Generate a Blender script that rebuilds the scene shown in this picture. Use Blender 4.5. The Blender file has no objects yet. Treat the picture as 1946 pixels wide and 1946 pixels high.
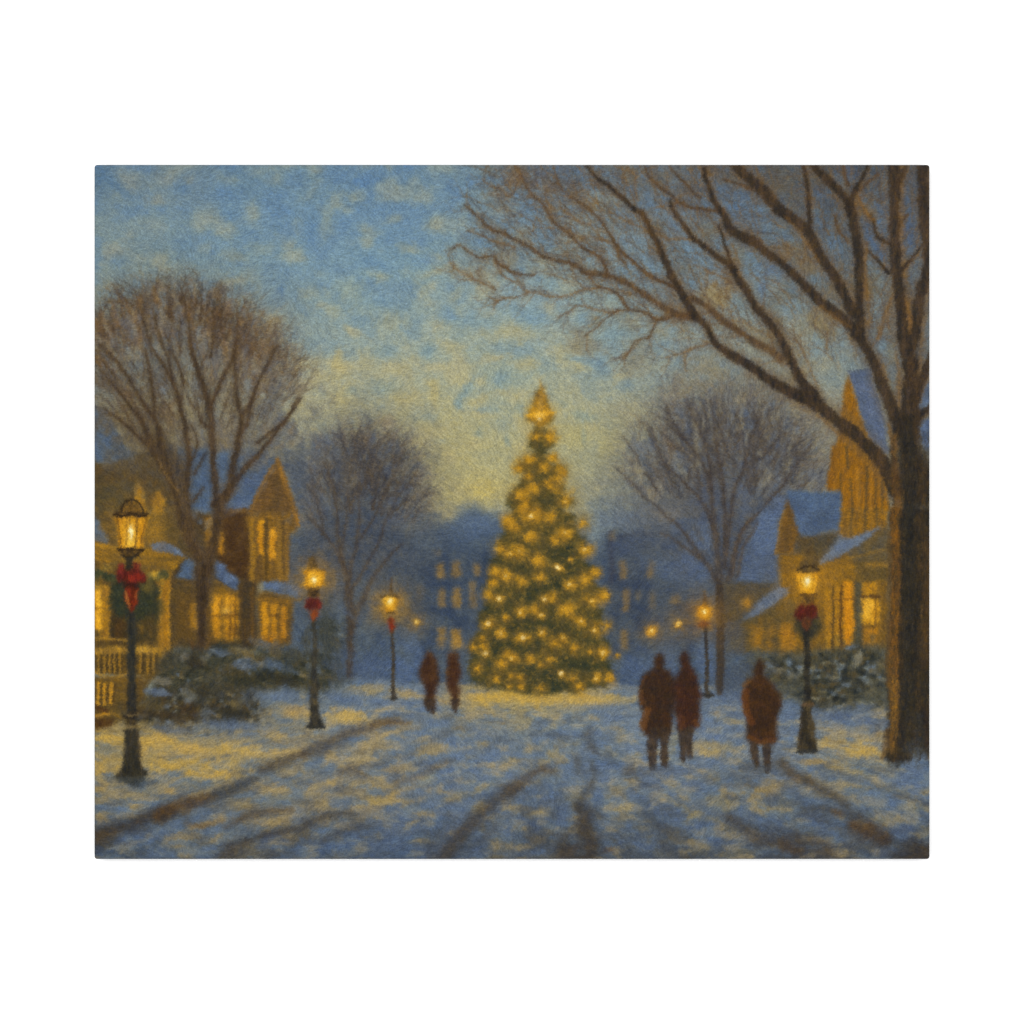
import math
import numpy as np

# ======================================================================
#  PAINTER: lays the picture printed on the canvas, in millimetre-like
#  picture units (u, v) measured on the 1589 x 1321 unit canvas face.
# ======================================================================
X0, Y0, X1, Y1 = 178.5, 312.3, 1767.5, 1633.5
S = 0.75                                   # vertices per picture unit
NX, NY = int((X1 - X0) * S) + 1, int((Y1 - Y0) * S) + 1
rng = np.random.default_rng(7)
GX, GY = np.meshgrid(np.linspace(X0, X1, NX, dtype=np.float32), np.linspace(Y0, Y1, NY, dtype=np.float32))
img = np.zeros((NY, NX, 3), np.float32)
idm = np.zeros((NY, NX), np.int16)
REG = []                                   # id -> (name, parent id or None, label)


def reg(name, parent=None, label=None):
    REG.append((name, parent, label))
    return len(REG) - 1


def C(r, g, b):
    return np.array((r, g, b), np.float32) / 255.0


def up(a, ny, nx, oy=0.0, ox=0.0):
    """smooth upsample of a small random grid"""
    h, w = a.shape
    y = np.linspace(0, h - 1.001, ny); x = np.linspace(0, w - 1.001, nx)
    yi = y.astype(int); xi = x.astype(int)
    fy = (y - yi); fx = (x - xi)
    fy = (fy * fy * (3 - 2 * fy))[:, None]; fx = (fx * fx * (3 - 2 * fx))[None, :]
    y1 = np.minimum(yi + 1, h - 1); x1 = np.minimum(xi + 1, w - 1)
    t = a[yi][:, xi] * (1 - fx) + a[yi][:, x1] * fx
    b = a[y1][:, xi] * (1 - fx) + a[y1][:, x1] * fx
    return (t * (1 - fy) + b * fy).astype(np.float32)


def noise(wx, wy=None, oct=3, gain=0.55):
    """value noise over the whole face; wx, wy = wavelength in picture units; about -1..1"""
    wy = wy or wx
    out = np.zeros((NY, NX), np.float32); amp = 1.0; tot = 0
    for o in range(oct):
        h = max(3, int((Y1 - Y0) / wy) + 2); w = max(3, int((X1 - X0) / wx) + 2)
        if h > NY * 1.2 or w > NX * 1.2:
            break
        out += amp * up(rng.uniform(-1, 1, (h, w)), NY, NX); tot += amp * amp
        amp *= gain; wx /= 2.0; wy /= 2.0
    return out / math.sqrt(tot) * 1.6


N6, N12, N25, N50, N110 = noise(6, oct=2), noise(12, oct=2), noise(25), noise(50), noise(110, oct=4)
NV = noise(7, 30, 3)                       # upright fibres
NH = noise(40, 10, 3)                      # level streaks
SMOOTH = {'6': N6, '12': N12, '25': N25, '50': N50, '110': N110, 'v': NV, 'h': NH}


def sl(x0, y0, x1, y1):
    i0 = max(0, int((x0 - X0) * S)); i1 = min(NX, int((x1 - X0) * S) + 2)
    j0 = max(0, int((y0 - Y0) * S)); j1 = min(NY, int((y1 - Y0) * S) + 2)
    if i1 <= i0 or j1 <= j0:
        return None
    return slice(j0, j1), slice(i0, i1)


def blur(m, s):
    s *= S
    if s < 0.3:
        return m
    r = int(math.ceil(2.5 * s)); k = np.exp(-0.5 * (np.arange(-r, r + 1) / s) ** 2); k /= k.sum()
    p = np.pad(m, ((r, r), (0, 0)), mode='edge'); o = np.zeros_like(m)
    for t, kv in enumerate(k):
        o += kv * p[t:t + m.shape[0]]
    p = np.pad(o, ((0, 0), (r, r)), mode='edge'); o = np.zeros_like(m)
    for t, kv in enumerate(k):
        o += kv * p[:, t:t + m.shape[1]]
    return o.astype(np.float32)


def lay(s, a, c1, c2=None, nz='12', gain=0.9, bias=0.0, pid=None, thr=0.5):
    """blend colour (mottled between c1 and c2) with coverage a into slice s"""
    if c2 is None:
        col = c1
    else:
        t = np.clip(0.5 + bias + 0.5 * gain * SMOOTH[nz][s], 0, 1)[..., None]
        col = c1 * (1 - t) + c2 * t
    img[s] = img[s] * (1 - a[..., None]) + col * a[..., None]
    if pid is not None:
        v = idm[s]; v[a > thr] = pid


def poly(pts, c1, c2=None, soft=1.5, alpha=1.0, pid=None, nz='12', gain=0.9, rag=0.0, bias=0.0, thr=0.5):
    p = np.array(pts, np.float32); e = 3 * soft + 2 + abs(rag) * 2
    s = sl(p[:, 0].min() - e, p[:, 1].min() - e, p[:, 0].max() + e, p[:, 1].max() + e)
    if s is None:
        return
    x = GX[s]; y = GY[s]
    if rag:
        x = x + rag * N12[s]; y = y + rag * N25[s]
    m = np.zeros(x.shape, bool); n = len(p)
    for i in range(n):
        ax, ay = p[i]; bx, by = p[(i + 1) % n]
        if ay == by:
            continue
        c = ((ay > y) != (by > y)) & (x < (bx - ax) * (y - ay) / (by - ay) + ax)
        m ^= c
    lay(s, blur(m.astype(np.float32), soft) * alpha, c1, c2, nz, gain, bias, pid, thr)


def blob(x, y, rx, ry, c1, alpha=1.0, ang=0.0, hard=1.0, c2=None, pid=None, nz='12', rag=0.3, thr=0.5):
    """soft ellipse; hard=1 gaussian-like, larger = flatter with a sharper edge"""
    R = max(rx, ry) * 2.2
    s = sl(x - R, y - R, x + R, y + R)
    if s is None:
        return
    ca, sa = math.cos(math.radians(ang)), math.sin(math.radians(ang))
    dx = GX[s] - x; dy = GY[s] - y
    u = (dx * ca + dy * sa) / rx; v = (-dx * sa + dy * ca) / ry
    d = u * u + v * v
    d = d * np.exp(np.clip(rag * (N12[s] + N25[s]), -0.9, 0.9))
    a = np.exp(-0.69 * np.maximum(d, 0) ** hard) * alpha
    lay(s, a.astype(np.float32), c1, c2, nz, 0.9, 0.0, pid, thr)


def glow(x, y, r, c, k):
    s = sl(x - 3 * r, y - 3 * r, x + 3 * r, y + 3 * r)
    if s is None:
        return
    d = ((GX[s] - x) ** 2 + (GY[s] - y) ** 2) / (r * r)
    a = (k * np.exp(-d) * (1 + 0.25 * N12[s]))[..., None]
    a = np.clip(a, 0, 1)
    img[s] = img[s] * (1 - a) + c * a


def smooth_path(pts, n=6):
    p = np.array(pts, float)
    if len(p) < 3:
        return p
    q = np.vstack([2 * p[0] - p[1], p, 2 * p[-1] - p[-2]]); out = []
    for i in range(1, len(q) - 2):
        for t in np.linspace(0, 1, n, endpoint=False):
            a, b, c, d = q[i - 1], q[i], q[i + 1], q[i + 2]
            out.append(0.5 * (2 * b + (c - a) * t + (2 * a - 5 * b + 4 * c - d) * t * t + (3 * b - a - 3 * c + d) * t ** 3))
    out.append(p[-1])
    return np.array(out)


def stroke(pts, w, c1, c2=None, soft=1.2, alpha=1.0, pid=None, nz='12', gain=0.9, curve=True, wob=0.0, thr=0.5, off=(0, 0), bias=0.0):
    """a tapered brush stroke; w = full widths at the given points (or start, end)"""
    p0 = np.array(pts, float) + np.array(off)
    p = smooth_path(p0) if curve else p0
    w = np.atleast_1d(np.array(w, float))
    ws = np.interp(np.linspace(0, 1, len(p)), np.linspace(0, 1, len(w)), w) * 0.5
    if wob:
        ws = ws * (1 + wob * rng.uniform(-1, 1, len(ws)))
    e = ws.max() + soft + 2
    s = sl(p[:, 0].min() - e, p[:, 1].min() - e, p[:, 0].max() + e, p[:, 1].max() + e)
    if s is None:
        return
    j0, i0 = s[0].start, s[1].start
    m = np.zeros((s[0].stop - j0, s[1].stop - i0), np.float32)
    for k in range(len(p) - 1):
        ax, ay = p[k]; bx, by = p[k + 1]
        ee = max(ws[k], ws[k + 1]) + soft + 1
        q = sl(min(ax, bx) - ee, min(ay, by) - ee, max(ax, bx) + ee, max(ay, by) + ee)
        if q is None:
            continue
        dx, dy = bx - ax, by - ay; L = dx * dx + dy * dy + 1e-6
        X = GX[q] - ax; Y = GY[q] - ay
        t = np.clip((X * dx + Y * dy) / L, 0, 1)
        d = np.sqrt((X - t * dx) ** 2 + (Y - t * dy) ** 2)
        a = np.clip((ws[k] + (ws[k + 1] - ws[k]) * t - d) / (soft * 1.6) + 0.5, 0, 1)
        b = (slice(q[0].start - j0, q[0].stop - j0), slice(q[1].start - i0, q[1].stop - i0))
        m[b] = np.maximum(m[b], a)
    lay(s, m * alpha, c1, c2, nz, gain, bias, pid, thr)


OX = (178, 578, 978, 1378); OY = (312, 642, 972, 1302); Z = 4.83


def T(c, r, *pts):
    """study-sheet coordinates -> picture units"""
    return [(OX[c] + x / Z, OY[r] + y / Z) for x, y in pts]


def field(cps, sig):
    """smooth colour field through control points"""
    g = 8; ys = np.arange(Y0, Y1 + g, g); xs = np.arange(X0, X1 + g, g)
    xx, yy = np.meshgrid(xs, ys); num = np.zeros(xx.shape + (3,)); den = np.zeros(xx.shape)
    for x, y, c in cps:
        w = np.exp(-((xx - x) ** 2 + ((yy - y) * 1.25) ** 2) / (2 * sig * sig)) + 1e-9
        num += w[..., None] * C(*c); den += w
    f = num / den[..., None]
    return np.stack([up(f[..., k], NY, NX) for k in range(3)], -1)


def twig(x, y, ang, L, w, c1, c2, alpha=0.7, bend=0.5, pid=None, soft=0.9, kids=0, thr=0.5):
    n = 4; p = [(x, y)]; a = ang
    for k in range(n):
        a += rng.normal(0, bend * 0.35)
        x += math.cos(a) * L / n; y += math.sin(a) * L / n
        p.append((x, y))
        if kids and k >= 1 and rng.random() < 0.8:
            twig(x, y, a + rng.choice((-1, 1)) * rng.uniform(0.3, 0.8), L * rng.uniform(0.35, 0.6), w * 0.65, c1, c2, alpha * 0.85, bend, pid, soft, kids - 1, thr)
    stroke(p, (w, w * 0.35), c1, c2, soft=soft, alpha=alpha, pid=pid, curve=False, thr=thr)


# ----------------------------------------------------------------------
#  names of everything the picture shows
# ----------------------------------------------------------------------
sky = reg('painted_sky', None, 'blue evening sky with cream clouds, yellow near the horizon')
snow = reg('painted_snow', None, 'trodden snow of the lane in blue and cream strokes')
track = snow
lit = snow
hill = reg('painted_treeline', None, 'hazy dark blue treeline to the left of the spruce')
hill_b = reg('painted_treeline', None, 'hazy dark blue treeline to the right of the spruce')
town = reg('painted_town_house', None, 'distant blue house left of the spruce with rows of dim lit windows')
town_b = reg('painted_town_house', None, 'distant blue house right of the spruce with a few dim windows')

# ---------------- sky ----------------
SK = []
def row(y, *xc):
    for i in range(0, len(xc), 2):
        SK.append((xc[i], y, xc[i + 1]))
row(330, 200, (88, 122, 158), 265, (122, 138, 146), 350, (110, 134, 156), 450, (100, 134, 166), 600, (112, 142, 164), 700, (100, 136, 174), 850, (108, 140, 168), 950, (118, 138, 150), 1050, (94, 114, 144), 1200, (96, 114, 140), 1350, (90, 104, 126), 1500, (80, 92, 112), 1600, (72, 82, 98), 1720, (72, 86, 112))
row(420, 200, (124, 144, 154), 300, (118, 145, 164), 450, (110, 144, 176), 600, (108, 144, 178), 750, (106, 142, 178), 900, (116, 146, 170), 1000, (108, 132, 158), 1100, (116, 136, 154), 1250, (110, 130, 152), 1400, (96, 114, 142), 1550, (86, 102, 126), 1700, (82, 100, 130))
row(500, 200, (130, 150, 154), 300, (120, 148, 164), 450, (118, 150, 172), 600, (118, 152, 178), 750, (116, 152, 178), 900, (128, 154, 166), 1050, (132, 152, 158), 1200, (124, 144, 158), 1350, (114, 132, 150), 1500, (104, 120, 140), 1650, (98, 112, 128))
row(570, 200, (142, 156, 150), 300, (142, 154, 146), 450, (138, 157, 160), 600, (130, 157, 170), 750, (140, 160, 160), 900, (140, 160, 164), 1000, (134, 157, 170), 1150, (138, 156, 156), 1300, (130, 144, 150), 1450, (124, 136, 140), 1650, (112, 120, 124))
row(640, 300, (140, 148, 140), 450, (146, 156, 148), 550, (150, 162, 152), 650, (142, 162, 164), 800, (152, 164, 152), 900, (152, 164, 150), 1000, (146, 162, 158), 1100, (140, 158, 160), 1250, (134, 150, 152), 1400, (140, 147, 138), 1550, (142, 146, 134), 1700, (110, 118, 124))
row(720, 500, (158, 160, 140), 650, (164, 166, 138), 800, (158, 166, 145), 900, (152, 164, 150), 980, (146, 162, 152), 1100, (162, 165, 138), 1200, (148, 160, 150), 1300, (140, 150, 145), 1450, (138, 140, 126), 1550, (152, 152, 128), 1700, (110, 116, 120))
row(800, 400, (160, 154, 120), 600, (165, 162, 128), 750, (170, 166, 126), 850, (172, 168, 125), 950, (152, 162, 145), 1100, (162, 164, 132), 1200, (168, 164, 124), 1400, (150, 148, 130), 1600, (150, 148, 125))
row(870, 400, (165, 155, 112), 700, (172, 164, 118), 800, (176, 168, 116), 900, (176, 168, 116), 980, (168, 165, 124), 1120, (172, 166, 116), 1180, (152, 157, 135), 1400, (140, 140, 130), 1560, (150, 145, 120))
row(945, 500, (160, 150, 110), 850, (186, 171, 106), 920, (184, 170, 104), 980, (168, 162, 118), 1100, (150, 153, 128), 1150, (124, 134, 140), 1300, (120, 125, 130), 1500, (125, 125, 120))
img[:] = field(SK, 46)
_gl = np.exp(-((GX - 900) / 330) ** 2 - ((GY - 900) / 170) ** 2)[..., None]
img[:] = img * (1 - 0.45 * _gl) + C(188, 174, 106) * (0.45 * _gl)
idm[:] = sky
# broken cloud strokes: cream dabs and blue gaps, densest in the middle band
pn = 0.75 * noise(44, 30, 3) + 0.35 * noise(95, 60, 2)
edge = blur(np.clip((pn - 0.22) / 0.7, 0, 1), 3) * 1.0 * np.clip((1010 - GX) / 420 + 0.85, 0.25, 1)
wa = np.clip((GY - 330) / 420, 0, 1)[..., None]
cream = (C(152, 156, 140) * (1 - wa) + C(188, 174, 116) * wa)
img[:] = img * (1 - 0.62 * edge[..., None]) + cream * (0.62 * edge[..., None])
edge = blur(np.clip((-pn - 0.28) / 0.6, 0, 1), 3) * 1.0 * np.clip((940 - GY) / 420, 0, 1)
img[:] = img * (1 - 0.62 * edge[..., None]) + (C(92, 132, 182) * (1 - wa) + C(118, 146, 166) * wa) * (0.62 * edge[..., None])
for a in [  # dabs seen one by one
    (0, 0, 300, 130, 120, 80, 40, (142, 146, 138)), (0, 0, 690, 150, 70, 40, -10, (140, 146, 140)), (0, 0, 590, 335, 60, 45, -30, (150, 150, 134)), (0, 0, 880, 150, 40, 60, 40, (140, 146, 140)),
    (0, 0, 1100, 445, 75, 75, 0, (140, 148, 140)), (0, 0, 170, 800, 130, 70, -35, (160, 158, 132)), (0, 0, 520, 580, 110, 90, 0, (136, 150, 150)), (0, 0, 1250, 840, 100, 70, 0, (148, 158, 144)),
    (0, 0, 1550, 780, 130, 60, 0, (142, 156, 148)), (0, 0, 1800, 740, 60, 45, 0, (158, 156, 128)), (0, 0, 1000, 770, 80, 50, 0, (146, 156, 146)), (0, 0, 1340, 1065, 80, 35, -10, (164, 158, 122)), (0, 0, 120, 1130, 90, 35, -5, (160, 156, 122)),
    (0, 0, 1470, 440, 60, 30, 40, (140, 150, 142)), (1, 0, 200, 540, 50, 130, 10, (144, 154, 142)), (1, 0, 460, 320, 60, 28, -10, (140, 150, 142)), (1, 0, 830, 260, 120, 50, -10, (132, 144, 144)), (1, 0, 840, 490, 60, 40, 0, (146, 152, 138)),
    (1, 0, 1220, 560, 60, 60, 0, (152, 154, 132)), (1, 0, 980, 780, 90, 40, 10, (156, 156, 130)), (1, 0, 700, 1030, 80, 45, 20, (164, 162, 126)), (1, 0, 1190, 990, 110, 45, -12, (166, 162, 122)), (1, 0, 90, 1190, 110, 50, 0, (156, 162, 140)),
    (1, 0, 420, 1160, 120, 90, 20, (152, 162, 142)), (1, 0, 1080, 1200, 60, 70, 0, (164, 162, 128)), (1, 0, 1380, 1210, 60, 60, 0, (166, 164, 128)), (1, 0, 790, 1430, 120, 100, 30, (164, 162, 126)), (1, 0, 280, 1370, 90, 70, 0, (162, 164, 134)),
    (1, 0, 450, 1530, 110, 35, 25, (180, 168, 116)), (1, 0, 1420, 1360, 50, 60, 0, (160, 164, 136)), (1, 0, 1880, 1540, 150, 80, 0, (182, 172, 118)), (1, 0, 130, 50, 70, 35, -10, (140, 146, 136)),
    (1, 1, 310, 260, 70, 130, 0, (190, 172, 104)), (1, 1, 560, 230, 90, 80, 0, (176, 168, 120)), (1, 1, 1200, 470, 60, 110, -15, (192, 172, 100)), (1, 1, 880, 540, 110, 60, 20, (188, 170, 104)), (1, 1, 1330, 70, 130, 50, 10, (176, 168, 120)),
    (1, 1, 1780, 180, 110, 40, -10, (180, 168, 116)), (1, 1, 1590, 580, 90, 30, -30, (186, 170, 108)), (1, 1, 360, 560, 80, 110, 0, (184, 170, 106)), (2, 1, 600, 260, 100, 28, 20, (180, 170, 116)), (2, 1, 420, 150, 40, 70, 0, (176, 168, 118)),
    (2, 1, 970, 350, 70, 25, -5, (182, 168, 112)), (2, 1, 100, 240, 110, 40, 0, (178, 168, 116)), (2, 1, 560, 900, 120, 90, 0, (184, 172, 106)), (2, 1, 850, 970, 120, 120, 0, (180, 170, 106)), (1, 1, 1650, 1400, 130, 80, 0, (196, 174, 92)),
    (2, 0, 320, 1330, 60, 80, 0, (168, 162, 124)), (2, 0, 60, 1520, 120, 60, 20, (180, 170, 118)), (2, 0, 1850, 1200, 110, 90, 0, (158, 148, 108))]:
    x, y = T(a[0], a[1], (a[2], a[3]))[0]
    blob(x, y, a[4] / Z, a[5] / Z, C(*a[7]), 0.62, a[6], 1.3, rag=0.5)
for a in [  # blue gaps
    (0, 0, 90, 100, 120, 70, 35, (84, 122, 166)), (0, 0, 250, 230, 150, 30, 42, (88, 126, 170)), (0, 0, 800, 210, 80, 50, 0, (92, 130, 172)), (0, 0, 1280, 490, 200, 60, 40, (98, 138, 180)), (0, 0, 850, 780, 130, 90, -30, (104, 140, 172)),
    (0, 0, 1800, 600, 100, 70, -40, (96, 136, 182)), (0, 0, 440, 740, 90, 90, 0, (104, 138, 170)), (0, 0, 980, 1050, 50, 40, -30, (108, 140, 168)), (0, 0, 1722, 1150, 24, 45, 12, (76, 120, 180)), (0, 0, 1690, 1150, 26, 12, 0, (84, 124, 178)),
    (0, 0, 230, 1190, 90, 40, 0, (108, 142, 172)), (0, 0, 230, 890, 60, 40, 0, (100, 136, 176)), (1, 0, 520, 170, 80, 30, 5, (88, 130, 184)), (1, 0, 230, 80, 60, 80, 10, (92, 132, 180)), (1, 0, 640, 920, 140, 50, 20, (96, 138, 184)),
    (1, 0, 700, 1260, 130, 60, 10, (108, 146, 180)), (1, 0, 1330, 1380, 120, 60, 20, (108, 146, 184)), (1, 0, 1600, 1440, 130, 50, 10, (108, 148, 186)), (1, 0, 1340, 400, 70, 90, 0, (98, 136, 178)), (1, 0, 1520, 660, 90, 70, 40, (100, 140, 186)), (1, 0, 60, 580, 60, 120, 0, (98, 138, 182)),
    (1, 0, 160, 960, 110, 60, 0, (108, 144, 178)), (1, 0, 1130, 880, 90, 40, 0, (106, 142, 180)), (1, 1, 1130, 110, 70, 60, -30, (112, 148, 172)), (1, 1, 690, 130, 80, 40, 0, (122, 152, 168)), (1, 1, 430, 490, 60, 40, 0, (126, 152, 158)), (1, 1, 740, 460, 120, 50, 10, (128, 152, 154)),
    (1, 1, 1500, 480, 140, 30, -55, (110, 146, 172)), (1, 1, 1630, 660, 100, 26, 0, (100, 142, 182)), (1, 1, 1830, 360, 70, 60, -40, (112, 146, 170)), (1, 1, 1420, 620, 50, 40, 0, (114, 148, 170)), (1, 1, 1130, 740, 90, 28, -10, (140, 156, 148)), (1, 1, 1600, 870, 30, 30, 0, (124, 152, 160)),
    (1, 1, 1860, 940, 30, 50, 0, (120, 150, 160)), (1, 1, 1260, 940, 60, 20, 0, (142, 156, 144)), (2, 1, 790, 230, 80, 130, -20, (98, 138, 180)), (2, 1, 580, 195, 100, 24, 10, (108, 146, 178)), (2, 1, 1010, 440, 90, 45, -10, (104, 140, 174)), (2, 1, 620, 720, 150, 40, 12, (126, 154, 158)),
    (2, 1, 50, 640, 80, 60, 0, (120, 152, 164)), (2, 1, 450, 610, 50, 60, -40, (134, 156, 152)), (2, 1, 640, 900, 20, 90, 0, (134, 156, 146)), (2, 0, 100, 410, 120, 70, 0, (96, 130, 172)), (2, 0, 130, 1400, 150, 80, 20, (120, 154, 178)),
    (2, 0, 860, 90, 120, 40, 10, (92, 116, 150)), (2, 0, 1850, 180, 90, 60, 20, (88, 120, 166)), (2, 0, 1300, 360, 160, 50, -5, (96, 122, 158)), (2, 0, 600, 400, 150, 45, 28, (94, 128, 168)), (2, 0, 1000, 700, 110, 40, 0, (108, 132, 160)), (2, 0, 1500, 780, 180, 60, 15, (104, 136, 168)),
    (2, 0, 230, 620, 120, 70, 40, (106, 138, 172)), (2, 0, 1440, 560, 70, 30, 0, (90, 114, 154)), (2, 0, 640, 1080, 100, 35, 10, (118, 144, 164)), (2, 0, 830, 1060, 120, 26, 20, (104, 136, 172)), (2, 0, 340, 1090, 100, 50, 0, (130, 154, 162)), (2, 0, 1620, 1070, 70, 50, -20, (100, 138, 180)),
    (2, 0, 760, 1230, 230, 50, 0, (132, 152, 156)), (2, 0, 640, 1420, 110, 40, 0, (118, 150, 176)), (2, 0, 960, 1540, 170, 60, -15, (126, 152, 164)), (2, 0, 1760, 1340, 90, 40, 20, (112, 144, 178)),
    (3, 0, 60, 400, 60, 50, 50, (84, 118, 168)), (3, 0, 210, 430, 90, 80, 0, (92, 118, 152)), (3, 0, 880, 260, 60, 90, 0, (78, 90, 122)), (3, 0, 970, 760, 60, 90, -25, (92, 128, 174)), (3, 0, 1330, 640, 60, 90, -20, (78, 102, 150)), (3, 0, 1430, 450, 45, 160, 0, (84, 108, 150)), (3, 0, 1430, 840, 45, 80, 0, (76, 100, 148)),
    (3, 0, 1690, 300, 55, 160, 0, (84, 104, 140)), (3, 0, 1690, 650, 55, 110, 10, (76, 94, 138)), (3, 0, 1700, 1060, 40, 90, 10, (84, 108, 146)), (3, 0, 1340, 320, 50, 50, 0, (92, 122, 158)), (3, 0, 440, 970, 90, 45, 30, (92, 118, 164)), (3, 0, 345, 1130, 50, 100, 0, (88, 122, 178)), (3, 0, 640, 1330, 130, 60, 0, (112, 136, 156)),
    (3, 0, 120, 1290, 90, 60, 30, (120, 142, 154)), (3, 0, 470, 620, 90, 110, 30, (102, 122, 142)), (3, 0, 200, 900, 80, 90, 0, (110, 130, 148)), (3, 0, 820, 1070, 80, 50, 40, (108, 136, 160)), (3, 0, 1380, 1330, 40, 100, 0, (118, 138, 150)), (3, 0, 1330, 960, 30, 130, -10, (118, 134, 140)), (3, 0, 1080, 40, 70, 60, 0, (74, 90, 132)), (3, 0, 1160, 60, 50, 60, 0, (76, 92, 134))]:
    x, y = T(a[0], a[1], (a[2], a[3]))[0]
    blob(x, y, a[4] / Z, a[5] / Z, C(*a[7]), 0.6 if y < 640 else 0.42, a[6], 1.1, rag=0.4)

# ---------------- far treeline and town ----------------
poly([(560, 1010), (620, 990), (700, 980), (780, 975), (822, 992), (850, 988), (880, 966), (905, 964), (935, 974), (960, 985), (1010, 1000), (1090, 1000), (1125, 1020), (1150, 1012), (1172, 1010), (1240, 1000), (1330, 1010), (1480, 1010), (1600, 1060), (1600, 1330), (500, 1330), (500, 1080)],
     C(66, 84, 118), C(86, 98, 116), soft=11, pid=hill, nz='25', rag=5)
blob(900, 995, 60, 22, C(92, 112, 148), 0.8, rag=0.4)
blob(790, 1030, 22, 14, C(80, 112, 158), 0.7)
blob(1130, 1010, 24, 30, C(116, 132, 146), 0.75, rag=0.4)
blob(1175, 985, 50, 16, C(108, 124, 150), 0.7)
blob(850, 978, 15, 10, C(182, 168, 112), 0.9)
blob(1205, 990, 40, 18, C(92, 108, 142), 0.7)
blob(1260, 975, 40, 20, C(126, 124, 122), 0.6)
poly(T(1, 2, (1060, 420), (1180, 380), (1480, 360), (1932, 380), (1932, 1330), (1000, 1330), (960, 640)), C(58, 72, 102), C(78, 88, 106), soft=9, pid=town, alpha=0.88, nz='25', rag=4)
poly(T(2, 2, (840, 240), (960, 200), (1250, 220), (1320, 400), (1300, 650), (1500, 700), (1640, 740), (1640, 1330), (860, 1330)), C(56, 68, 98), C(78, 86, 102), soft=9, pid=town_b, alpha=0.88, nz='25', rag=4)
stroke(T(2, 2, (960, 240), (1100, 200), (1280, 215)), 6, C(56, 62, 88), soft=4, alpha=0.6, pid=town_b)
stroke(T(2, 2, (880, 200), (890, 420), (890, 640)), 10, C(66, 66, 84), soft=4, alpha=0.6, pid=town_b)
blob(*T(2, 2, (1420, 520))[0], 40, 13, C(88, 112, 158), 0.8, 22)
blob(*T(2, 2, (1560, 600))[0], 36, 11, C(84, 106, 152), 0.8, 18)
blob(*T(2, 2, (1010, 340))[0], 24, 14, C(66, 84, 130), 0.6)
for c, x, y, w, h, k in [(1, 1260, 540, 75, 150, .85), (1, 1390, 530, 90, 150, .75), (1, 1585, 525, 65, 120, .7), (1, 1265, 790, 70, 170, .7), (1, 1400, 790, 75, 190, .85), (1, 1545, 770, 60, 250, .6), (1, 1265, 1160, 80, 190, .85), (1, 1395, 1170, 90, 190, .9), (1, 1225, 385, 60, 50, .45), (1, 1065, 740, 80, 130, .3),
                         (2, 990, 540, 70, 160, .75), (2, 1250, 540, 60, 160, .7), (2, 1025, 810, 60, 210, .7), (2, 1130, 770, 60, 90, .4), (2, 1265, 820, 60, 170, .4), (2, 1480, 810, 90, 90, .55), (2, 1010, 1180, 70, 200, .65), (2, 900, 230, 50, 90, .4)]:
    x, y = T(c, 2, (x, y))[0]; w /= Z; h /= Z
    wd = reg('window', town if c == 1 else town_b)
    poly([(x - w / 2, y - h / 2), (x + w / 2, y - h / 2), (x + w / 2, y + h / 2), (x - w / 2, y + h / 2)], C(172, 128, 48), C(136, 104, 52), soft=3.4, alpha=k, nz='6', pid=wd, rag=1.5, thr=0.28)
blob(*T(1, 2, (1395, 1200))[0], 9, 12, C(200, 142, 40), 0.6)

# ---------------- ground ----------------
GR = []
for y, *xc in [(1315, 300, (120, 118, 105), 600, (118, 124, 126), 800, (112, 122, 140), 900, (170, 145, 84), 1000, (188, 156, 66), 1100, (184, 154, 74), 1200, (130, 130, 126), 1330, (98, 108, 122), 1450, (92, 110, 146), 1560, (92, 112, 152), 1720, (80, 90, 110)),
               (1360, 200, (130, 110, 60), 400, (96, 108, 130), 560, (128, 126, 112), 660, (106, 124, 156), 780, (108, 122, 146), 900, (136, 132, 112), 1000, (160, 146, 98), 1100, (120, 130, 142), 1200, (112, 128, 154), 1360, (106, 124, 158), 1480, (100, 118, 152), 1600, (92, 112, 154), 1720, (94, 104, 124)),
               (1410, 200, (176, 142, 66), 400, (160, 140, 90), 560, (140, 132, 108), 700, (146, 134, 102), 820, (110, 120, 138), 950, (110, 124, 150), 1050, (122, 130, 136), 1200, (112, 128, 156), 1350, (112, 124, 146), 1500, (116, 124, 140), 1600, (158, 140, 92), 1720, (112, 118, 128)),
               (1460, 200, (160, 138, 84), 350, (172, 146, 78), 500, (140, 132, 106), 650, (112, 118, 128), 800, (114, 122, 138), 950, (104, 122, 156), 1100, (104, 122, 154), 1250, (104, 122, 158), 1400, (108, 122, 150), 1500, (104, 120, 152), 1620, (140, 134, 110), 1740, (102, 122, 158)),
               (1520, 200, (124, 126, 120), 350, (96, 106, 124), 500, (122, 122, 116), 650, (138, 128, 104), 800, (112, 122, 142), 950, (104, 122, 154), 1100, (104, 120, 150), 1250, (102, 120, 152), 1400, (126, 126, 122), 1550, (96, 112, 142), 1700, (102, 122, 160)),
               (1570, 200, (88, 96, 112), 350, (100, 110, 128), 500, (112, 114, 116), 650, (92, 106, 136), 800, (100, 116, 150), 950, (90, 106, 138), 1100, (98, 110, 132), 1250, (98, 114, 144), 1400, (92, 108, 140), 1550, (88, 98, 118), 1700, (88, 100, 124)),
               (1625, 200, (74, 94, 130), 350, (92, 104, 124), 500, (88, 96, 112), 650, (78, 98, 136), 800, (80, 98, 134), 950, (88, 98, 118), 1100, (84, 92, 108), 1250, (84, 100, 130), 1400, (84, 92, 110), 1550, (78, 78, 84), 1720, (74, 72, 72))]:
    for i in range(0, len(xc), 2):
        GR.append((xc[i], y, xc[i + 1]))
gf = field(GR, 40)
VX, VY = 1010.0, 1262.0
dd = np.maximum(GY - VY, 8)
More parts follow.
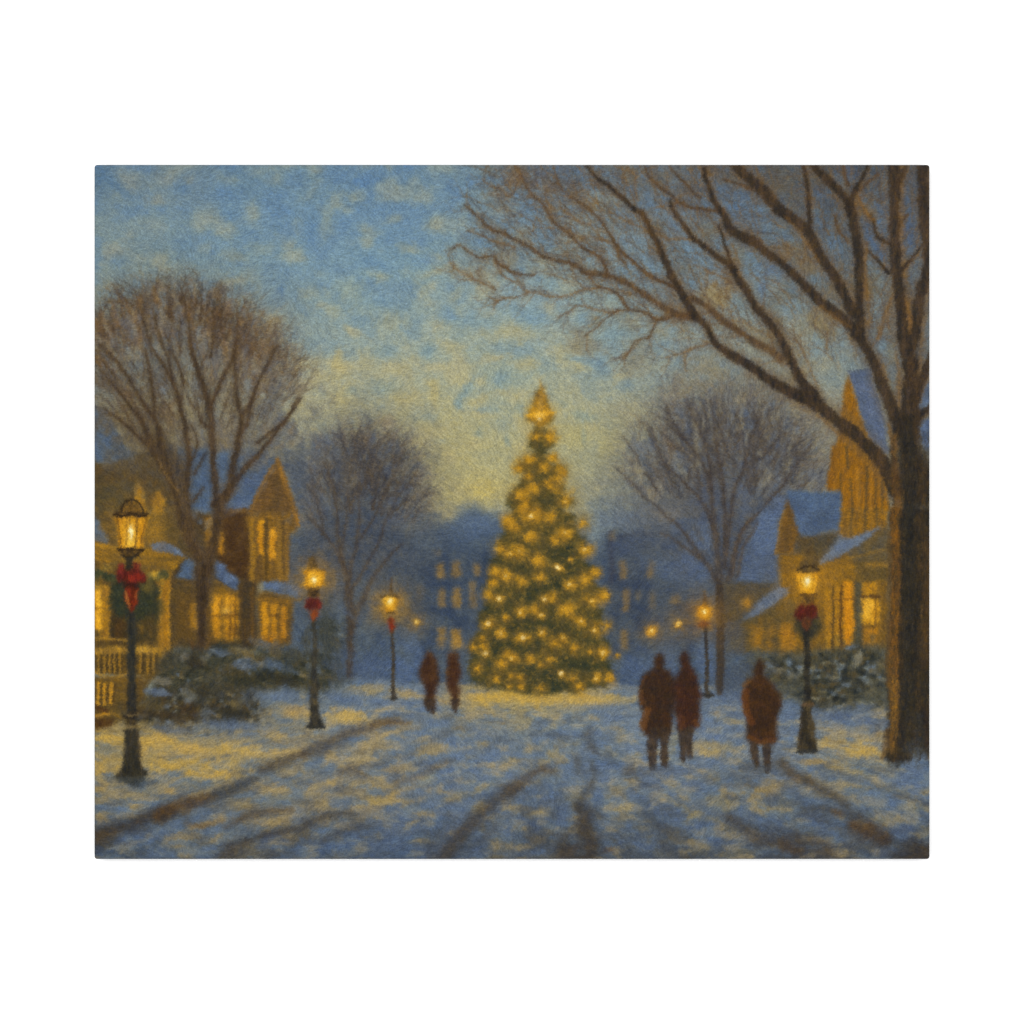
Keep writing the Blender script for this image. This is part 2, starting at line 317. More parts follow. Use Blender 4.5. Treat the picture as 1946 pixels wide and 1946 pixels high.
uu = (GX - VX) / dd; vv = np.log(dd)
def pnoise(fu, fv, seed):
    r = np.random.default_rng(seed); a = r.uniform(-1, 1, (256, 256))
    x = uu * fu + 100; y = vv * fv + 50
    xi = np.floor(x).astype(int); yi = np.floor(y).astype(int); fx = x - xi; fy = y - yi
    fx = fx * fx * (3 - 2 * fx); fy = fy * fy * (3 - 2 * fy)
    g = lambda q, w: a[q % 256, w % 256]
    return (g(yi, xi) * (1 - fx) + g(yi, xi + 1) * fx) * (1 - fy) + (g(yi + 1, xi) * (1 - fx) + g(yi + 1, xi + 1) * fx) * fy
near = np.clip((GY - 1330) / 120, 0, 1)
gn = near * (0.55 * pnoise(5, 5, 1) + 0.5 * pnoise(9, 10, 2) + 0.35 * pnoise(20, 18, 3)) + (0.9 - 0.5 * near) * NH * 0.55 + 0.3 * noise(30, 12, 3)
g_c = np.clip((gn - 0.12) / 0.55, 0, 1)[..., None]; g_b = np.clip((-gn - 0.1) / 0.55, 0, 1)[..., None]
trk = np.zeros_like(gn)
for u0, wd, amt, y0 in ((-6.2, .16, .8, 1345), (-3.4, .13, .7, 1350), (-2.3, .13, .8, 1345), (-1.35, .10, .9, 1350), (-0.62, .07, .7, 1360), (0.12, .07, .9, 1350), (0.42, .07, .8, 1365), (0.98, .08, .7, 1400), (1.5, .10, .8, 1420), (2.1, .10, .7, 1430), (-4.6, .14, .6, 1380)):
    c0 = u0 + 0.10 * np.sin(vv * 7 + u0 * 5) + 0.05 * N25
    trk = np.maximum(trk, amt * np.exp(-((uu - c0) / wd) ** 2) * np.clip((GY - y0) / 60, 0, 1) * np.clip(0.75 + 0.6 * pnoise(3, 4, 9), 0, 1))
dk = (1 - 0.24 * np.clip((GY - 1480) / 150, 0, 1))[..., None]
gf = gf * (1 - 0.6 * g_c) + C(168, 148, 98) * dk * (0.6 * g_c)
gf = gf * (1 - 0.45 * g_b) + C(88, 112, 150) * dk * (0.45 * g_b)
g_d = blur(np.clip((-0.8 * pnoise(6, 2.2, 4) - 0.35 * pnoise(13, 6, 5) - 0.18) / 0.6, 0, 1), 2)[..., None] * near[..., None] * np.clip((GY - 1330) / 260, 0.25, 1)[..., None]
gf = gf * (1 - 0.55 * g_d) + C(84, 80, 76) * (0.55 * g_d)
gp = [(170, 1395), (178, 1372), (330, 1300), (480, 1290), (540, 1318), (600, 1290), (690, 1288), (780, 1300), (930, 1302), (1150, 1304), (1260, 1310), (1340, 1306), (1460, 1318), (1560, 1330), (1680, 1335), (1780, 1340), (1780, 1650), (170, 1650)]
gf = gf * (1 - 0.5 * trk[..., None]) + (C(80, 86, 102) * (1 - 0.4 * np.clip(N25, 0, 1)[..., None]) + C(84, 74, 62) * 0.4 * np.clip(N25, 0, 1)[..., None]) * 0.5 * trk[..., None]
m = np.zeros((NY, NX), np.float32)
xs = np.array([p[0] for p in gp[:-2]], float); ys = np.array([p[1] for p in gp[:-2]], float)
hz = np.interp(GX[0], xs, ys) + 0.0
m = np.clip((GY - hz[None, :] - 3 * N25 + 2) / 9 + 0.5, 0, 1).astype(np.float32)
img[:] = img * (1 - m[..., None]) + gf * m[..., None]
idm[m > 0.5] = snow
# ---------------- bare trees, middle distance ----------------
def crown_haze(cx, cy, rx, ry, cols, alpha, pid, rag=0.5, hard=2.2):
    blob(cx, cy, rx, ry, C(*cols[0]), alpha, 0, hard * 0.7, c2=C(*cols[1]), pid=pid, nz='12', rag=rag * 0.16, thr=0.3)


def fan(base, cx, cy, rx, ry, n, cols, w, pid, L=(40, 90), alpha=0.6, a0=-170, a1=-10, kids=2, r0=0.25, r1=0.85, bend=0.5):
    """branches fanning out of a fork, shorter and lighter towards the rim"""
    for k in range(n):
        a = math.radians(rng.uniform(a0, a1)); r = rng.uniform(r0, r1) ** 0.8
        x = cx + math.cos(a) * rx * r; y = cy + math.sin(a) * ry * r
        da = math.atan2(y - base[1], x - base[0]) + rng.normal(0, 0.22)
        c1 = C(*cols[rng.integers(len(cols))]); c2 = C(*cols[rng.integers(len(cols))])
        lim = 1.0 - 0.5 * r
        twig(x - math.cos(da) * 15, y - math.sin(da) * 15, da, rng.uniform(*L) * lim, w * (1.25 - r * 0.7), c1, c2, alpha * rng.uniform(0.6, 1.0), bend, pid, 1.0, kids, thr=0.6)


def gaps(base, cx, cy, rx, ry, n, cols, size, alpha, a0=-190, a1=10, r0=0.1, r1=1.0):
    """flecks of sky and lit twig clumps between the branches, lying along them"""
    for k in range(n):
        a = math.radians(rng.uniform(a0, a1)); r = math.sqrt(rng.uniform(r0, r1))
        x = cx + math.cos(a) * rx * r; y = cy + math.sin(a) * ry * r
        da = math.degrees(math.atan2(y - base[1], x - base[0])) + rng.normal(0, 10)
        q = rng.uniform(0.6, 1.5) * size
        blob(x, y, q, q * rng.uniform(0.25, 0.5), C(*cols[rng.integers(len(cols))]), alpha * rng.uniform(0.6, 1), da, 1.1, rag=0.7)


# second tree on the far pavement (violet grey)
mt1 = reg('painted_tree', None, 'round violet grey bare tree beyond the gabled house')
mt1c = reg('crown', mt1)
crown_haze(692, 935, 130, 134, ((82, 86, 100), (98, 96, 92)), 0.76, mt1c, 0.55)
crown_haze(660, 985, 110, 110, ((70, 80, 104), (86, 88, 98)), 0.75, mt1c, 0.6)
crown_haze(720, 1020, 100, 80, ((70, 78, 98), (90, 90, 94)), 0.7, mt1c, 0.6)
crown_haze(620, 850, 40, 26, ((84, 98, 134), (92, 94, 106)), 0.7, mt1c, 0.6)
for p in (((0, 1), 120, 900), ((0, 1), 350, 880)):
    pass
for x, y, r, c in ((595, 940, 16, (96, 108, 140)), (690, 860, 20, (92, 104, 132)), (640, 905, 14, (84, 98, 140)), (600, 890, 14, (78, 92, 138)), (715, 885, 16, (132, 124, 106)), (675, 905, 14, (128, 120, 104)), (740, 905, 16, (146, 140, 112)), (630, 960, 16, (104, 104, 108)), (780, 1000, 22, (120, 118, 108)), (745, 985, 18, (96, 98, 112)), (612, 890, 12, (140, 124, 100)), (600, 928, 18, (122, 116, 106)), (695, 838, 8, (150, 104, 56)), (735, 800, 12, (146, 124, 90)), (812, 935, 16, (140, 130, 100))):
    blob(x, y, r, r * 0.8, C(*c), 0.5, rag=0.6)
MC = ((80, 72, 68), (92, 78, 62), (76, 74, 82), (104, 90, 72), (66, 64, 72))
MCL = ((120, 104, 84), (134, 116, 90), (104, 98, 100), (96, 92, 100))
fan((664, 1100), 692, 945, 134, 146, 330, MCL, 3.0, mt1c, (26, 64), 0.5, -205, 25, 2, 0.5, 1.0)
fan((664, 1100), 692, 960, 110, 130, 60, ((76, 66, 60), (90, 74, 58)), 4.2, mt1c, (50, 90), 0.55, -190, 10, 2, 0.1, 0.75, 0.35)
fan((664, 1100), 692, 955, 126, 142, 210, MC, 3.6, mt1c, (40, 90), 0.6, -195, 15, 2, 0.1, 0.85)
gaps((664, 1100), 692, 955, 118, 130, 130, ((112, 108, 100), (92, 100, 120), (126, 118, 98), (78, 92, 126), (104, 96, 84)), 7, 0.5)
mt1t = reg('trunk', mt1)
for pts, w in ((T(1, 2, (420, 1500), (418, 1200), (428, 1050), (412, 800), (390, 600), (330, 420), (220, 250), (110, 130), (20, 40)), (15, 13, 12, 9, 6, 3)),
               (T(1, 2, (430, 1080), (480, 940), (560, 760), (640, 600), (760, 440), (900, 300)), (10, 9, 6, 3)),
               (T(1, 2, (405, 760), (420, 560), (480, 300), (510, 0)) + T(1, 1, (500, 1400), (520, 1150)), (8, 7, 5, 3, 1.5)),
               (T(1, 2, (380, 560), (310, 250), (300, 0)) + T(1, 1, (260, 1350), (200, 1150)), (7, 6, 4, 2)),
               (T(1, 2, (520, 250), (640, 60)) + T(1, 1, (760, 1400), (850, 1200), (900, 1060)), (5, 4, 3, 1.5)),
               (T(1, 2, (470, 950), (430, 760), (560, 520), (700, 250), (760, 60)) + T(1, 1, (860, 1450), (1000, 1330)), (7, 6, 4, 3, 1.5)),
               (T(1, 2, (330, 420), (360, 200), (400, 0)) + T(1, 1, (400, 1400), (460, 1000)), (5, 4, 3, 1.5)),
               (T(1, 2, (180, 210), (140, 0)) + T(1, 1, (100, 1420), (60, 1200)), (4, 3, 1.5))):
    stroke(pts, np.array(w) * 1.9 + 2, C(88, 80, 74), C(80, 76, 78), soft=6, alpha=0.3, nz='25')
    stroke(pts, np.array(w) * 1.1, C(76, 64, 56), C(92, 80, 68), soft=2.6, alpha=0.64, pid=mt1t, nz='12', wob=0.15)
stroke(T(1, 2, (418, 1480), (420, 1250), (440, 1050)), (10, 8, 6), C(100, 68, 40), C(84, 64, 52), soft=2, alpha=0.7)
stroke(T(1, 2, (340, 900), (560, 1000), (640, 700)), 8, C(84, 104, 150), soft=5, alpha=0.25)

# tree beside the right hand lane (grey brown)
mt2 = reg('painted_tree', None, 'wide grey brown bare tree by the small gabled house on the right')
mt2c = reg('crown', mt2)
crown_haze(1395, 890, 195, 175, ((122, 118, 110), (100, 100, 104)), 0.66, mt2c, 0.6)
crown_haze(1390, 950, 175, 140, ((84, 86, 98), (100, 96, 94)), 0.76, mt2c, 0.6)
crown_haze(1380, 1040, 120, 80, ((72, 84, 116), (92, 92, 100)), 0.7, mt2c, 0.6)
for c, r, x, y, rx, ry, col in ((2, 1, 1180, 1000, 110, 70, (98, 108, 134)), (2, 1, 1430, 570, 110, 110, (128, 122, 110)), (2, 1, 1500, 480, 90, 60, (150, 146, 120)), (2, 1, 1700, 900, 120, 80, (92, 92, 104)), (2, 1, 1600, 1060, 80, 60, (146, 134, 106)), (2, 1, 1300, 1430, 80, 50, (144, 132, 104)), (2, 1, 1450, 1010, 90, 70, (128, 106, 74)), (2, 1, 1120, 1180, 80, 60, (152, 142, 108)), (2, 1, 1880, 700, 90, 150, (88, 88, 100)), (2, 1, 1720, 1500, 90, 120, (84, 88, 108)),
                               (3, 1, 160, 560, 110, 60, (150, 140, 108)), (3, 1, 640, 690, 130, 70, (160, 152, 116)), (3, 1, 300, 780, 100, 160, (104, 98, 100)), (3, 1, 120, 960, 120, 90, (88, 88, 104)), (3, 1, 430, 1000, 100, 90, (140, 126, 100)), (3, 1, 560, 1010, 110, 90, (94, 98, 116)), (3, 1, 820, 1000, 120, 110, (152, 142, 106)), (3, 1, 700, 1190, 130, 70, (124, 120, 110)), (3, 1, 830, 1270, 90, 50, (110, 122, 150)), (3, 1, 300, 1130, 120, 90, (78, 84, 114)), (3, 1, 470, 1330, 110, 70, (108, 102, 98)),
                               (2, 2, 1400, 30, 110, 60, (130, 120, 104)), (2, 2, 1640, 280, 45, 130, (104, 116, 146)), (2, 2, 1770, 250, 40, 90, (98, 116, 158)), (2, 2, 1740, 560, 50, 90, (84, 106, 152)), (2, 2, 1580, 470, 90, 50, (86, 102, 142)), (2, 2, 1500, 130, 90, 60, (82, 96, 132)), (3, 1, 180, 1450, 60, 140, (92, 100, 124)), (3, 1, 500, 1480, 80, 60, (90, 108, 154))):
    x, y = T(c, r, (x, y))[0]
    blob(x, y, rx / Z, ry / Z, C(*col), 0.6, 0, 1.3, rag=0.6)
fan((1375, 1110), 1392, 895, 208, 190, 400, MCL, 3.0, mt2c, (30, 78), 0.52, -200, 20, 2, 0.5, 1.0)
fan((1375, 1110), 1390, 920, 175, 160, 80, ((72, 64, 60), (88, 72, 58)), 4.4, mt2c, (55, 100), 0.55, -190, 10, 2, 0.1, 0.8, 0.35)
fan((1375, 1110), 1385, 920, 192, 178, 260, MC, 3.6, mt2c, (45, 95), 0.6, -190, 10, 2, 0.1, 0.85)
gaps((1375, 1110), 1390, 920, 185, 165, 240, ((132, 126, 110), (104, 110, 124), (150, 140, 108), (92, 104, 132), (120, 110, 92)), 8, 0.55)
mt2t = reg('trunk', mt2)
for pts, w in ((T(2, 2, (1895, 1594), (1890, 1200), (1895, 900), (1880, 600), (1860, 300), (1820, 0)) + T(2, 1, (1810, 1400), (1740, 1200), (1620, 1000), (1500, 880), (1400, 800)), (17, 15, 14, 12, 9, 7, 5, 4, 3, 2)),
               (T(3, 2, (30, 620), (70, 480), (130, 250), (200, 120), (320, 0)) + T(3, 1, (420, 1480), (560, 1300), (700, 1100), (800, 980)), (11, 9, 6, 4, 2)),
               (T(3, 2, (0, 500), (20, 200), (60, 0)) + T(3, 1, (80, 1400), (180, 1180), (250, 900), (330, 700)), (10, 8, 6, 4, 2)),
               (T(2, 2, (1860, 640), (1780, 500), (1650, 330), (1500, 130), (1380, 30)) + T(2, 1, (1300, 1540), (1180, 1450)), (10, 8, 5, 3, 2)),
               (T(2, 2, (1700, 420), (1560, 330), (1440, 240), (1340, 200)), (6, 4, 2)),
               (T(2, 2, (1850, 260), (1790, 40)) + T(2, 1, (1700, 1480), (1560, 1330), (1400, 1180), (1300, 1000), (1230, 870)), (8, 6, 5, 3, 2)),
               (T(3, 2, (0, 300), (0, 40)) + T(2, 1, (1910, 1300), (1860, 1000), (1830, 760), (1800, 560)), (8, 7, 5, 3, 2)),
               (T(2, 1, (1810, 1400), (1760, 1000), (1620, 700), (1590, 560)), (5, 4, 3, 1.5)), (T(2, 1, (1540, 930), (1450, 760), (1390, 600)), (4, 3, 1.5)),
               (T(2, 1, (1180, 1450), (1040, 1300), (930, 1200)), (3, 2, 1.5)), (T(2, 1, (1300, 1400), (1200, 1240)), (4, 2)), (T(2, 1, (1140, 1100), (1060, 1000), (990, 900)), (3, 2, 1.2)), (T(2, 1, (1310, 950), (1230, 800), (1150, 770)), (3, 2, 1.2))):
    stroke(pts, np.array(w) * 1.9 + 2, C(88, 80, 74), C(80, 76, 78), soft=6, alpha=0.3, nz='25')
    stroke(pts, np.array(w) * 1.1, C(74, 62, 54), C(92, 78, 66), soft=2.6, alpha=0.64, pid=mt2t, wob=0.15)
stroke(T(2, 2, (1890, 1594), (1885, 900)), (12, 8), C(62, 52, 46), C(78, 66, 54), soft=2.4, alpha=0.6)

# ---------------- left hand houses ----------------
O1, O2, O3 = C(150, 102, 30), C(112, 80, 36), C(88, 62, 34)
D1, D2 = C(72, 58, 40), C(92, 74, 46)
BR, BR2 = C(82, 108, 152), C(72, 92, 128)
W1, W2, W3 = C(228, 166, 44), C(200, 138, 34), C(168, 114, 32)


def win(c, r, x0, y0, x1, y1, par, a=W1, b=W2, soft=2.2, k=0.95, bars=(), tr=()):
    wd = reg('window', par)
    poly(T(c, r, (x0, y0), (x1, y0), (x1, y1), (x0, y1)), a, b, soft=soft, alpha=k, pid=wd, nz='12', rag=1.6, thr=0.4)
    for f in bars:
        x = x0 + (x1 - x0) * f
        stroke(T(c, r, (x, y0), (x + 4, y1)), 3.2, C(96, 66, 30), soft=1.8, alpha=0.7, curve=False)
    for f in tr:
        y = y0 + (y1 - y0) * f
        stroke(T(c, r, (x0, y), (x1, y)), 3.0, C(104, 70, 30), soft=1.8, alpha=0.65, curve=False)
    return wd


gh = reg('painted_gabled_house', None, 'brown house with a steep front gable and lit windows behind the bare tree')
ghr = reg('roof', gh); ghg = reg('gable', gh); ghp = reg('porch_roof', gh); ghq = reg('side_roof', gh); ghs = reg('lean_to_roof', gh)
poly(T(0, 1, (560, 1000), (900, 1000), (1590, 1020), (1680, 1130), (1590, 1594), (500, 1594)), BR, BR2, soft=4, pid=ghr, nz='25', rag=3)
poly(T(0, 2, (700, 0), (1440, 0), (1480, 640), (1500, 1250), (700, 1250)), D1, D2, soft=4, pid=gh, nz='25', rag=3)
poly(T(0, 2, (1120, -40), (1450, -60), (1440, 620), (1200, 560), (1110, 420)), C(80, 54, 30), C(100, 70, 36), soft=5, alpha=0.85, pid=gh, nz='12', rag=2)
poly(T(0, 1, (1700, 1130), (1850, 1594), (1420, 1594)), C(128, 88, 36), C(108, 78, 40), soft=4, pid=ghg, nz='12', rag=1.5)
poly(T(0, 2, (1420, -20), (1850, -20), (1870, 190), (1800, 210), (1790, 640), (1420, 640)), C(136, 98, 36), C(112, 82, 38), soft=3, pid=gh, nz='v', rag=1.5)
poly(T(0, 1, (1660, 1240), (1710, 1240), (1760, 1594), (1620, 1594)), C(100, 76, 44), soft=5, alpha=0.6)
stroke(T(0, 1, (1700, 1120), (1760, 1330), (1830, 1560)) + T(0, 2, (1870, 120)), (7, 8, 9, 6), C(164, 110, 34), C(140, 96, 36), soft=2, alpha=0.85, pid=ghg)
stroke(T(0, 1, (1690, 1130), (1580, 1290), (1450, 1594)), (5, 7, 7), C(150, 102, 36), C(126, 88, 40), soft=2, alpha=0.75, pid=ghg)
stroke(T(0, 2, (1410, 60), (1850, 60)), 7, C(148, 104, 34), soft=3, alpha=0.5)
for x, w, cc in ((1455, 12, (168, 122, 38)), (1580, 6, (88, 66, 34)), (1590, 10, (96, 72, 34)), (1705, 9, (150, 110, 42)), (1745, 8, (100, 76, 40)), (1770, 10, (146, 106, 44))):
    stroke(T(0, 2, (x, 80), (x, 620)), w * 0.8, C(*cc), soft=2, alpha=0.6, curve=False)
win(0, 2, 1510, 80, 1568, 400, gh, C(222, 158, 40), C(188, 128, 34))
win(0, 2, 1610, 160, 1672, 440, gh, C(226, 160, 44), C(190, 130, 34))
win(0, 2, 1025, 40, 1085, 330, gh, C(196, 136, 32), C(150, 102, 30), 3, .8)
win(0, 2, 1142, 180, 1192, 385, gh, C(204, 140, 34), C(168, 114, 30), 2.5, .85)
# lower storey
poly(T(0, 2, (690, 600), (960, 600), (960, 1250), (690, 1250)), C(82, 68, 44), C(104, 80, 40), soft=4, pid=gh, nz='12')
poly(T(0, 2, (760, 740), (960, 740), (960, 1200), (760, 1160)), C(120, 86, 32), C(98, 74, 36), soft=5, alpha=0.8, nz='12')
poly(T(0, 2, (1040, 660), (1330, 720), (1340, 1200), (1040, 1200)), C(128, 94, 34), C(104, 78, 36), soft=4, pid=gh, nz='12')
poly(T(0, 2, (1500, 720), (1840, 790), (1800, 1230), (1500, 1230)), C(124, 90, 34), C(96, 72, 36), soft=4, pid=gh, nz='12')
poly(T(0, 2, (1330, 640), (1500, 640), (1500, 1190), (1340, 1190)), C(74, 62, 44), C(94, 70, 38), soft=4, alpha=0.9, pid=gh, nz='v')
stroke(T(0, 2, (1450, 700), (1460, 1180)), 6, C(120, 84, 34), soft=3, alpha=0.6)
poly(T(0, 2, (740, 600), (850, 445), (930, 470), (930, 610)), BR, BR2, soft=2.5, pid=ghp, nz='12', rag=1.5)
poly(T(0, 2, (1100, 440), (1200, 500), (1340, 640), (1300, 730), (1110, 600)), C(94, 112, 152), C(76, 92, 128), soft=2.5, pid=ghq, nz='12', rag=2)
poly(T(0, 2, (1540, 640), (1760, 650), (1910, 700), (1900, 790), (1700, 750), (1560, 690)), C(90, 110, 154), C(84, 98, 130), soft=2.5, pid=ghs, nz='12', rag=2)
stroke(T(0, 2, (1560, 730), (1700, 770), (1900, 810)), 6, C(118, 92, 48), soft=3, alpha=0.7)
stroke(T(0, 2, (1110, 640), (1300, 740)), 6, C(126, 96, 44), soft=3, alpha=0.7)
win(0, 2, 885, 840, 955, 1080, gh, C(204, 142, 32), C(166, 114, 30), 3, .8)
win(0, 2, 1095, 790, 1165, 1160, gh, C(218, 152, 38), C(178, 122, 32), 3, .9, (), (0.45,))
win(0, 2, 1195, 770, 1320, 1170, gh, C(206, 144, 36), C(160, 110, 32), 3.5, .85, (0.45, 0.8), (0.25, 0.45))
blob(*T(0, 2, (1215, 910))[0], 5, 6, C(226, 178, 76), 0.8); blob(*T(0, 2, (1225, 830))[0], 7, 9, C(224, 160, 44), 0.8); blob(*T(0, 2, (1120, 850))[0], 6, 12, C(226, 160, 42), 0.7)
win(0, 2, 1535, 840, 1600, 1160, gh, C(214, 150, 36), C(178, 120, 32), 2.6, .9)
win(0, 2, 1625, 850, 1680, 1190, gh, C(210, 146, 36), C(170, 116, 32), 2.6, .9, (), (0.3,))
win(0, 2, 1715, 870, 1775, 1160, gh, C(206, 140, 36), C(160, 108, 32), 2.6, .9)
blob(*T(0, 2, (1650, 1180))[0], 22, 8, C(168, 110, 30), 0.6)
stroke(T(0, 2, (1500, 800), (1800, 830)), 6, C(150, 106, 36), soft=3, alpha=0.6)

ph = reg('painted_porch_house', None, 'glowing yellow house with a railed porch at the left edge')
phr = reg('roof', ph); php = reg('porch_roof', ph)
poly(T(0, 1, (-10, 610), (110, 660), (220, 860), (290, 1010), (390, 1070), (340, 1130), (-10, 1150)), C(86, 114, 160), C(76, 98, 138), soft=3, pid=phr, nz='25', rag=2)
poly(T(0, 1, (-10, 1150), (330, 1120), (480, 1020), (720, 1220), (820, 1594), (-10, 1594)), C(78, 66, 44), C(98, 76, 42), soft=4, pid=ph, nz='12', rag=3)
poly(T(0, 1, (-10, 1330), (380, 1330), (480, 1594), (-10, 1594)), C(74, 70, 52), C(90, 78, 50), soft=6, alpha=0.8, nz='12')
poly(T(0, 2, (-10, -10), (800, -10), (860, 200), (860, 440), (-10, 440)), C(82, 70, 46), C(104, 82, 42), soft=5, pid=ph, nz='12', rag=2)
poly(T(0, 1, (400, 1310), (450, 1380), (490, 1600), (330, 1600), (370, 1430)), C(198, 142, 36), C(164, 116, 36), soft=3, pid=ph, nz='12', rag=1.5)
poly(T(0, 1, (590, 1390), (655, 1480), (650, 1620), (530, 1620), (550, 1480)), C(184, 132, 36), C(150, 108, 38), soft=3, pid=ph, nz='12', rag=1.5)
blob(*T(0, 2, (560, 200))[0], 16, 18, C(176, 128, 36), 0.7); blob(*T(0, 2, (560, 60))[0], 14, 18, C(150, 112, 38), 0.6)
poly(T(0, 2, (-10, 60), (40, 80), (120, 210), (150, 320), (-10, 270)), BR, BR2, soft=2.5, pid=reg('side_roof', ph), nz='12', rag=1.5)
poly(T(0, 2, (520, 300), (640, 270), (760, 330), (860, 430), (760, 410), (560, 350)), C(98, 118, 160), C(84, 100, 140), soft=2, pid=php, nz='12', rag=1.5)
poly(T(0, 2, (-10, 280), (240, 340), (500, 340), (850, 430), (720, 540), (-10, 470)), C(160, 116, 32), C(126, 94, 36), soft=2.5, pid=ph, nz='h', rag=1)
stroke(T(0, 2, (-10, 300), (230, 340)), 5, C(186, 138, 38), soft=2, alpha=0.7); stroke(T(0, 2, (-10, 400), (200, 420), (560, 440), (800, 440)), 5, C(104, 80, 36), soft=2.4, alpha=0.7)
poly(T(0, 2, (-10, 450), (720, 520), (710, 1490), (-10, 1490)), C(124, 92, 34), C(98, 76, 38), soft=3, pid=ph, nz='v')
poly(T(0, 2, (140, 640), (580, 640), (580, 1200), (140, 1200)), C(90, 72, 38), C(70, 62, 42), soft=5, pid=ph, nz='25')
poly(T(0, 2, (160, 960), (300, 960), (300, 1210), (160, 1210)), C(92, 66, 32), C(72, 58, 36), soft=4)
poly(T(0, 2, (590, 540), (705, 540), (705, 1490), (600, 1490)), C(182, 132, 38), C(152, 108, 36), soft=2.4, pid=ph, nz='v')
stroke(T(0, 2, (660, 540), (670, 1480)), 9, C(176, 122, 32), C(150, 104, 32), soft=3, alpha=0.8, curve=False)
stroke(T(0, 2, (712, 600), (712, 1440)), 3.5, C(70, 56, 38), soft=2, alpha=0.6, curve=False)
win(0, 2, 10, 700, 75, 1080, ph, C(240, 176, 46), C(216, 152, 38), 2.2, .95, (), (0.5,))
poly(T(0, 2, (75, 680), (145, 690), (150, 1190), (80, 1190)), C(172, 124, 36), C(146, 104, 34), soft=2.2, nz='v')
stroke(T(0, 2, (-5, 680), (130, 690)), 5, C(168, 122, 38), soft=2)
stroke(T(0, 2, (-5, 880), (70, 890)), 3, C(126, 88, 32), soft=1.6)
blob(*T(0, 2, (40, 790))[0], 7, 15, C(246, 186, 58), 0.8); blob(*T(0, 2, (40, 1000))[0], 7, 15, C(244, 180, 50), 0.8)
win(0, 2, 420, 1010, 450, 1130, ph, C(168, 118, 32), C(132, 94, 32), 3, .6); win(0, 2, 510, 1060, 535, 1160, ph, C(160, 112, 32), C(130, 92, 32), 3, .5)
stroke(T(0, 2, (-5, 1165), (300, 1185)), 5, C(176, 130, 42), soft=2, alpha=0.7)
rail = reg('porch_rail', ph)
poly(T(0, 2, (-10, 1245), (600, 1240), (600, 1305), (-10, 1310)), C(176, 132, 44), C(142, 106, 42), soft=2, pid=rail, nz='12')
poly(T(0, 2, (-10, 1310), (600, 1310), (600, 1500), (-10, 1490)), C(112, 84, 34), C(90, 72, 38), soft=2, pid=rail, nz='12')
blob(*T(0, 2, (470, 1268))[0], 12, 6, C(206, 158, 56), 0.7)
for x in (45, 100, 150, 195, 245, 430, 500, 550):
    stroke(T(0, 2, (x, 1310), (x - 4, 1480)), 4.2, C(170, 124, 40), soft=1.6, alpha=0.75, curve=False)
    stroke(T(0, 2, (x + 22, 1320), (x + 20, 1470)), 3.5, C(70, 56, 34), soft=1.6, alpha=0.6, curve=False)
stroke(T(0, 2, (-5, 1475), (130, 1520), (320, 1490)), 5, C(190, 142, 48), soft=2, alpha=0.8)
poly(T(0, 2, (-10, 1520), (620, 1480), (500, 1594), (500, 1620), (-10, 1620)), C(128, 94, 34), C(104, 80, 38), soft=3, pid=ph, nz='12')
poly(T(0, 3, (-10, -30), (480, -30), (480, 300), (220, 330), (-10, 400)), C(122, 92, 36), C(98, 76, 38), soft=4, pid=ph, nz='12')
for x in (40, 100, 160):
    stroke(T(0, 3, (x, -10), (x, 170)), 6, C(206, 148, 40), soft=2, alpha=0.8, curve=False)
    stroke(T(0, 3, (x + 30, 0), (x + 30, 160)), 4, C(92, 66, 30), soft=2, alpha=0.6, curve=False)
stroke(T(0, 3, (-5, 190), (110, 240)), 9, C(92, 60, 30), soft=2.5, alpha=0.8); stroke(T(0, 3, (-5, 290), (140, 260), (250, 290)), 6, C(190, 136, 38), soft=2.5, alpha=0.8)
poly(T(0, 3, (-10, 310), (200, 310), (160, 390), (-10, 400)), C(84, 56, 28), C(104, 74, 34), soft=3, nz='12')

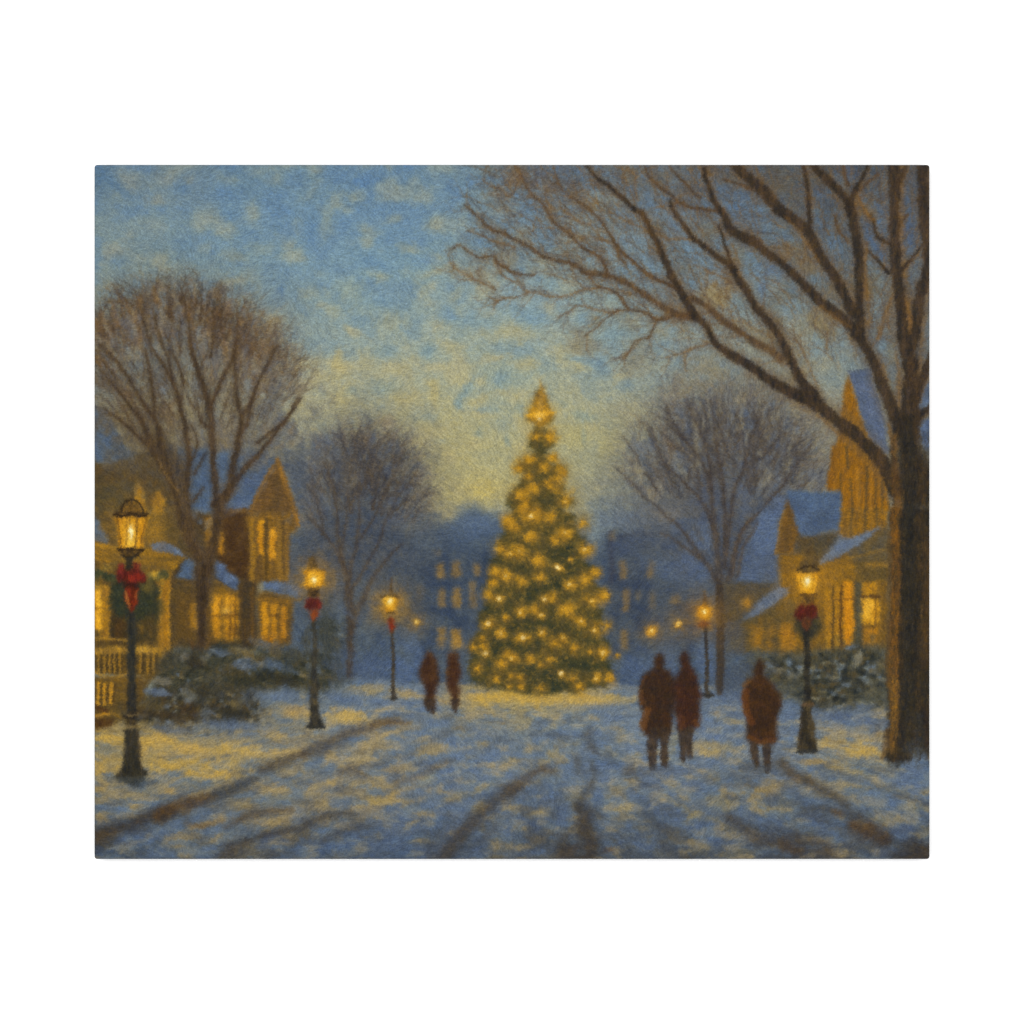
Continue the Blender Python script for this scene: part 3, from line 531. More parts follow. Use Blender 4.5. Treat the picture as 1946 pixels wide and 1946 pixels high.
# ---------------- the bare tree in front of the left houses ----------------
lt = reg('painted_tree', None, 'tall brown bare tree in front of the left hand houses')
ltc = reg('crown', lt)
LB = ((104, 78, 50), (128, 90, 46), (92, 72, 52), (82, 68, 56), (116, 92, 62), (74, 60, 48), (88, 66, 44))
LG = ((108, 104, 104), (126, 116, 100), (96, 94, 102), (146, 116, 72))
crown_haze(330, 690, 190, 150, ((134, 122, 94), (106, 100, 88)), 0.45, ltc, 0.7, 1.8)
crown_haze(320, 640, 150, 84, ((110, 90, 64), (88, 82, 80)), 0.55, ltc, 0.7, 1.6)
for c, r, x, y, rx, ry, col, k in ((0, 0, 830, 1330, 170, 140, (112, 98, 84), .7), (0, 0, 500, 1430, 120, 150, (124, 96, 62), .6), (0, 0, 1130, 1450, 110, 120, (138, 100, 58), .65), (0, 0, 80, 1530, 120, 90, (136, 96, 56), .65), (0, 0, 280, 1480, 100, 110, (112, 98, 86), .6), (0, 0, 1320, 1560, 100, 80, (118, 98, 76), .6), (0, 0, 1130, 1200, 70, 60, (140, 110, 68), .6), (0, 0, 580, 1180, 45, 110, (138, 110, 70), .6), (0, 0, 1600, 1530, 80, 70, (152, 122, 76), .5), (0, 0, 540, 1330, 40, 70, (126, 140, 152), .5), (0, 0, 680, 1560, 150, 50, (90, 86, 94), .6), (0, 0, 1060, 1560, 36, 60, (128, 142, 158), .6),
                                   (0, 1, 900, 230, 60, 120, (136, 140, 132), .7), (0, 1, 560, 90, 90, 60, (134, 142, 142), .6), (0, 1, 350, 110, 45, 70, (148, 150, 134), .6), (0, 1, 1050, 90, 36, 80, (144, 146, 136), .6), (0, 1, 640, 460, 70, 130, (116, 128, 150), .7), (0, 1, 960, 500, 50, 160, (118, 130, 146), .7), (0, 1, 1230, 600, 60, 180, (158, 142, 104), .7), (0, 1, 1190, 900, 90, 110, (182, 156, 102), .8), (0, 1, 890, 890, 40, 90, (186, 162, 106), .8), (0, 1, 970, 940, 45, 90, (172, 154, 108), .75), (0, 1, 800, 900, 45, 90, (142, 138, 122), .6), (0, 1, 1140, 720, 40, 90, (136, 138, 132), .6), (0, 1, 430, 450, 50, 150, (134, 134, 122), .5), (0, 1, 460, 690, 60, 50, (112, 124, 152), .6),
                                   (0, 1, 700, 720, 60, 140, (138, 92, 44), .6), (0, 1, 300, 530, 70, 60, (142, 98, 52), .6), (0, 1, 140, 390, 130, 90, (92, 88, 94), .6), (0, 1, 1420, 720, 70, 110, (158, 136, 94), .6), (0, 1, 1310, 790, 40, 60, (172, 152, 104), .6), (0, 1, 1600, 800, 70, 110, (146, 134, 110), .6), (0, 1, 1600, 620, 90, 90, (98, 94, 102), .55), (0, 1, 1750, 380, 130, 130, (150, 142, 118), .5), (0, 1, 1440, 250, 90, 130, (128, 124, 116), .5), (0, 1, 1830, 900, 90, 100, (122, 118, 118), .5), (0, 1, 1560, 420, 100, 90, (126, 108, 84), .5), (0, 1, 1870, 1250, 90, 260, (86, 94, 116), .8),
                                   (0, 1, 980, 1300, 70, 260, (98, 120, 164), .8), (0, 1, 1190, 1170, 50, 120, (96, 114, 150), .8), (0, 1, 1370, 1120, 70, 60, (92, 106, 140), .7), (0, 1, 1420, 1330, 140, 70, (90, 106, 146), .6), (0, 1, 1350, 1530, 90, 40, (94, 112, 156), .8), (0, 1, 820, 1490, 50, 90, (92, 98, 112), .6)):
    x, y = T(c, r, (x, y))[0]
    blob(x, y, rx / Z, ry / Z, C(*col), k, 0, 1.4, rag=0.6)
fan((395, 1050), 330, 720, 200, 178, 420, LB, 3.2, ltc, (40, 90), 0.6, -185, 5, 2, 0.45, 1.08, 0.4)
fan((395, 1050), 330, 720, 205, 180, 110, ((70, 56, 44), (84, 64, 44), (96, 72, 46)), 4.4, ltc, (60, 110), 0.6, -185, 5, 2, 0.2, 0.8, 0.35)
fan((395, 1050), 330, 740, 262, 175, 260, LB + LG, 3.0, ltc, (35, 90), 0.55, -50, 5, 2, 0.4, 0.98, 0.4)
fan((395, 1050), 330, 735, 180, 175, 160, LG, 3.8, ltc, (40, 90), 0.4, -180, 0, 1, 0.3, 0.95, 0.4)
for x, y, rx, ry, col, k in ((330, 820, 110, 70, (112, 100, 80), .5), (450, 820, 90, 70, (110, 102, 90), .5), (270, 850, 70, 60, (96, 84, 64), .55), (400, 880, 60, 50, (96, 90, 84), .35), (520, 850, 60, 60, (92, 92, 98), .5), (250, 780, 60, 60, (104, 88, 66), .5)):
    blob(x, y, rx, ry, C(*col), k, 0, 1.2, rag=0.5)
fan((395, 1050), 350, 800, 190, 110, 120, ((78, 62, 46), (96, 74, 50), (88, 78, 66)), 3.4, ltc, (40, 90), 0.55, -195, 15, 1, 0.1, 0.9, 0.3)
gaps((395, 1050), 330, 690, 185, 150, 260, ((138, 138, 126), (144, 104, 56), (122, 128, 136), (156, 144, 110), (128, 94, 54), (104, 104, 112)), 8, 0.45, -185, 25)
gaps((395, 1050), 470, 790, 110, 110, 90, ((146, 138, 112), (110, 112, 120), (134, 112, 76)), 8, 0.5, -180, 180)
# the gable shows in front of the twigs
poly(T(0, 1, (1700, 1125), (1850, 1594), (1425, 1594)), C(126, 88, 38), C(106, 78, 42), soft=4, alpha=0.85, pid=ghg, nz='12', rag=1)
poly(T(0, 1, (1665, 1250), (1705, 1240), (1740, 1560), (1620, 1560)), C(96, 76, 48), soft=5, alpha=0.55)
stroke(T(0, 1, (1695, 1120), (1760, 1330), (1830, 1560)) + T(0, 2, (1870, 130)), (8, 9, 10, 8), C(160, 112, 40), C(134, 96, 42), soft=2.6, alpha=0.85, pid=ghg)
stroke(T(0, 1, (1685, 1130), (1570, 1310), (1450, 1580)), (5, 7, 7), C(142, 102, 44), C(120, 88, 46), soft=2.6, alpha=0.7, pid=ghg)
stroke(T(0, 1, (1450, 1585), (1280, 1590)) , 7, C(134, 96, 42), soft=3, alpha=0.6)
poly(T(0, 1, (1270, 1480), (1420, 1330), (1560, 1180), (1600, 1170), (1500, 1380), (1420, 1500), (1300, 1540)), C(84, 104, 146), C(76, 92, 126), soft=4, alpha=0.6, pid=ghr)
poly(T(0, 1, (1750, 1000), (1932, 1000), (1932, 1594), (1870, 1594), (1800, 1300), (1730, 1130)), C(78, 88, 110), C(92, 94, 100), soft=6, alpha=0.6, pid=mt1c)
poly(T(0, 1, (890, 1030), (1070, 1030), (1090, 1300), (1085, 1550), (950, 1570), (905, 1350)), BR, BR2, soft=3.5, alpha=0.8, pid=ghr, nz='25', rag=2)
poly(T(0, 1, (1120, 1050), (1250, 1040), (1250, 1200), (1195, 1320), (1140, 1280)), BR, BR2, soft=3.5, alpha=0.8, pid=ghr, nz='25', rag=2)
ltt = reg('trunk', lt)
for pts, w in ((T(0, 2, (955, 1400), (985, 1150), (995, 900), (1000, 700), (1010, 560), (985, 430), (930, 300)) + T(0, 1, (850, 1500), (860, 1300), (880, 1100), (850, 900), (830, 750), (790, 600), (740, 450), (680, 330), (610, 200), (540, 100)) + T(0, 0, (480, 1500), (430, 1380)), (14, 14, 16, 20, 24, 17, 13, 11, 10, 9, 8, 7, 7, 6, 5, 4, 3, 2)),
               (T(0, 2, (1020, 560), (1060, 400), (1110, 220), (1140, 30)) + T(0, 1, (1120, 1480), (1105, 1250), (1090, 1000), (1080, 800), (1065, 640), (1020, 500), (980, 350), (930, 220), (890, 100)) + T(0, 0, (880, 1540), (850, 1350), (820, 1200)), (20, 15, 12, 11, 10, 10, 10, 10, 10, 9, 8, 7, 6, 4, 3, 2)),
               (T(0, 1, (1068, 640), (1130, 500), (1190, 370), (1250, 250), (1300, 120)) + T(0, 0, (1320, 1500)), (8, 7, 6, 5, 3)),
               (T(0, 1, (1080, 830), (1000, 780), (940, 660), (880, 560)), (6, 5, 3, 2)),
               (T(0, 1, (1160, 1594), (1240, 1400), (1280, 1180), (1320, 1000), (1345, 850), (1370, 700), (1430, 620), (1500, 430), (1570, 280), (1680, 80)), (12, 11, 10, 8, 7, 6, 4, 3)),
               (T(0, 1, (1345, 720), (1310, 550), (1305, 350), (1290, 150)), (6, 5, 3)),
               (T(0, 1, (1210, 1460), (1330, 1270), (1450, 1140), (1560, 1010), (1680, 850), (1800, 700), (1900, 560)), (11, 9, 8, 6, 5, 3)),
               (T(0, 1, (1500, 960), (1620, 860), (1740, 780), (1870, 560)), (5, 4, 3, 2)),
               (T(0, 1, (1230, 1420), (1120, 1520)), (12, 14)),
               (T(0, 2, (960, 420), (860, 220), (800, 40)) + T(0, 1, (760, 1440), (670, 1240), (570, 1080), (480, 850), (420, 740), (340, 640), (270, 540), (190, 440), (60, 300)), (15, 14, 14, 14, 13, 12, 10, 8, 6, 5, 4, 2)),
               (T(0, 1, (700, 1250), (620, 1000), (590, 800), (500, 670), (420, 540), (350, 420), (250, 280), (160, 170), (70, 60)), (10, 9, 7, 6, 5, 4, 3)),
               (T(0, 1, (500, 970), (400, 900), (290, 800), (190, 720), (90, 640)), (7, 6, 5, 4, 2)),
               (T(0, 1, (870, 1180), (950, 1000), (900, 800)), (4, 3, 2)), (T(0, 1, (930, 1250), (1020, 1070)), (5, 3)), (T(0, 1, (910, 1500), (1000, 1380)), (5, 3)),
               (T(0, 1, (720, 420), (690, 200), (620, 30)) + T(0, 0, (560, 1400)), (5, 4, 3, 2)), (T(0, 1, (830, 420), (780, 250), (700, 110)), (5, 4, 2)), (T(0, 1, (560, 720), (530, 400), (470, 120)), (6, 5, 3)), (T(0, 1, (1070, 180), (1100, 20)) + T(0, 0, (1100, 1350)), (5, 4, 2)),
               (T(0, 1, (1340, 900), (1420, 760), (1440, 560)), (5, 4, 2))):
    stroke(pts, np.array(w) * 1.9 + 3, C(98, 78, 54), C(86, 76, 64), soft=7, alpha=0.4, nz='25')
    stroke(pts, np.array(w) * 1.15, C(68, 54, 40), C(92, 70, 46), soft=3.0, alpha=0.8, pid=ltt, nz='v', wob=0.18)
poly(T(0, 1, (450, 880), (640, 900), (860, 1180), (880, 1500), (800, 1594), (700, 1250), (520, 1030)), C(76, 61, 44), C(98, 76, 46), soft=8, alpha=0.78, nz='v')
stroke(T(0, 2, (900, 1200), (940, 1350), (960, 1440)), (6, 10, 12), C(104, 70, 34), C(84, 62, 36), soft=3, alpha=0.7)
stroke(T(0, 2, (1050, 900), (1060, 1100), (1020, 1350)), (6, 8, 8), C(120, 84, 34), C(98, 74, 38), soft=3, alpha=0.7)
stroke(T(0, 2, (985, 1300), (1000, 800), (1005, 500)), (8, 9, 10), C(58, 46, 36), C(74, 58, 40), soft=3, alpha=0.65)
stroke(T(0, 1, (580, 1120), (680, 1280), (770, 1410)), 2.5, C(150, 112, 52), soft=1.5, alpha=0.6)

# ---------------- right hand house ----------------
rh = reg('painted_tall_house', None, 'tall ochre house with a steep gable and snowy blue roofs behind the big tree')
rhr = reg('roof', rh); rhg = reg('gable', rh); rht = reg('side_roof', rh); rhp = reg('porch_roof', rh); rhl = reg('lean_to_roof', rh); rhs = reg('small_gable', rh)
poly(T(3, 2, (500, -40), (490, 300), (480, 660), (120, 645), (180, 420), (260, 180), (330, -40)), C(90, 110, 154), C(80, 94, 128), soft=4, alpha=0.9, pid=rht, nz='25', rag=3)
for pts in (T(3, 2, (70, 560), (130, 250), (230, 60)), T(3, 2, (110, 600), (180, 320), (300, 100)), T(3, 2, (20, 400), (60, 100))):
    stroke(pts, (7, 4), C(84, 70, 60), C(96, 80, 66), soft=2.4, alpha=0.6, pid=mt2t)
poly(T(3, 1, (1130, 310), (1340, 295), (1400, 540), (1480, 800), (1500, 1080), (1420, 1010), (1310, 900), (1200, 560)), C(98, 110, 146), C(86, 98, 130), soft=2.4, pid=rhr, nz='25', rag=1.5)
stroke(T(3, 1, (1120, 305), (1340, 290)), 2.2, C(84, 92, 116), soft=1.2)
poly(T(3, 1, (1135, 330), (1200, 560), (1310, 900), (1500, 1150), (1510, 1594), (1060, 1594), (1050, 1415), (925, 1385), (965, 1130), (1040, 880), (1070, 640), (1100, 440)), C(158, 106, 28), C(138, 94, 34), soft=2.6, pid=rhg, nz='v', rag=1)
poly(T(3, 2, (1050, -30), (1500, -30), (1500, 250), (1120, 260), (1040, 200)), C(156, 110, 34), C(128, 92, 38), soft=3, pid=rh, nz='v')
stroke(T(3, 1, (1000, 1000), (960, 1380)), 10, C(140, 92, 30), C(120, 82, 34), soft=3, alpha=0.7)
for x0, y0, x1, y1, w in ((1110, 1000, 1130, 1200, 6), (1150, 1300, 1165, 1594, 4), (1300, 1180, 1300, 1594, 5), (1380, 1300, 1385, 1594, 3), (1230, 1250, 1235, 1594, 3), (1440, 1300, 1450, 1594, 3), (1060, 1250, 1070, 1500, 3)):
    stroke(T(3, 1, (x0, y0), (x1, y1)), w, C(96, 76, 44), soft=2, alpha=0.7, curve=False)
for x in (1165, 1290, 1400):
    stroke(T(3, 2, (x, -20), (x - 5, 220)), 5, C(92, 76, 48), soft=2, alpha=0.6, curve=False)
for x in (1230, 1340, 1210):
    stroke(T(3, 1, (x, 1200), (x, 1594)), 5, C(176, 122, 40), soft=2.5, alpha=0.5, curve=False)
poly(T(3, 1, (570, 1400), (1055, 1420), (1060, 1600), (560, 1600)), C(84, 108, 150), C(76, 94, 130), soft=2.5, pid=rht, nz='25', rag=1.5)
poly(T(3, 2, (560, -20), (1060, -20), (1045, 160), (900, 195), (800, 240), (680, 200)), C(84, 106, 148), C(76, 94, 130), soft=2.5, pid=rht, nz='25', rag=1.5)
poly(T(3, 1, (430, 1594), (540, 1450), (560, 1480), (540, 1594)), C(92, 106, 142), soft=4, pid=rht, alpha=0.8)
poly(T(3, 1, (565, 1465)) + T(3, 2, (612, 0), (690, 220), (632, 330), (640, 390), (468, 390), (500, 160), (532, 0)), C(128, 90, 36), C(108, 80, 42), soft=2.5, pid=rhs, nz='v')
stroke(T(3, 2, (535, -10), (500, 180), (465, 390)), 5, C(152, 110, 42), soft=2.5, alpha=0.6); stroke(T(3, 2, (580, 0), (570, 370)), 4, C(96, 72, 40), soft=2.5, alpha=0.6)
poly(T(3, 2, (660, 220), (820, 230), (1050, 190), (1040, 260), (860, 460), (640, 440)), C(98, 78, 46), C(80, 74, 60), soft=3.5, pid=rh, nz='12')
poly(T(3, 2, (500, 380), (660, 390), (900, 480), (1180, 300), (1500, 250), (1510, 1350), (480, 1350), (500, 700)), C(142, 102, 32), C(116, 86, 38), soft=3.5, pid=rh, nz='12', rag=1)
poly(T(3, 2, (1110, 370), (1330, 210), (1500, 130), (1510, 470), (1180, 480)), C(96, 86, 66), C(110, 90, 52), soft=4, pid=rh, nz='12')
poly(T(3, 2, (860, 470), (960, 360), (1100, 260), (1300, 185), (1430, 130), (1310, 250), (1110, 370), (990, 450), (880, 495)), C(116, 124, 142), C(98, 108, 134), soft=2.2, pid=rhp, nz='12', rag=1)
blob(*T(3, 2, (1060, 310))[0], 17, 10, C(94, 112, 156), 0.7, -25)
poly(T(3, 2, (150, 1030), (290, 850), (470, 690), (610, 690), (550, 800), (400, 890), (260, 960)), C(110, 122, 152), C(94, 108, 142), soft=2.2, pid=rhl, nz='12', rag=1)
poly(T(3, 2, (40, 1040), (260, 970), (560, 800), (640, 780), (660, 1050), (660, 1300), (180, 1300), (40, 1280)), C(122, 92, 40), C(98, 82, 48), soft=4, pid=rh, nz='12')
poly(T(3, 2, (-30, 640), (480, 660), (470, 690), (280, 850), (130, 1020), (-30, 1040)), C(86, 78, 64), C(98, 82, 52), soft=4, alpha=0.9, pid=rh, nz='12')
poly(T(3, 2, (-30, 1020), (160, 1010), (200, 1300), (-30, 1330)), C(92, 90, 84), C(84, 84, 90), soft=6, alpha=0.8, nz='12')
blob(*T(3, 2, (205, 845))[0], 8, 9, C(196, 138, 44), 0.9); blob(*T(3, 2, (205, 845))[0], 18, 16, C(140, 100, 40), 0.4)
poly(T(3, 2, (840, 510), (1200, 480), (1180, 640), (880, 700)), C(156, 112, 34), C(134, 98, 36), soft=4, nz='h')
stroke(T(3, 2, (870, 510), (1180, 420), (1480, 350)), 5, C(150, 110, 38), soft=2.6, alpha=0.6)
poly(T(3, 2, (1190, 460), (1500, 470), (1500, 640), (1200, 640)), C(104, 84, 44), C(134, 100, 40), soft=3, nz='h')
stroke(T(3, 2, (1290, 490), (1480, 500)), 5, C(164, 120, 42), soft=2, alpha=0.7)
win(3, 2, 915, 720, 978, 1270, rh, C(196, 142, 38), C(168, 118, 34), 2.4, .9)
win(3, 2, 998, 700, 1055, 1260, rh, C(192, 136, 36), C(160, 112, 34), 2.4, .9, (), (0.2, 0.48))
win(3, 2, 1088, 650, 1178, 1235, rh, C(222, 150, 34), C(204, 134, 32), 2.4, .95, (), (0.26,))
stroke(T(3, 2, (988, 700), (990, 960), (980, 1260)), 3.5, C(86, 66, 38), soft=1.8, alpha=0.8); stroke(T(3, 2, (1070, 690), (1060, 960), (1070, 1240)), 5, C(100, 66, 30), soft=1.8, alpha=0.85)
poly(T(3, 2, (1185, 640), (1250, 640), (1260, 1250), (1190, 1250)), C(92, 86, 62), C(82, 78, 62), soft=3, pid=rh, nz='12')
win(3, 2, 1258, 800, 1420, 1035, rh, C(226, 166, 46), C(198, 140, 36), 2.6, .95, (0.72,))
win(3, 2, 1258, 660, 1400, 755, rh, C(204, 146, 38), C(170, 120, 36), 3, .9)
win(3, 2, 1270, 1080, 1400, 1230, rh, C(202, 136, 34), C(166, 112, 34), 3.4, .85)
blob(*T(3, 2, (1300, 900))[0], 8, 18, C(238, 182, 62), 0.7); stroke(T(3, 2, (1420, 650), (1430, 1200)), 5, C(142, 104, 38), soft=3, alpha=0.6)
stroke(T(3, 2, (1250, 775), (1420, 775)), 5, C(110, 76, 34), soft=2); stroke(T(3, 2, (1260, 1050), (1420, 1060)), 4, C(130, 92, 34), soft=2.4, alpha=0.8)
win(3, 2, 250, 1060, 345, 1290, rh, C(176, 122, 34), C(140, 100, 36), 4, .75); win(3, 2, 375, 1060, 432, 1290, rh, C(172, 120, 36), C(140, 100, 38), 4, .7)
win(3, 2, 505, 1030, 645, 1290, rh, C(190, 130, 34), C(156, 108, 36), 3.5, .85, (), (0.35,))

# ---------------- snowy shrubs ----------------
poly([(318, 1232), (420, 1236), (560, 1242), (640, 1246), (650, 1300), (520, 1312), (400, 1330), (290, 1345), (300, 1260)], C(64, 64, 54), C(84, 78, 60), soft=6, alpha=0.95, nz='12', rag=4)
poly([(1420, 1240), (1560, 1240), (1700, 1230), (1705, 1340), (1600, 1345), (1500, 1330), (1420, 1310)], C(84, 86, 76), C(98, 96, 80), soft=6, alpha=0.95, nz='12', rag=4)
def shrub(name_label, parts, cols, snowcols, n, seed):
    pid = reg('painted_shrub', None, name_label)
    for (x, y, rx, ry) in parts:
        blob(x, y, rx, ry, C(*cols[0]), 0.92, 0, 1.6, c2=C(*cols[1]), pid=pid, nz='6', rag=0.35)
    r = np.random.default_rng(seed)
    for k in range(n):
        x, y, rx, ry = parts[r.integers(len(parts))]
        a = r.uniform(0, 6.28); q = math.sqrt(r.random())
        px, py = x + math.cos(a) * rx * q, y + math.sin(a) * ry * q * 0.9
        t = r.random()
        c = snowcols[r.integers(len(snowcols))] if t < 0.5 else cols[r.integers(len(cols))]
        blob(px, py, r.uniform(3, 9), r.uniform(2.4, 5.5), C(*c), r.uniform(0.5, 0.9), r.uniform(-50, 50), 1.3, rag=0.9)
    return pid


shrub('dark snow-dusted hedge in front of the gabled house', [(360, 1276, 36, 24), (420, 1262, 40, 24), (480, 1270, 60, 28), (540, 1276, 60, 34), (600, 1282, 50, 40), (340, 1300, 40, 20), (630, 1230, 26, 50)],
      ((66, 68, 54), (84, 78, 56), (52, 56, 48), (96, 84, 54)), ((112, 122, 134), (94, 110, 140), (126, 110, 70), (112, 108, 92), (42, 46, 42), (48, 50, 42), (56, 58, 50), (88, 76, 50)), 190, 3)
for x, y, rx, ry, col in ((830, 1340, 40, 50, (124, 118, 104)), (1160, 1300, 80, 36, (96, 110, 140)), (1400, 1420, 110, 40, (98, 112, 142)), (1680, 1410, 90, 40, (92, 110, 146)), (1180, 1240, 90, 30, (56, 60, 54)), (1560, 1200, 90, 28, (92, 100, 110)), (1380, 1300, 90, 30, (124, 102, 56)), (1680, 1290, 60, 40, (128, 102, 52)), (920, 1400, 90, 60, (62, 54, 40)), (1800, 1320, 90, 80, (60, 66, 66)), (1250, 1480, 200, 40, (84, 72, 44)), (1700, 1540, 200, 40, (54, 54, 46)), (1400, 1560, 160, 40, (58, 58, 44))):
    x, y = T(0, 2, (x, y))[0]
    blob(x, y, rx / Z, ry / Z, C(*col), 0.7, 12, 1.6, rag=0.7)
shrub('low dark shrub half buried in snow beside the tall lamp', [(330, 1330, 60, 24), (380, 1345, 60, 30), (440, 1345, 54, 32), (300, 1355, 70, 22)],
      ((66, 62, 46), (82, 70, 46), (52, 54, 48), (90, 72, 42)), ((116, 118, 112), (100, 110, 130), (128, 112, 74), (106, 102, 88), (42, 44, 40), (50, 46, 38)), 190, 4)
for x, y, rx, ry, col in ((640, 80, 130, 36, (98, 112, 144)), (560, 60, 90, 30, (92, 104, 130)), (890, 100, 120, 40, (110, 110, 100)), (700, 280, 260, 50, (72, 58, 38)), (1240, 250, 160, 50, (56, 54, 46)), (1030, 260, 60, 60, (98, 104, 112)), (1260, 170, 70, 30, (128, 108, 62)), (860, 220, 100, 40, (72, 56, 38)), (640, 1560 - 1594, 120, 26, (132, 124, 104)), (1390, 130, 60, 60, (74, 74, 68)), (560, 190, 120, 40, (98, 84, 52)), (1000, 100, 60, 60, (62, 58, 44)), (1150, 90, 60, 50, (66, 64, 54))):
    x, y = T(0, 3, (x, y))[0]
    blob(x, y, rx / Z, ry / Z, C(*col), 0.7, 8, 1.6, rag=0.7)
shrub('snow-dusted shrubs below the tall house', [(1560, 1270, 40, 30), (1610, 1262, 50, 34), (1650, 1270, 30, 40), (1600, 1310, 70, 34), (1560, 1320, 40, 20), (1480, 1275, 50, 26)],
      ((66, 66, 56), (86, 80, 58), (50, 56, 56), (98, 82, 50)), ((126, 134, 136), (106, 120, 140), (134, 128, 104), (116, 108, 80), (40, 46, 48), (46, 48, 44)), 260, 5)
blob(1425, 1290, 34, 30, C(84, 88, 96), 0.7, 0, 1.6, c2=C(98, 94, 80), rag=0.7); blob(1398, 1310, 24, 36, C(78, 90, 118), 0.6, rag=0.6)
blob(1425, 1345, 50, 20, C(104, 120, 156), 0.6, rag=0.5)
# mounds of grey snow bushes between lamp and trunk on the far left pavement
blob(640, 1240, 40, 40, C(72, 78, 84), 0.6, 0, 1.4, rag=0.8); blob(620, 1180, 16, 22, C(70, 74, 68), 0.7, rag=0.8); blob(560, 1240, 20, 16, C(92, 88, 74), 0.5, rag=0.8)
blob(700, 1270, 40, 22, C(78, 96, 138), 0.7, rag=0.5); blob(660, 1245, 16, 20, C(82, 100, 144), 0.5); blob(770, 1270, 26, 24, C(84, 106, 152), 0.75, rag=0.5); blob(845, 1240, 20, 26, C(92, 98, 108), 0.5)
blob(780, 1225, 16, 18, C(90, 112, 156), 0.6, rag=0.5)
blob(1215, 1270, 40, 26, C(84, 102, 142), 0.7, rag=0.5); blob(1270, 1250, 20, 40, C(92, 104, 132), 0.6, rag=0.5); blob(1340, 1260, 14, 40, C(92, 112, 156), 0.6, rag=0.5)

stroke(T(2, 2, (1880, 700), (1890, 1000), (1885, 1594)) + T(2, 3, (1880, 40)), (15, 15, 14, 14), C(64, 54, 46), C(82, 70, 56), soft=2.6, alpha=0.85, pid=mt2t, nz='v')
stroke(T(1, 2, (418, 1000), (418, 1250), (420, 1500)), (11, 11, 10), C(84, 68, 52), C(74, 66, 60), soft=3, alpha=0.6, pid=mt1t, nz='v')
# ---------------- dabs, tracks and lamplight on the snow ----------------
def dab(c, r, x, y, rx, ry, col, k=0.7, ang=0.0, pid=None):
    px, py = T(c, r, (x, y))[0]
    blob(px, py, rx / Z, ry / Z, C(*col), k, ang, 1.5, rag=0.55, pid=pid)


YL, YM, CR, BL, BD, DG, BN = (196, 158, 70), (180, 150, 84), (162, 146, 104), (98, 124, 166), (82, 104, 148), (70, 72, 78), (92, 70, 44)
for a in [(140, 480, 150, 50, YL), (560, 520, 150, 60, (188, 150, 70)), (900, 590, 130, 40, (200, 158, 72)), (830, 610, 230, 45, YM), (1330, 590, 260, 50, (188, 156, 84)), (1650, 460, 130, 36, YM), (1850, 240, 150, 50, (180, 144, 74)), (820, 750, 350, 60, (198, 158, 66)), (1130, 830, 200, 45, (190, 152, 72)), (60, 780, 90, 90, (186, 150, 70)), (350, 1110, 80, 50, (170, 146, 92)), (700, 970, 60, 28, (176, 140, 72)), (60, 920, 80, 60, (178, 146, 76)), (1600, 640, 260, 40, (176, 150, 90)), (1700, 600, 150, 30, (184, 152, 84)), (60, 1230, 70, 36, (172, 142, 80)), (230, 770, 60, 40, YL)]:
    dab(0, 3, *a[:4], a[4], 0.75, rng.uniform(-6, 4), lit)
for a in [(400, 290, 240, 56, (196, 160, 78)), (560, 60, 190, 40, (170, 146, 84)), (950, 85, 90, 40, (182, 150, 80)), (1750, 120, 260, 56, (196, 158, 66)), (1540, 100, 80, 40, (182, 152, 84)), (80, 450, 110, 40, (176, 152, 94)), (1290, 150, 50, 24, (176, 146, 84))]:
    dab(1, 3, *a[:4], a[4], 0.75, rng.uniform(-4, 4), lit)
for a in [(300, 130, 360, 66, (190, 154, 70)), (100, 70, 260, 50, (196, 156, 56)), (650, 130, 260, 46, (184, 152, 78)), (1000, 130, 120, 40, (160, 144, 96)), (380, 330, 60, 60, (174, 150, 92))]:
    dab(2, 3, *a[:4], a[4], 0.75, rng.uniform(-4, 4), lit)
for a in [(960, 540, 150, 44, (180, 144, 70)), (1250, 620, 140, 60, (190, 152, 68)), (850, 710, 260, 36, (168, 138, 76)), (1000, 760, 140, 30, (166, 140, 80)), (1430, 430, 46, 90, (158, 128, 68)), (1350, 580, 60, 30, YM), (1450, 720, 100, 40, (150, 134, 92))]:
    dab(3, 3, *a[:4], a[4], 0.75, rng.uniform(-4, 4), lit)
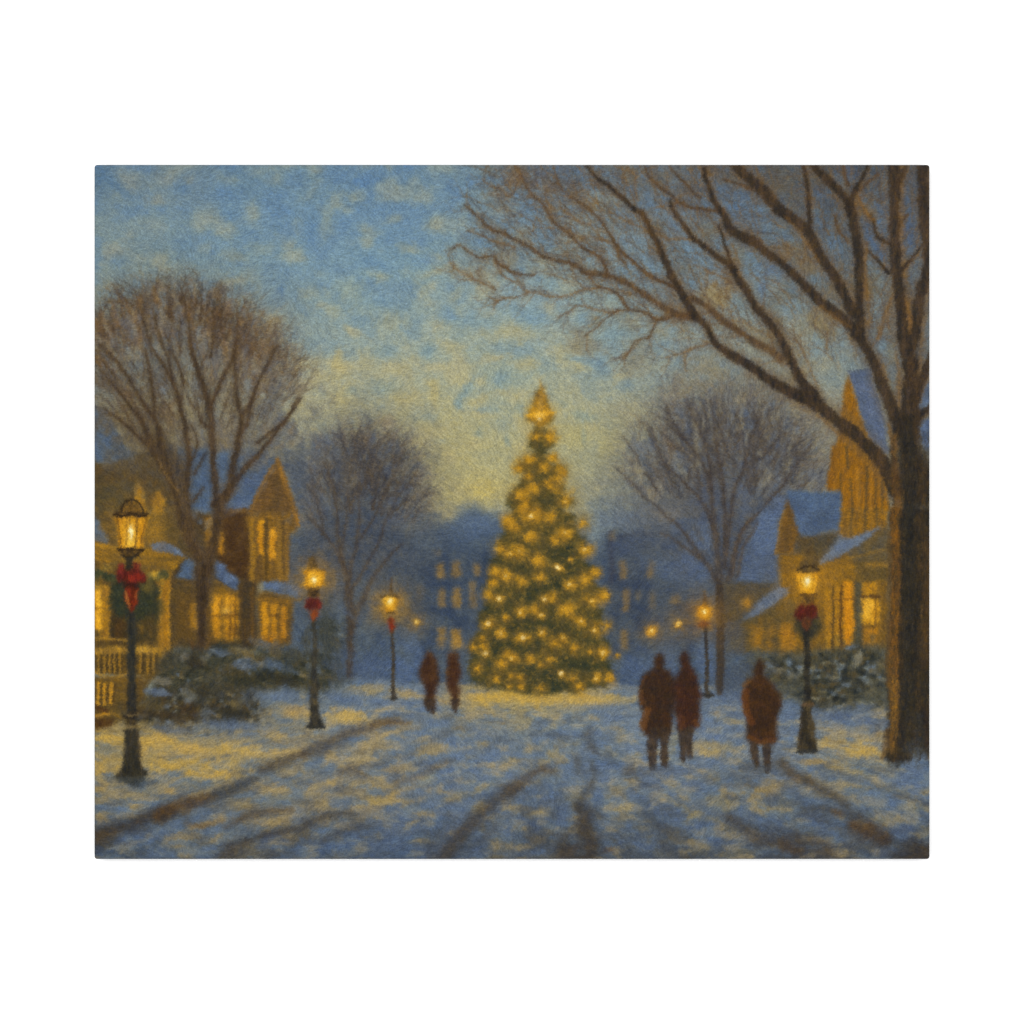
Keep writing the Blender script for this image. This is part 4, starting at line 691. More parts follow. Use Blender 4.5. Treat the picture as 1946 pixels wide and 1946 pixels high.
for c, x, y, rx, ry, col, k, an in [
    (0, 1250, 370, 220, 40, (94, 112, 150), .75, 4), (0, 1720, 100, 220, 50, (98, 118, 158), .75, 2), (0, 700, 410, 160, 30, (88, 98, 120), .6, 6), (0, 1400, 460, 130, 26, (96, 112, 142), .6, 0), (0, 120, 600, 120, 40, (122, 124, 112), .6, 4), (0, 60, 540, 70, 22, (100, 112, 124), .6, 8), (0, 850, 660, 200, 20, (140, 126, 96), .6, 0), (0, 1750, 530, 170, 26, (136, 124, 98), .6, 0),
    (0, 620, 860, 90, 40, (100, 116, 140), .7, 10), (0, 130, 840, 60, 40, (104, 112, 118), .6, 0), (0, 480, 960, 90, 30, (116, 122, 124), .6, 0), (0, 230, 1150, 100, 36, (100, 124, 164), .75, 0), (0, 580, 1090, 120, 34, (108, 124, 146), .7, -10), (0, 880, 900, 110, 36, (112, 122, 130), .6, -4), (0, 1420, 880, 120, 34, (98, 114, 142), .7, -16), (0, 1080, 900, 120, 36, (118, 122, 118), .6, -8),
    (0, 300, 1000, 120, 40, (140, 128, 96), .6, 0), (0, 1120, 1330, 90, 40, (108, 124, 152), .7, -20), (0, 980, 1180, 120, 60, (102, 120, 150), .6, -10), (0, 400, 1400, 240, 60, (84, 104, 148), .7, -8), (0, 1050, 1540, 110, 60, (92, 112, 152), .7, -10), (0, 600, 1540, 110, 40, (92, 116, 160), .7, 0), (0, 150, 1530, 140, 50, (74, 96, 136), .7, 0),
    (0, 1230, 1230, 110, 30, (168, 134, 72), .65, -14), (0, 1640, 1260, 150, 40, (160, 134, 82), .65, -10), (0, 1400, 1110, 100, 34, (146, 126, 80), .6, -12), (0, 1700, 920, 100, 40, (168, 138, 80), .6, -14), (0, 1000, 1290, 110, 24, (142, 118, 74), .6, -14), (0, 820, 1400, 160, 34, (160, 138, 88), .65, -12), (0, 1300, 1400, 140, 24, (150, 132, 90), .6, -12), (0, 900, 1530, 90, 30, (146, 134, 102), .6, -6), (0, 330, 1545, 110, 30, (120, 114, 96), .6, 0), (0, 1650, 1060, 170, 36, (120, 126, 126), .6, -6), (0, 1880, 1180, 60, 60, (98, 116, 152), .6, -20), (0, 1640, 1470, 160, 30, (90, 104, 136), .6, -12), (0, 1620, 1400, 120, 30, (82, 100, 144), .6, -20),
    (1, 330, 110, 200, 50, (92, 112, 152), .75, 4), (1, 850, 180, 220, 40, (96, 114, 150), .7, 4), (1, 260, 420, 110, 40, (112, 122, 134), .6, -6), (1, 480, 480, 110, 26, (84, 106, 150), .7, -8), (1, 1370, 550, 110, 60, (88, 116, 170), .75, -12), (1, 900, 560, 140, 50, (104, 120, 148), .6, -10), (1, 1600, 430, 100, 50, (96, 116, 156), .65, -4), (1, 1120, 370, 130, 40, (106, 118, 140), .6, 0), (1, 1260, 350, 110, 30, (96, 118, 158), .6, -4), (1, 1740, 640, 120, 40, (96, 122, 168), .7, -10), (1, 1350, 790, 190, 44, (88, 116, 168), .75, -6), (1, 1100, 710, 110, 34, (92, 112, 154), .65, -14), (1, 1600, 800, 120, 50, (94, 116, 156), .6, -8), (1, 1400, 650, 90, 30, (98, 118, 154), .6, 0),
    (1, 240, 650, 60, 50, (174, 144, 80), .7, -10), (1, 480, 720, 120, 40, (156, 132, 78), .65, -10), (1, 530, 960, 210, 56, (176, 150, 90), .7, -8), (1, 240, 900, 70, 36, (182, 150, 80), .7, -10), (1, 140, 1090, 110, 60, (176, 148, 84), .7, -6), (1, 700, 1070, 230, 46, (186, 156, 84), .75, -6), (1, 850, 1030, 80, 40, (180, 146, 76), .7, -6), (1, 320, 1080, 110, 50, (98, 116, 150), .7, -6), (1, 640, 980, 70, 30, (108, 120, 134), .6, 0), (1, 1200, 950, 80, 26, (182, 150, 84), .7, -14), (1, 1060, 1050, 70, 24, (180, 146, 78), .7, -10), (1, 980, 1290, 76, 24, (178, 146, 78), .75, -28), (1, 1330, 1050, 90, 28, (168, 144, 86), .65, -6), (1, 1150, 590, 140, 60, (156, 134, 82), .65, -4), (1, 1430, 445, 60, 40, (166, 142, 84), .65, 0), (1, 1640, 545, 70, 32, (158, 138, 88), .65, 0), (1, 880, 420, 130, 50, (152, 130, 82), .6, -16), (1, 660, 500, 90, 50, (154, 132, 86), .6, -24), (1, 560, 560, 60, 50, (150, 130, 84), .55, 0), (1, 690, 560, 120, 30, (140, 122, 84), .55, -8), (1, 1700, 275, 60, 40, (166, 138, 78), .65, 0), (1, 1830, 350, 40, 26, (166, 138, 80), .6, 0), (1, 1080, 620, 160, 26, (146, 128, 84), .5, -8), (1, 840, 760, 120, 28, (158, 134, 82), .6, -10), (1, 1240, 735, 70, 20, (156, 132, 82), .6, -8), (1, 1090, 1170, 60, 40, (160, 138, 84), .6, 0), (1, 1600, 1140, 70, 50, (162, 144, 94), .65, -20), (1, 1480, 1000, 150, 30, (150, 132, 86), .6, -10), (1, 1870, 710, 90, 40, (156, 138, 92), .6, -16), (1, 1900, 1120, 80, 40, (170, 146, 88), .65, 0), (1, 1100, 1420, 100, 50, (128, 114, 80), .6, 4), (1, 400, 1560, 160, 30, (136, 124, 94), .6, -10), (1, 1130, 860, 60, 40, (150, 148, 120), .6, -20), (1, 1650, 930, 110, 40, (152, 138, 96), .6, -20),
    (1, 1180, 1080, 120, 50, (88, 116, 168), .7, -14), (1, 1000, 1010, 100, 40, (98, 118, 152), .6, -10), (1, 760, 1200, 150, 50, (100, 116, 148), .6, 0), (1, 1500, 1260, 160, 50, (92, 110, 150), .6, -20), (1, 1870, 1280, 100, 110, (88, 112, 158), .65, -30), (1, 700, 1480, 260, 70, (84, 106, 150), .6, -6), (1, 1080, 1540, 170, 60, (80, 102, 146), .6, 0), (1, 130, 1480, 170, 70, (80, 104, 152), .65, -10), (1, 600, 1290, 160, 30, (90, 98, 116), .6, -10), (1, 1230, 1500, 110, 60, (86, 104, 144), .6, -30), (1, 1600, 1540, 140, 60, (82, 104, 150), .6, -10), (1, 1080, 1300, 160, 36, (92, 114, 156), .6, -6), (1, 1840, 1500, 70, 60, (128, 122, 100), .6, -30), (1, 180, 1350, 140, 40, (100, 118, 150), .6, -16), (1, 1740, 1020, 80, 50, (88, 110, 156), .6, -30),
    (2, 380, 450, 260, 50, (92, 114, 156), .7, -4), (2, 240, 360, 120, 40, (94, 116, 158), .65, -16), (2, 840, 290, 130, 60, (94, 116, 160), .65, 6), (2, 860, 210, 200, 36, (104, 120, 148), .6, 0), (2, 850, 500, 140, 60, (92, 116, 160), .65, 10), (2, 740, 300, 60, 36, (158, 140, 96), .6, 20), (2, 950, 400, 60, 26, (156, 138, 96), .6, 10), (2, 340, 620, 110, 40, (160, 142, 92), .7, -42), (2, 250, 700, 90, 36, (140, 130, 98), .6, -40), (2, 120, 590, 36, 44, (146, 130, 92), .6, 0), (2, 540, 560, 80, 30, (146, 138, 108), .6, -30), (2, 980, 500, 40, 60, (146, 132, 96), .6, 0), (2, 900, 650, 130, 40, (138, 130, 102), .6, 14), (2, 1130, 640, 40, 24, (150, 138, 100), .6, 0), (2, 880, 740, 180, 60, (90, 112, 156), .7, 0), (2, 700, 600, 60, 50, (100, 118, 152), .6, 0),
    (2, 380, 860, 160, 36, (132, 128, 108), .6, 4), (2, 970, 930, 120, 70, (156, 140, 96), .7, -16), (2, 1030, 1110, 100, 50, (164, 146, 92), .7, -8), (2, 850, 1080, 60, 60, (146, 136, 102), .6, 20), (2, 520, 1030, 90, 50, (140, 134, 106), .6, 0), (2, 230, 1180, 70, 40, (158, 140, 92), .65, 0), (2, 60, 1310, 60, 34, (158, 140, 96), .65, 0), (2, 330, 1310, 60, 60, (146, 130, 90), .6, -30), (2, 560, 1330, 90, 40, (138, 122, 86), .6, 0), (2, 60, 1120, 80, 40, (146, 132, 96), .6, -10), (2, 1330, 1030, 80, 40, (166, 146, 92), .7, 10), (2, 1540, 1120, 160, 34, (154, 138, 92), .7, 30), (2, 1630, 1210, 80, 40, (164, 144, 86), .7, -20), (2, 1850, 1060, 120, 80, (152, 138, 96), .65, 30), (2, 1620, 840, 60, 26, (148, 132, 92), .6, 20), (2, 1480, 960, 60, 24, (146, 132, 94), .6, 0), (2, 1840, 860, 90, 60, (128, 118, 88), .6, 10), (2, 1060, 1210, 70, 28, (152, 134, 90), .6, 10), (2, 930, 1250, 70, 60, (134, 120, 84), .55, 20), (2, 1820, 1230, 90, 30, (146, 132, 92), .6, 10), (2, 1180, 1310, 80, 40, (134, 120, 86), .6, 0), (2, 220, 1420, 90, 40, (118, 104, 78), .6, -6), (2, 40, 1480, 60, 50, (128, 120, 96), .6, 0), (2, 250, 1570, 180, 24, (138, 128, 98), .6, 0), (2, 1700, 1490, 110, 50, (126, 120, 98), .6, 10), (2, 1060, 830, 50, 70, (118, 108, 88), .6, 20), (2, 1380, 1550, 80, 50, (122, 118, 100), .6, 0),
    (2, 280, 1060, 150, 60, (88, 110, 156), .65, -10), (2, 420, 1220, 50, 110, (86, 108, 154), .65, 14), (2, 230, 1260, 80, 50, (80, 102, 150), .65, -20), (2, 200, 1550, 180, 40, (86, 106, 150), .6, 0), (2, 1230, 1000, 120, 90, (88, 108, 152), .65, 10), (2, 1330, 1140, 140, 60, (86, 108, 154), .65, 10), (2, 1500, 1220, 80, 70, (86, 110, 160), .65, 10), (2, 1720, 1310, 100, 90, (84, 108, 156), .7, 0), (2, 1100, 1420, 160, 80, (84, 108, 156), .65, 10), (2, 1640, 920, 120, 60, (92, 108, 146), .6, 14), (2, 1450, 830, 200, 50, (92, 106, 140), .6, 4), (2, 1830, 1410, 90, 70, (86, 108, 152), .65, 0), (2, 780, 980, 60, 120, (94, 114, 154), .6, 10), (2, 840, 1280, 80, 60, (104, 116, 138), .6, 0), (2, 1230, 1480, 120, 50, (86, 108, 154), .6, 0), (2, 660, 1090, 40, 30, (86, 106, 150), .7, 0), (2, 90, 1240, 60, 40, (84, 106, 150), .6, 0), (2, 40, 450, 100, 40, (118, 126, 130), .6, 0), (2, 1830, 470, 100, 50, (94, 118, 168), .75, 12), (2, 1830, 330, 90, 40, (96, 116, 156), .7, 0), (2, 1820, 260, 60, 24, (128, 116, 100), .6, 0), (2, 1450, 550, 50, 110, (134, 128, 98), .65, 8), (2, 1600, 620, 60, 60, (150, 136, 96), .5, 0), (2, 1830, 570, 120, 50, (164, 142, 88), .75, 4), (2, 1790, 620, 70, 30, (176, 150, 88), .7, 0), (2, 1920, 1120, 40, 60, (140, 132, 100), .6, 20),
    (3, 70, 250, 110, 40, (98, 114, 146), .7, 4), (3, 80, 330, 130, 26, (144, 132, 96), .65, 4), (3, 100, 440, 120, 50, (98, 116, 152), .65, 10), (3, 60, 580, 110, 50, (140, 130, 98), .65, 20), (3, 120, 680, 110, 40, (112, 118, 122), .6, 16), (3, 1150, 320, 300, 60, (84, 104, 148), .75, 4), (3, 600, 300, 70, 90, (94, 114, 152), .7, 0), (3, 600, 430, 80, 60, (92, 112, 150), .7, 0), (3, 560, 520, 40, 20, (156, 134, 90), .6, 0), (3, 950, 620, 140, 24, (98, 110, 130), .65, 6), (3, 480, 620, 80, 40, (106, 118, 138), .6, 6), (3, 1700, 830, 100, 80, (92, 114, 156), .75, 10), (3, 1730, 950, 110, 70, (92, 112, 152), .7, 10), (3, 1500, 760, 90, 30, (118, 118, 108), .6, 10), (3, 700, 760, 90, 40, (110, 124, 146), .7, 20), (3, 920, 830, 110, 40, (98, 112, 138), .65, 14), (3, 1200, 870, 200, 60, (96, 110, 136), .6, 6), (3, 1180, 940, 180, 26, (124, 116, 92), .6, 6), (3, 1250, 800, 140, 30, (124, 120, 98), .55, 6), (3, 1600, 980, 100, 30, (116, 116, 106), .55, 10),
    (3, 160, 990, 140, 44, (168, 142, 82), .75, -6), (3, 400, 950, 130, 56, (164, 136, 76), .7, -10), (3, 380, 1130, 170, 56, (162, 144, 94), .75, 10), (3, 60, 1080, 80, 40, (146, 132, 92), .6, 0), (3, 560, 1060, 90, 90, (112, 112, 104), .55, 20), (3, 160, 1120, 60, 60, (94, 116, 156), .65, 0), (3, 640, 960, 110, 60, (96, 108, 134), .6, 20), (3, 880, 1090, 140, 50, (92, 106, 134), .6, 10), (3, 620, 1150, 70, 40, (128, 124, 106), .55, 0), (3, 300, 1230, 190, 44, (92, 110, 146), .65, 6), (3, 500, 1350, 150, 50, (84, 108, 156), .7, 4), (3, 850, 1230, 130, 60, (88, 104, 142), .6, 10), (3, 1480, 1090, 160, 50, (96, 118, 158), .7, 4), (3, 1700, 1130, 120, 40, (124, 124, 108), .65, 6), (3, 1500, 1240, 190, 40, (122, 122, 108), .65, 10), (3, 1560, 1160, 110, 40, (88, 112, 158), .65, 4), (3, 1780, 1250, 100, 50, (90, 112, 154), .65, 4), (3, 1640, 1330, 120, 60, (84, 106, 154), .7, 6), (3, 740, 1330, 110, 36, (128, 116, 84), .6, 14), (3, 950, 1370, 150, 60, (86, 108, 152), .65, 14), (3, 1130, 1370, 110, 60, (100, 110, 128), .55, 10), (3, 1830, 1350, 60, 60, (118, 116, 100), .6, 10), (3, 1480, 1530, 110, 50, (90, 106, 142), .6, -10), (3, 1240, 1480, 110, 40, (108, 112, 116), .55, -8), (3, 1080, 1560, 130, 30, (126, 112, 84), .6, -16), (3, 60, 1330, 80, 50, (112, 112, 104), .55, 10), (3, 110, 1540, 160, 50, (110, 112, 108), .5, -10), (3, 1840, 990, 50, 22, (150, 130, 80), .65, 0), (3, 830, 850, 70, 24, (104, 112, 126), .5, 14), (3, 120, 1420, 110, 40, (94, 110, 142), .6, 10)]:
    dab(c, 3, x, y, rx, ry, col, k, an, snow)
q1 = 0.7 * noise(34, 12, 3) + 0.55 * pnoise(11, 9, 21) * near
q2 = 0.7 * noise(30, 11, 3) + 0.55 * pnoise(12, 10, 22) * near
gm = np.clip((GY - 1318) / 30, 0, 1) * (idm == snow) * np.where((GX < 620) & (GY < 1470 - 0.2 * (GX - 178)), 0.18, 0.85) * np.where((GY < 1350) & (GX > 860) & (GX < 1200), 0.3, 1.0)
for q, c, k in ((q1, C(176, 154, 104), .5), (q2, C(88, 118, 168), .55), (-q1 - 0.25, C(84, 84, 88), .42)):
    e = (blur(np.clip((q - 0.28) / 0.35, 0, 1), 1.5) * k * gm)[..., None]
    img[:] = img * (1 - e) + c * e
for c, x, y, rx, ry in ((0, 560, 530, 190, 50), (0, 820, 750, 330, 50), (0, 1130, 830, 200, 36), (0, 1330, 590, 240, 40), (0, 120, 480, 150, 40), (1, 400, 290, 230, 46), (1, 1780, 120, 260, 46), (2, 200, 120, 330, 50), (2, 620, 120, 240, 36), (3, 960, 540, 150, 36), (3, 1250, 620, 140, 50)):
    dab(c, 3, x, y, rx, ry, (196, 160, 76), 0.5, 0)
dab(0, 3, 350, 880, 150, 40, (66, 70, 72), .75, 0); dab(0, 3, 390, 920, 70, 30, (64, 72, 82), .6, 0)
for tr in [  # kerbs, ruts
    (T(0, 3, (-20, 1400), (120, 1350), (300, 1290), (480, 1220), (700, 1160)), (16, 15, 14, 17, 18), .8, (62, 54, 46), (88, 68, 44)),
    (T(0, 3, (600, 1180), (800, 1110), (950, 1060), (1100, 1010)), (16, 17, 14, 10), .8, (76, 58, 42), (96, 70, 40)),
    (T(0, 3, (1080, 1010), (1250, 950), (1380, 905), (1500, 860)), (12, 14, 11, 7), .8, (64, 66, 72), (82, 74, 62)),
    (T(0, 3, (1530, 790), (1650, 740), (1780, 690), (1960, 625)), (8, 14, 13, 9), .75, (78, 66, 52), (96, 84, 64)),
    (T(0, 3, (0, 1440), (90, 1420), (190, 1390)), (22, 20, 8), .6, (70, 60, 46), (88, 74, 52)),
    (T(1, 3, (0, 620), (160, 560), (300, 490), (420, 430), (560, 400), (700, 350), (880, 325)), (9, 14, 10, 11, 12, 9, 5), .7, (82, 68, 54), (98, 84, 66)),
    (T(1, 3, (60, 590), (200, 560), (340, 550)), (12, 14, 8), .55, (76, 82, 96), (90, 88, 88)),
    (T(1, 3, (640, 370), (760, 345), (960, 340)), (6, 8, 4), .6, (104, 78, 48), (116, 92, 58)),
    (T(0, 3, (1150, 1600), (1220, 1540), (1320, 1480), (1480, 1400), (1680, 1360), (1930, 1310)), (14, 18, 16, 10, 11, 8), .7, (72, 62, 54), (88, 80, 68)),
    (T(0, 3, (1200, 1310), (1360, 1230), (1480, 1180), (1820, 1150)), (4, 10, 12, 5), .65, (92, 72, 46), (112, 90, 58)),
    (T(0, 3, (850, 1270), (980, 1300), (1050, 1280)), (6, 9, 4), .5, (110, 82, 46), (124, 96, 58)),
    (T(1, 3, (0, 1280), (110, 1240), (220, 1200), (420, 1170)), (10, 13, 13, 6), .7, (80, 70, 60), (100, 88, 66)),
    (T(1, 3, (330, 800), (430, 780), (560, 830)), (8, 12, 5), .6, (86, 76, 66), (100, 88, 72)),
    (T(1, 3, (160, 1440), (300, 1370), (440, 1310), (600, 1300)), (5, 9, 13, 6), .6, (72, 78, 96), (86, 84, 84)),
    (T(1, 3, (860, 900), (1000, 850), (1140, 790), (1300, 710)), (6, 9, 8, 4), .5, (104, 92, 74), (118, 100, 74)),
    (T(1, 3, (1260, 1600), (1360, 1480), (1480, 1330), (1600, 1200), (1720, 1090), (1840, 1010), (1960, 930)), (24, 22, 20, 17, 16, 18, 12), .72, (70, 62, 54), (92, 76, 56)),
    (T(1, 3, (1520, 1500), (1640, 1400), (1760, 1300)), (5, 10, 6), .45, (76, 84, 104), (86, 84, 88)),
    (T(2, 3, (-40, 990), (40, 900), (120, 840), (260, 760)), (18, 17, 14, 6), .6, (92, 76, 56), (108, 90, 66)),
    (T(2, 3, (150, 800), (250, 770), (340, 780)), (4, 8, 3), .55, (98, 80, 58), (110, 92, 70)),
    (T(2, 3, (640, 1640), (690, 1560), (690, 1440), (640, 1320), (640, 1200), (580, 1100)), (26, 24, 22, 20, 16, 12), .75, (72, 60, 46), (88, 72, 50)),
    (T(2, 3, (590, 1110), (640, 1010), (700, 920), (740, 800), (710, 720)), (13, 11, 10, 6, 3), .6, (78, 76, 76), (92, 86, 78)),
    (T(2, 3, (690, 430), (685, 500), (725, 580), (790, 660)), (15, 15, 9, 3), .5, (84, 78, 72), (100, 90, 76)),
    
    (T(2, 3, (570, 660), (575, 740)), (8, 9), .5, (88, 78, 64), (96, 86, 72)),
    (T(2, 3, (460, 1640), (490, 1540), (560, 1500)), (24, 22, 10), .75, (70, 58, 46), (84, 68, 50)),
    (T(2, 3, (450, 1500), (470, 1380), (560, 1290)), (12, 10, 4), .5, (76, 70, 64), (92, 82, 66)),
    (T(2, 3, (660, 1130), (740, 1170), (820, 1200)), (8, 12, 4), .6, (70, 76, 90), (84, 84, 88)),
    (T(2, 3, (830, 1520), (880, 1510)), (8, 8), .65, (92, 66, 44), (104, 76, 50)),
    (T(2, 3, (1000, 800), (1070, 770), (1090, 800)), (6, 10, 4), .5, (104, 92, 74), (114, 98, 76)),
    (T(2, 3, (1160, 900), (1280, 930), (1330, 960)), (4, 9, 3), .5, (78, 84, 104), (86, 88, 98)),
    (T(2, 3, (1180, 1180), (1250, 1240), (1370, 1340), (1340, 1430), (1450, 1540), (1560, 1620)), (10, 15, 18, 13, 14, 18), .55, (78, 80, 88), (92, 88, 82)),
    (T(2, 3, (1560, 1590), (1640, 1580)), (9, 6), .6, (70, 62, 54), (80, 72, 60)),
    (T(3, 3, (520, 710), (590, 790), (680, 850), (780, 890)), (11, 15, 17, 10), .72, (84, 72, 54), (104, 82, 52)),
    (T(3, 3, (740, 870), (860, 940), (960, 1000), (1060, 1060), (1130, 1110)), (8, 12, 12, 10, 7), .7, (82, 72, 58), (96, 82, 60)),
    (T(3, 3, (700, 1130), (860, 1130), (960, 1140), (1080, 1180), (1200, 1190), (1310, 1220)), (5, 9, 14, 8, 11, 4), .6, (76, 76, 78), (96, 82, 62)),
    (T(3, 3, (1180, 1290), (1290, 1330), (1400, 1380), (1480, 1430)), (14, 24, 24, 12), .82, (72, 54, 38), (104, 74, 38)),
    (T(3, 3, (1010, 1170), (1060, 1180)), (8, 6), .65, (110, 80, 44), (120, 90, 50)),
    (T(3, 3, (40, 1230), (160, 1300), (300, 1400), (430, 1420), (600, 1410), (720, 1460)), (13, 12, 18, 20, 18, 10), .65, (78, 70, 64), (92, 78, 60)),
    (T(3, 3, (540, 1480), (680, 1530)), (20, 12), .6, (90, 66, 40), (100, 78, 50)),
    (T(3, 3, (780, 1410), (900, 1480), (960, 1540)), (14, 18, 8), .55, (96, 80, 58), (108, 90, 64)),
    (T(3, 3, (1700, 1530), (1800, 1540), (1880, 1500)), (22, 26, 16), .7, (66, 54, 42), (84, 68, 46)),
    (T(3, 3, (1560, 1480), (1680, 1510)), (12, 14), .45, (78, 80, 86), (88, 86, 82)),
    (T(3, 3, (160, 740), (300, 750), (430, 730), (540, 700)), (12, 16, 14, 8), .5, (78, 80, 86), (92, 88, 84)),
    (T(3, 3, (60, 820), (220, 860)), (8, 6), .4, (84, 84, 86), (96, 92, 86)),
]:
    stroke(tr[0], np.array(tr[1]) * 1.7, C(*tr[3]), C(*tr[4]), soft=8, alpha=tr[2] * 0.5, nz='12', wob=0.35)
    stroke(tr[0], np.array(tr[1]) * 0.95, C(*tr[3]) * 0.8 + C(17, 18, 22), C(*tr[4]), soft=6, alpha=tr[2] * 0.75, nz='12', wob=0.35)

# ---------------- walkers ----------------
def person(label, pts, col, legs, feet=None, rim=None):
    pid = reg('painted_person', None, label)
    poly(pts, C(*col[0]), C(*col[1]), soft=3.6, pid=pid, nz='12', rag=2.2)
    for L, w in legs:
        stroke(L, w, C(64, 52, 44), C(82, 64, 48), soft=3.0, alpha=0.9, pid=pid, wob=0.1)
    if rim:
        for L, w, c in rim:
            stroke(L, w, C(*c), soft=2.6, alpha=0.6)
    return pid


RB = ((70, 46, 34), (88, 58, 36))
person('left of the two small walkers by the spruce, in a long dark brown coat', T(1, 2, (1155, 1275), (1200, 1310), (1225, 1400), (1235, 1520), (1215, 1620)) + T(1, 3, (1215, 40), (1200, 190), (1110, 190), (1095, 20)) + T(1, 2, (1060, 1520), (1060, 1420), (1110, 1310)), RB,
       [(T(1, 3, (1135, 150), (1140, 220)), (13, 8)), (T(1, 3, (1170, 150), (1175, 250)), (12, 7))])
person('right of the two small walkers by the spruce, narrow in a dark coat', T(1, 2, (1370, 1275), (1410, 1310), (1430, 1400), (1430, 1500), (1420, 1600)) + T(1, 3, (1430, 40), (1420, 180), (1360, 190), (1320, 40)) + T(1, 2, (1310, 1560), (1300, 1400), (1330, 1310)), ((76, 48, 34), (94, 64, 38)),
       [(T(1, 3, (1375, 150), (1372, 215)), (13, 8)), (T(1, 3, (1400, 150), (1392, 250)), (12, 7))])
# ---------------- the lit spruce ----------------
sp = reg('painted_spruce', None, 'tall dark green spruce covered in yellow lights')
axis = 1027.0
prof = [(724, 0), (740, 3), (765, 9), (787, 20), (803, 9), (812, 6), (826, 20), (840, 22), (856, 11), (866, 13), (880, 36), (892, 44), (905, 26), (925, 44), (940, 46), (955, 70), (968, 44), (985, 70), (1000, 62), (1030, 92), (1050, 76), (1075, 102), (1095, 92), (1120, 116), (1140, 100), (1165, 126), (1190, 112), (1220, 128), (1250, 134), (1275, 138), (1295, 130), (1310, 100), (1316, 60)]
L = [(axis - w * rng.uniform(0.95, 1.04), y) for y, w in prof]; R = [(axis + w * rng.uniform(0.92, 1.06), y + 3) for y, w in prof]
poly(L + R[::-1], C(62, 66, 44), C(88, 78, 42), soft=3.2, pid=sp, nz='12', rag=5, alpha=0.96, gain=1.1)
for k in range(1300):  # boughs
    y = 735 + (1305 - 735) * math.sqrt(rng.random()); w = np.interp(y, [p[0] for p in prof], [p[1] for p in prof])
    w = w * 0.85 if y < 960 else 0.6 * w + 0.4 * np.interp(y, [720, 1290], [2, 136])
    x = axis + w * rng.uniform(-1.0, 1.0); sgn = 1 if x > axis else -1
    a = math.radians(rng.uniform(10, 60)); ll = rng.uniform(6, 18)
    c1 = [(54, 62, 46), (66, 70, 40), (48, 62, 54), (98, 84, 36), (44, 58, 50), (116, 94, 38)][rng.integers(6)]
    twig(x, y, a if sgn > 0 else math.pi - a, ll, rng.uniform(2, 4), C(*c1), C(58, 64, 42), 0.55, 0.6, None, 1.2, 0)
poly([(1027, 726), (1021, 748), (1011, 776), (1006, 790), (1018, 804), (1022, 816), (1032, 816), (1038, 804), (1050, 786), (1040, 772), (1034, 742)], C(150, 108, 40), C(176, 128, 42), soft=4, alpha=0.85, nz='6', rag=3)
for x0, y0, rx, ry in ((1027, 910, 22, 14), (1020, 935, 20, 12), (1035, 960, 30, 14), (1000, 1080, 30, 18), (1050, 1110, 36, 14), (980, 1180, 40, 16), (1000, 1250, 50, 14), (1070, 1200, 40, 14), (960, 1215, 26, 16), (1040, 1290, 50, 12), (1090, 1260, 30, 12), (960, 1060, 20, 12), (1060, 1050, 26, 12)):
    blob(x0, y0, rx, ry, C(48, 58, 48), 0.55, 0, 1.4, rag=0.7)
LT = {(2, 1): [(225, 700, 70, 2), (235, 590, 36, 0), (195, 910, 48, 0), (310, 910, 52, 0), (140, 1130, 62, 0), (262, 1195, 48, 0), (48, 1190, 42, 0), (350, 1100, 34, 0), (130, 1270, 46, 0), (425, 1215, 52, 0), (170, 1390, 60, 0), (335, 1360, 56, 0), (400, 1280, 44, 0), (40, 1440, 60, 0), (470, 1500, 70, 1), (100, 1550, 50, 0), (200, 1590, 36, 0), (290, 1320, 24, 0)],
      (2, 2): [(150, 40, 76, 2), (330, 60, 60, 0), (625, 105, 52, 0), (15, 150, 40, 0), (150, 230, 58, 0), (470, 195, 58, 1), (370, 270, 44, 0), (645, 350, 56, 1), (40, 375, 58, 1), (215, 450, 60, 0), (510, 440, 22, 0), (400, 520, 44, 2), (235, 600, 50, 0), (70, 650, 54, 0), (650, 630, 56, 0), (515, 670, 46, 1), (745, 555, 34, 0), (280, 810, 40, 2), (352, 790, 44, 0), (710, 830, 62, 1), (830, 770, 44, 0), (480, 900, 70, 0), (190, 900, 42, 0), (50, 920, 56, 1), (245, 950, 34, 1), (612, 1020, 52, 1), (740, 1090, 60, 1), (850, 1045, 40, 0), (260, 1110, 40, 1), (80, 1160, 56, 2), (450, 1160, 44, 1), (370, 1210, 58, 0), (545, 1250, 60, 0), (810, 1300, 50, 1), (700, 1280, 28, 0), (315, 1350, 54, 0), (12, 1350, 38, 0), (140, 1360, 38, 0), (235, 1410, 34, 0), (430, 1490, 32, 2), (540, 1530, 44, 0), (745, 1530, 48, 1), (870, 1530, 40, 0), (55, 1530, 38, 0), (940, 1330, 24, 0)],
      (1, 2): [(1880, 80, 48, 0), (1905, 140, 38, 0), (1800, 340, 54, 0), (1900, 390, 54, 1), (1858, 595, 54, 1), (1750, 560, 42, 0), (1700, 770, 44, 0), (1795, 805, 48, 2), (1700, 1030, 50, 2), (1805, 1120, 44, 1), (1640, 1160, 38, 0), (1850, 980, 32, 0), (1560, 1250, 44, 0), (1650, 1240, 32, 0), (1668, 1305, 32, 2), (1850, 1310, 34, 0), (1905, 1350, 38, 1), (1810, 1400, 48, 0), (1590, 1440, 48, 0), (1760, 1530, 48, 0), (1905, 1510, 38, 0), (1730, 660, 32, 0)],
      (2, 3): [(240, 25, 44, 0), (600, 15, 50, 0), (60, 10, 34, 0)], (1, 3): [(1890, 10, 30, 0), (1700, 10, 26, 0)]}
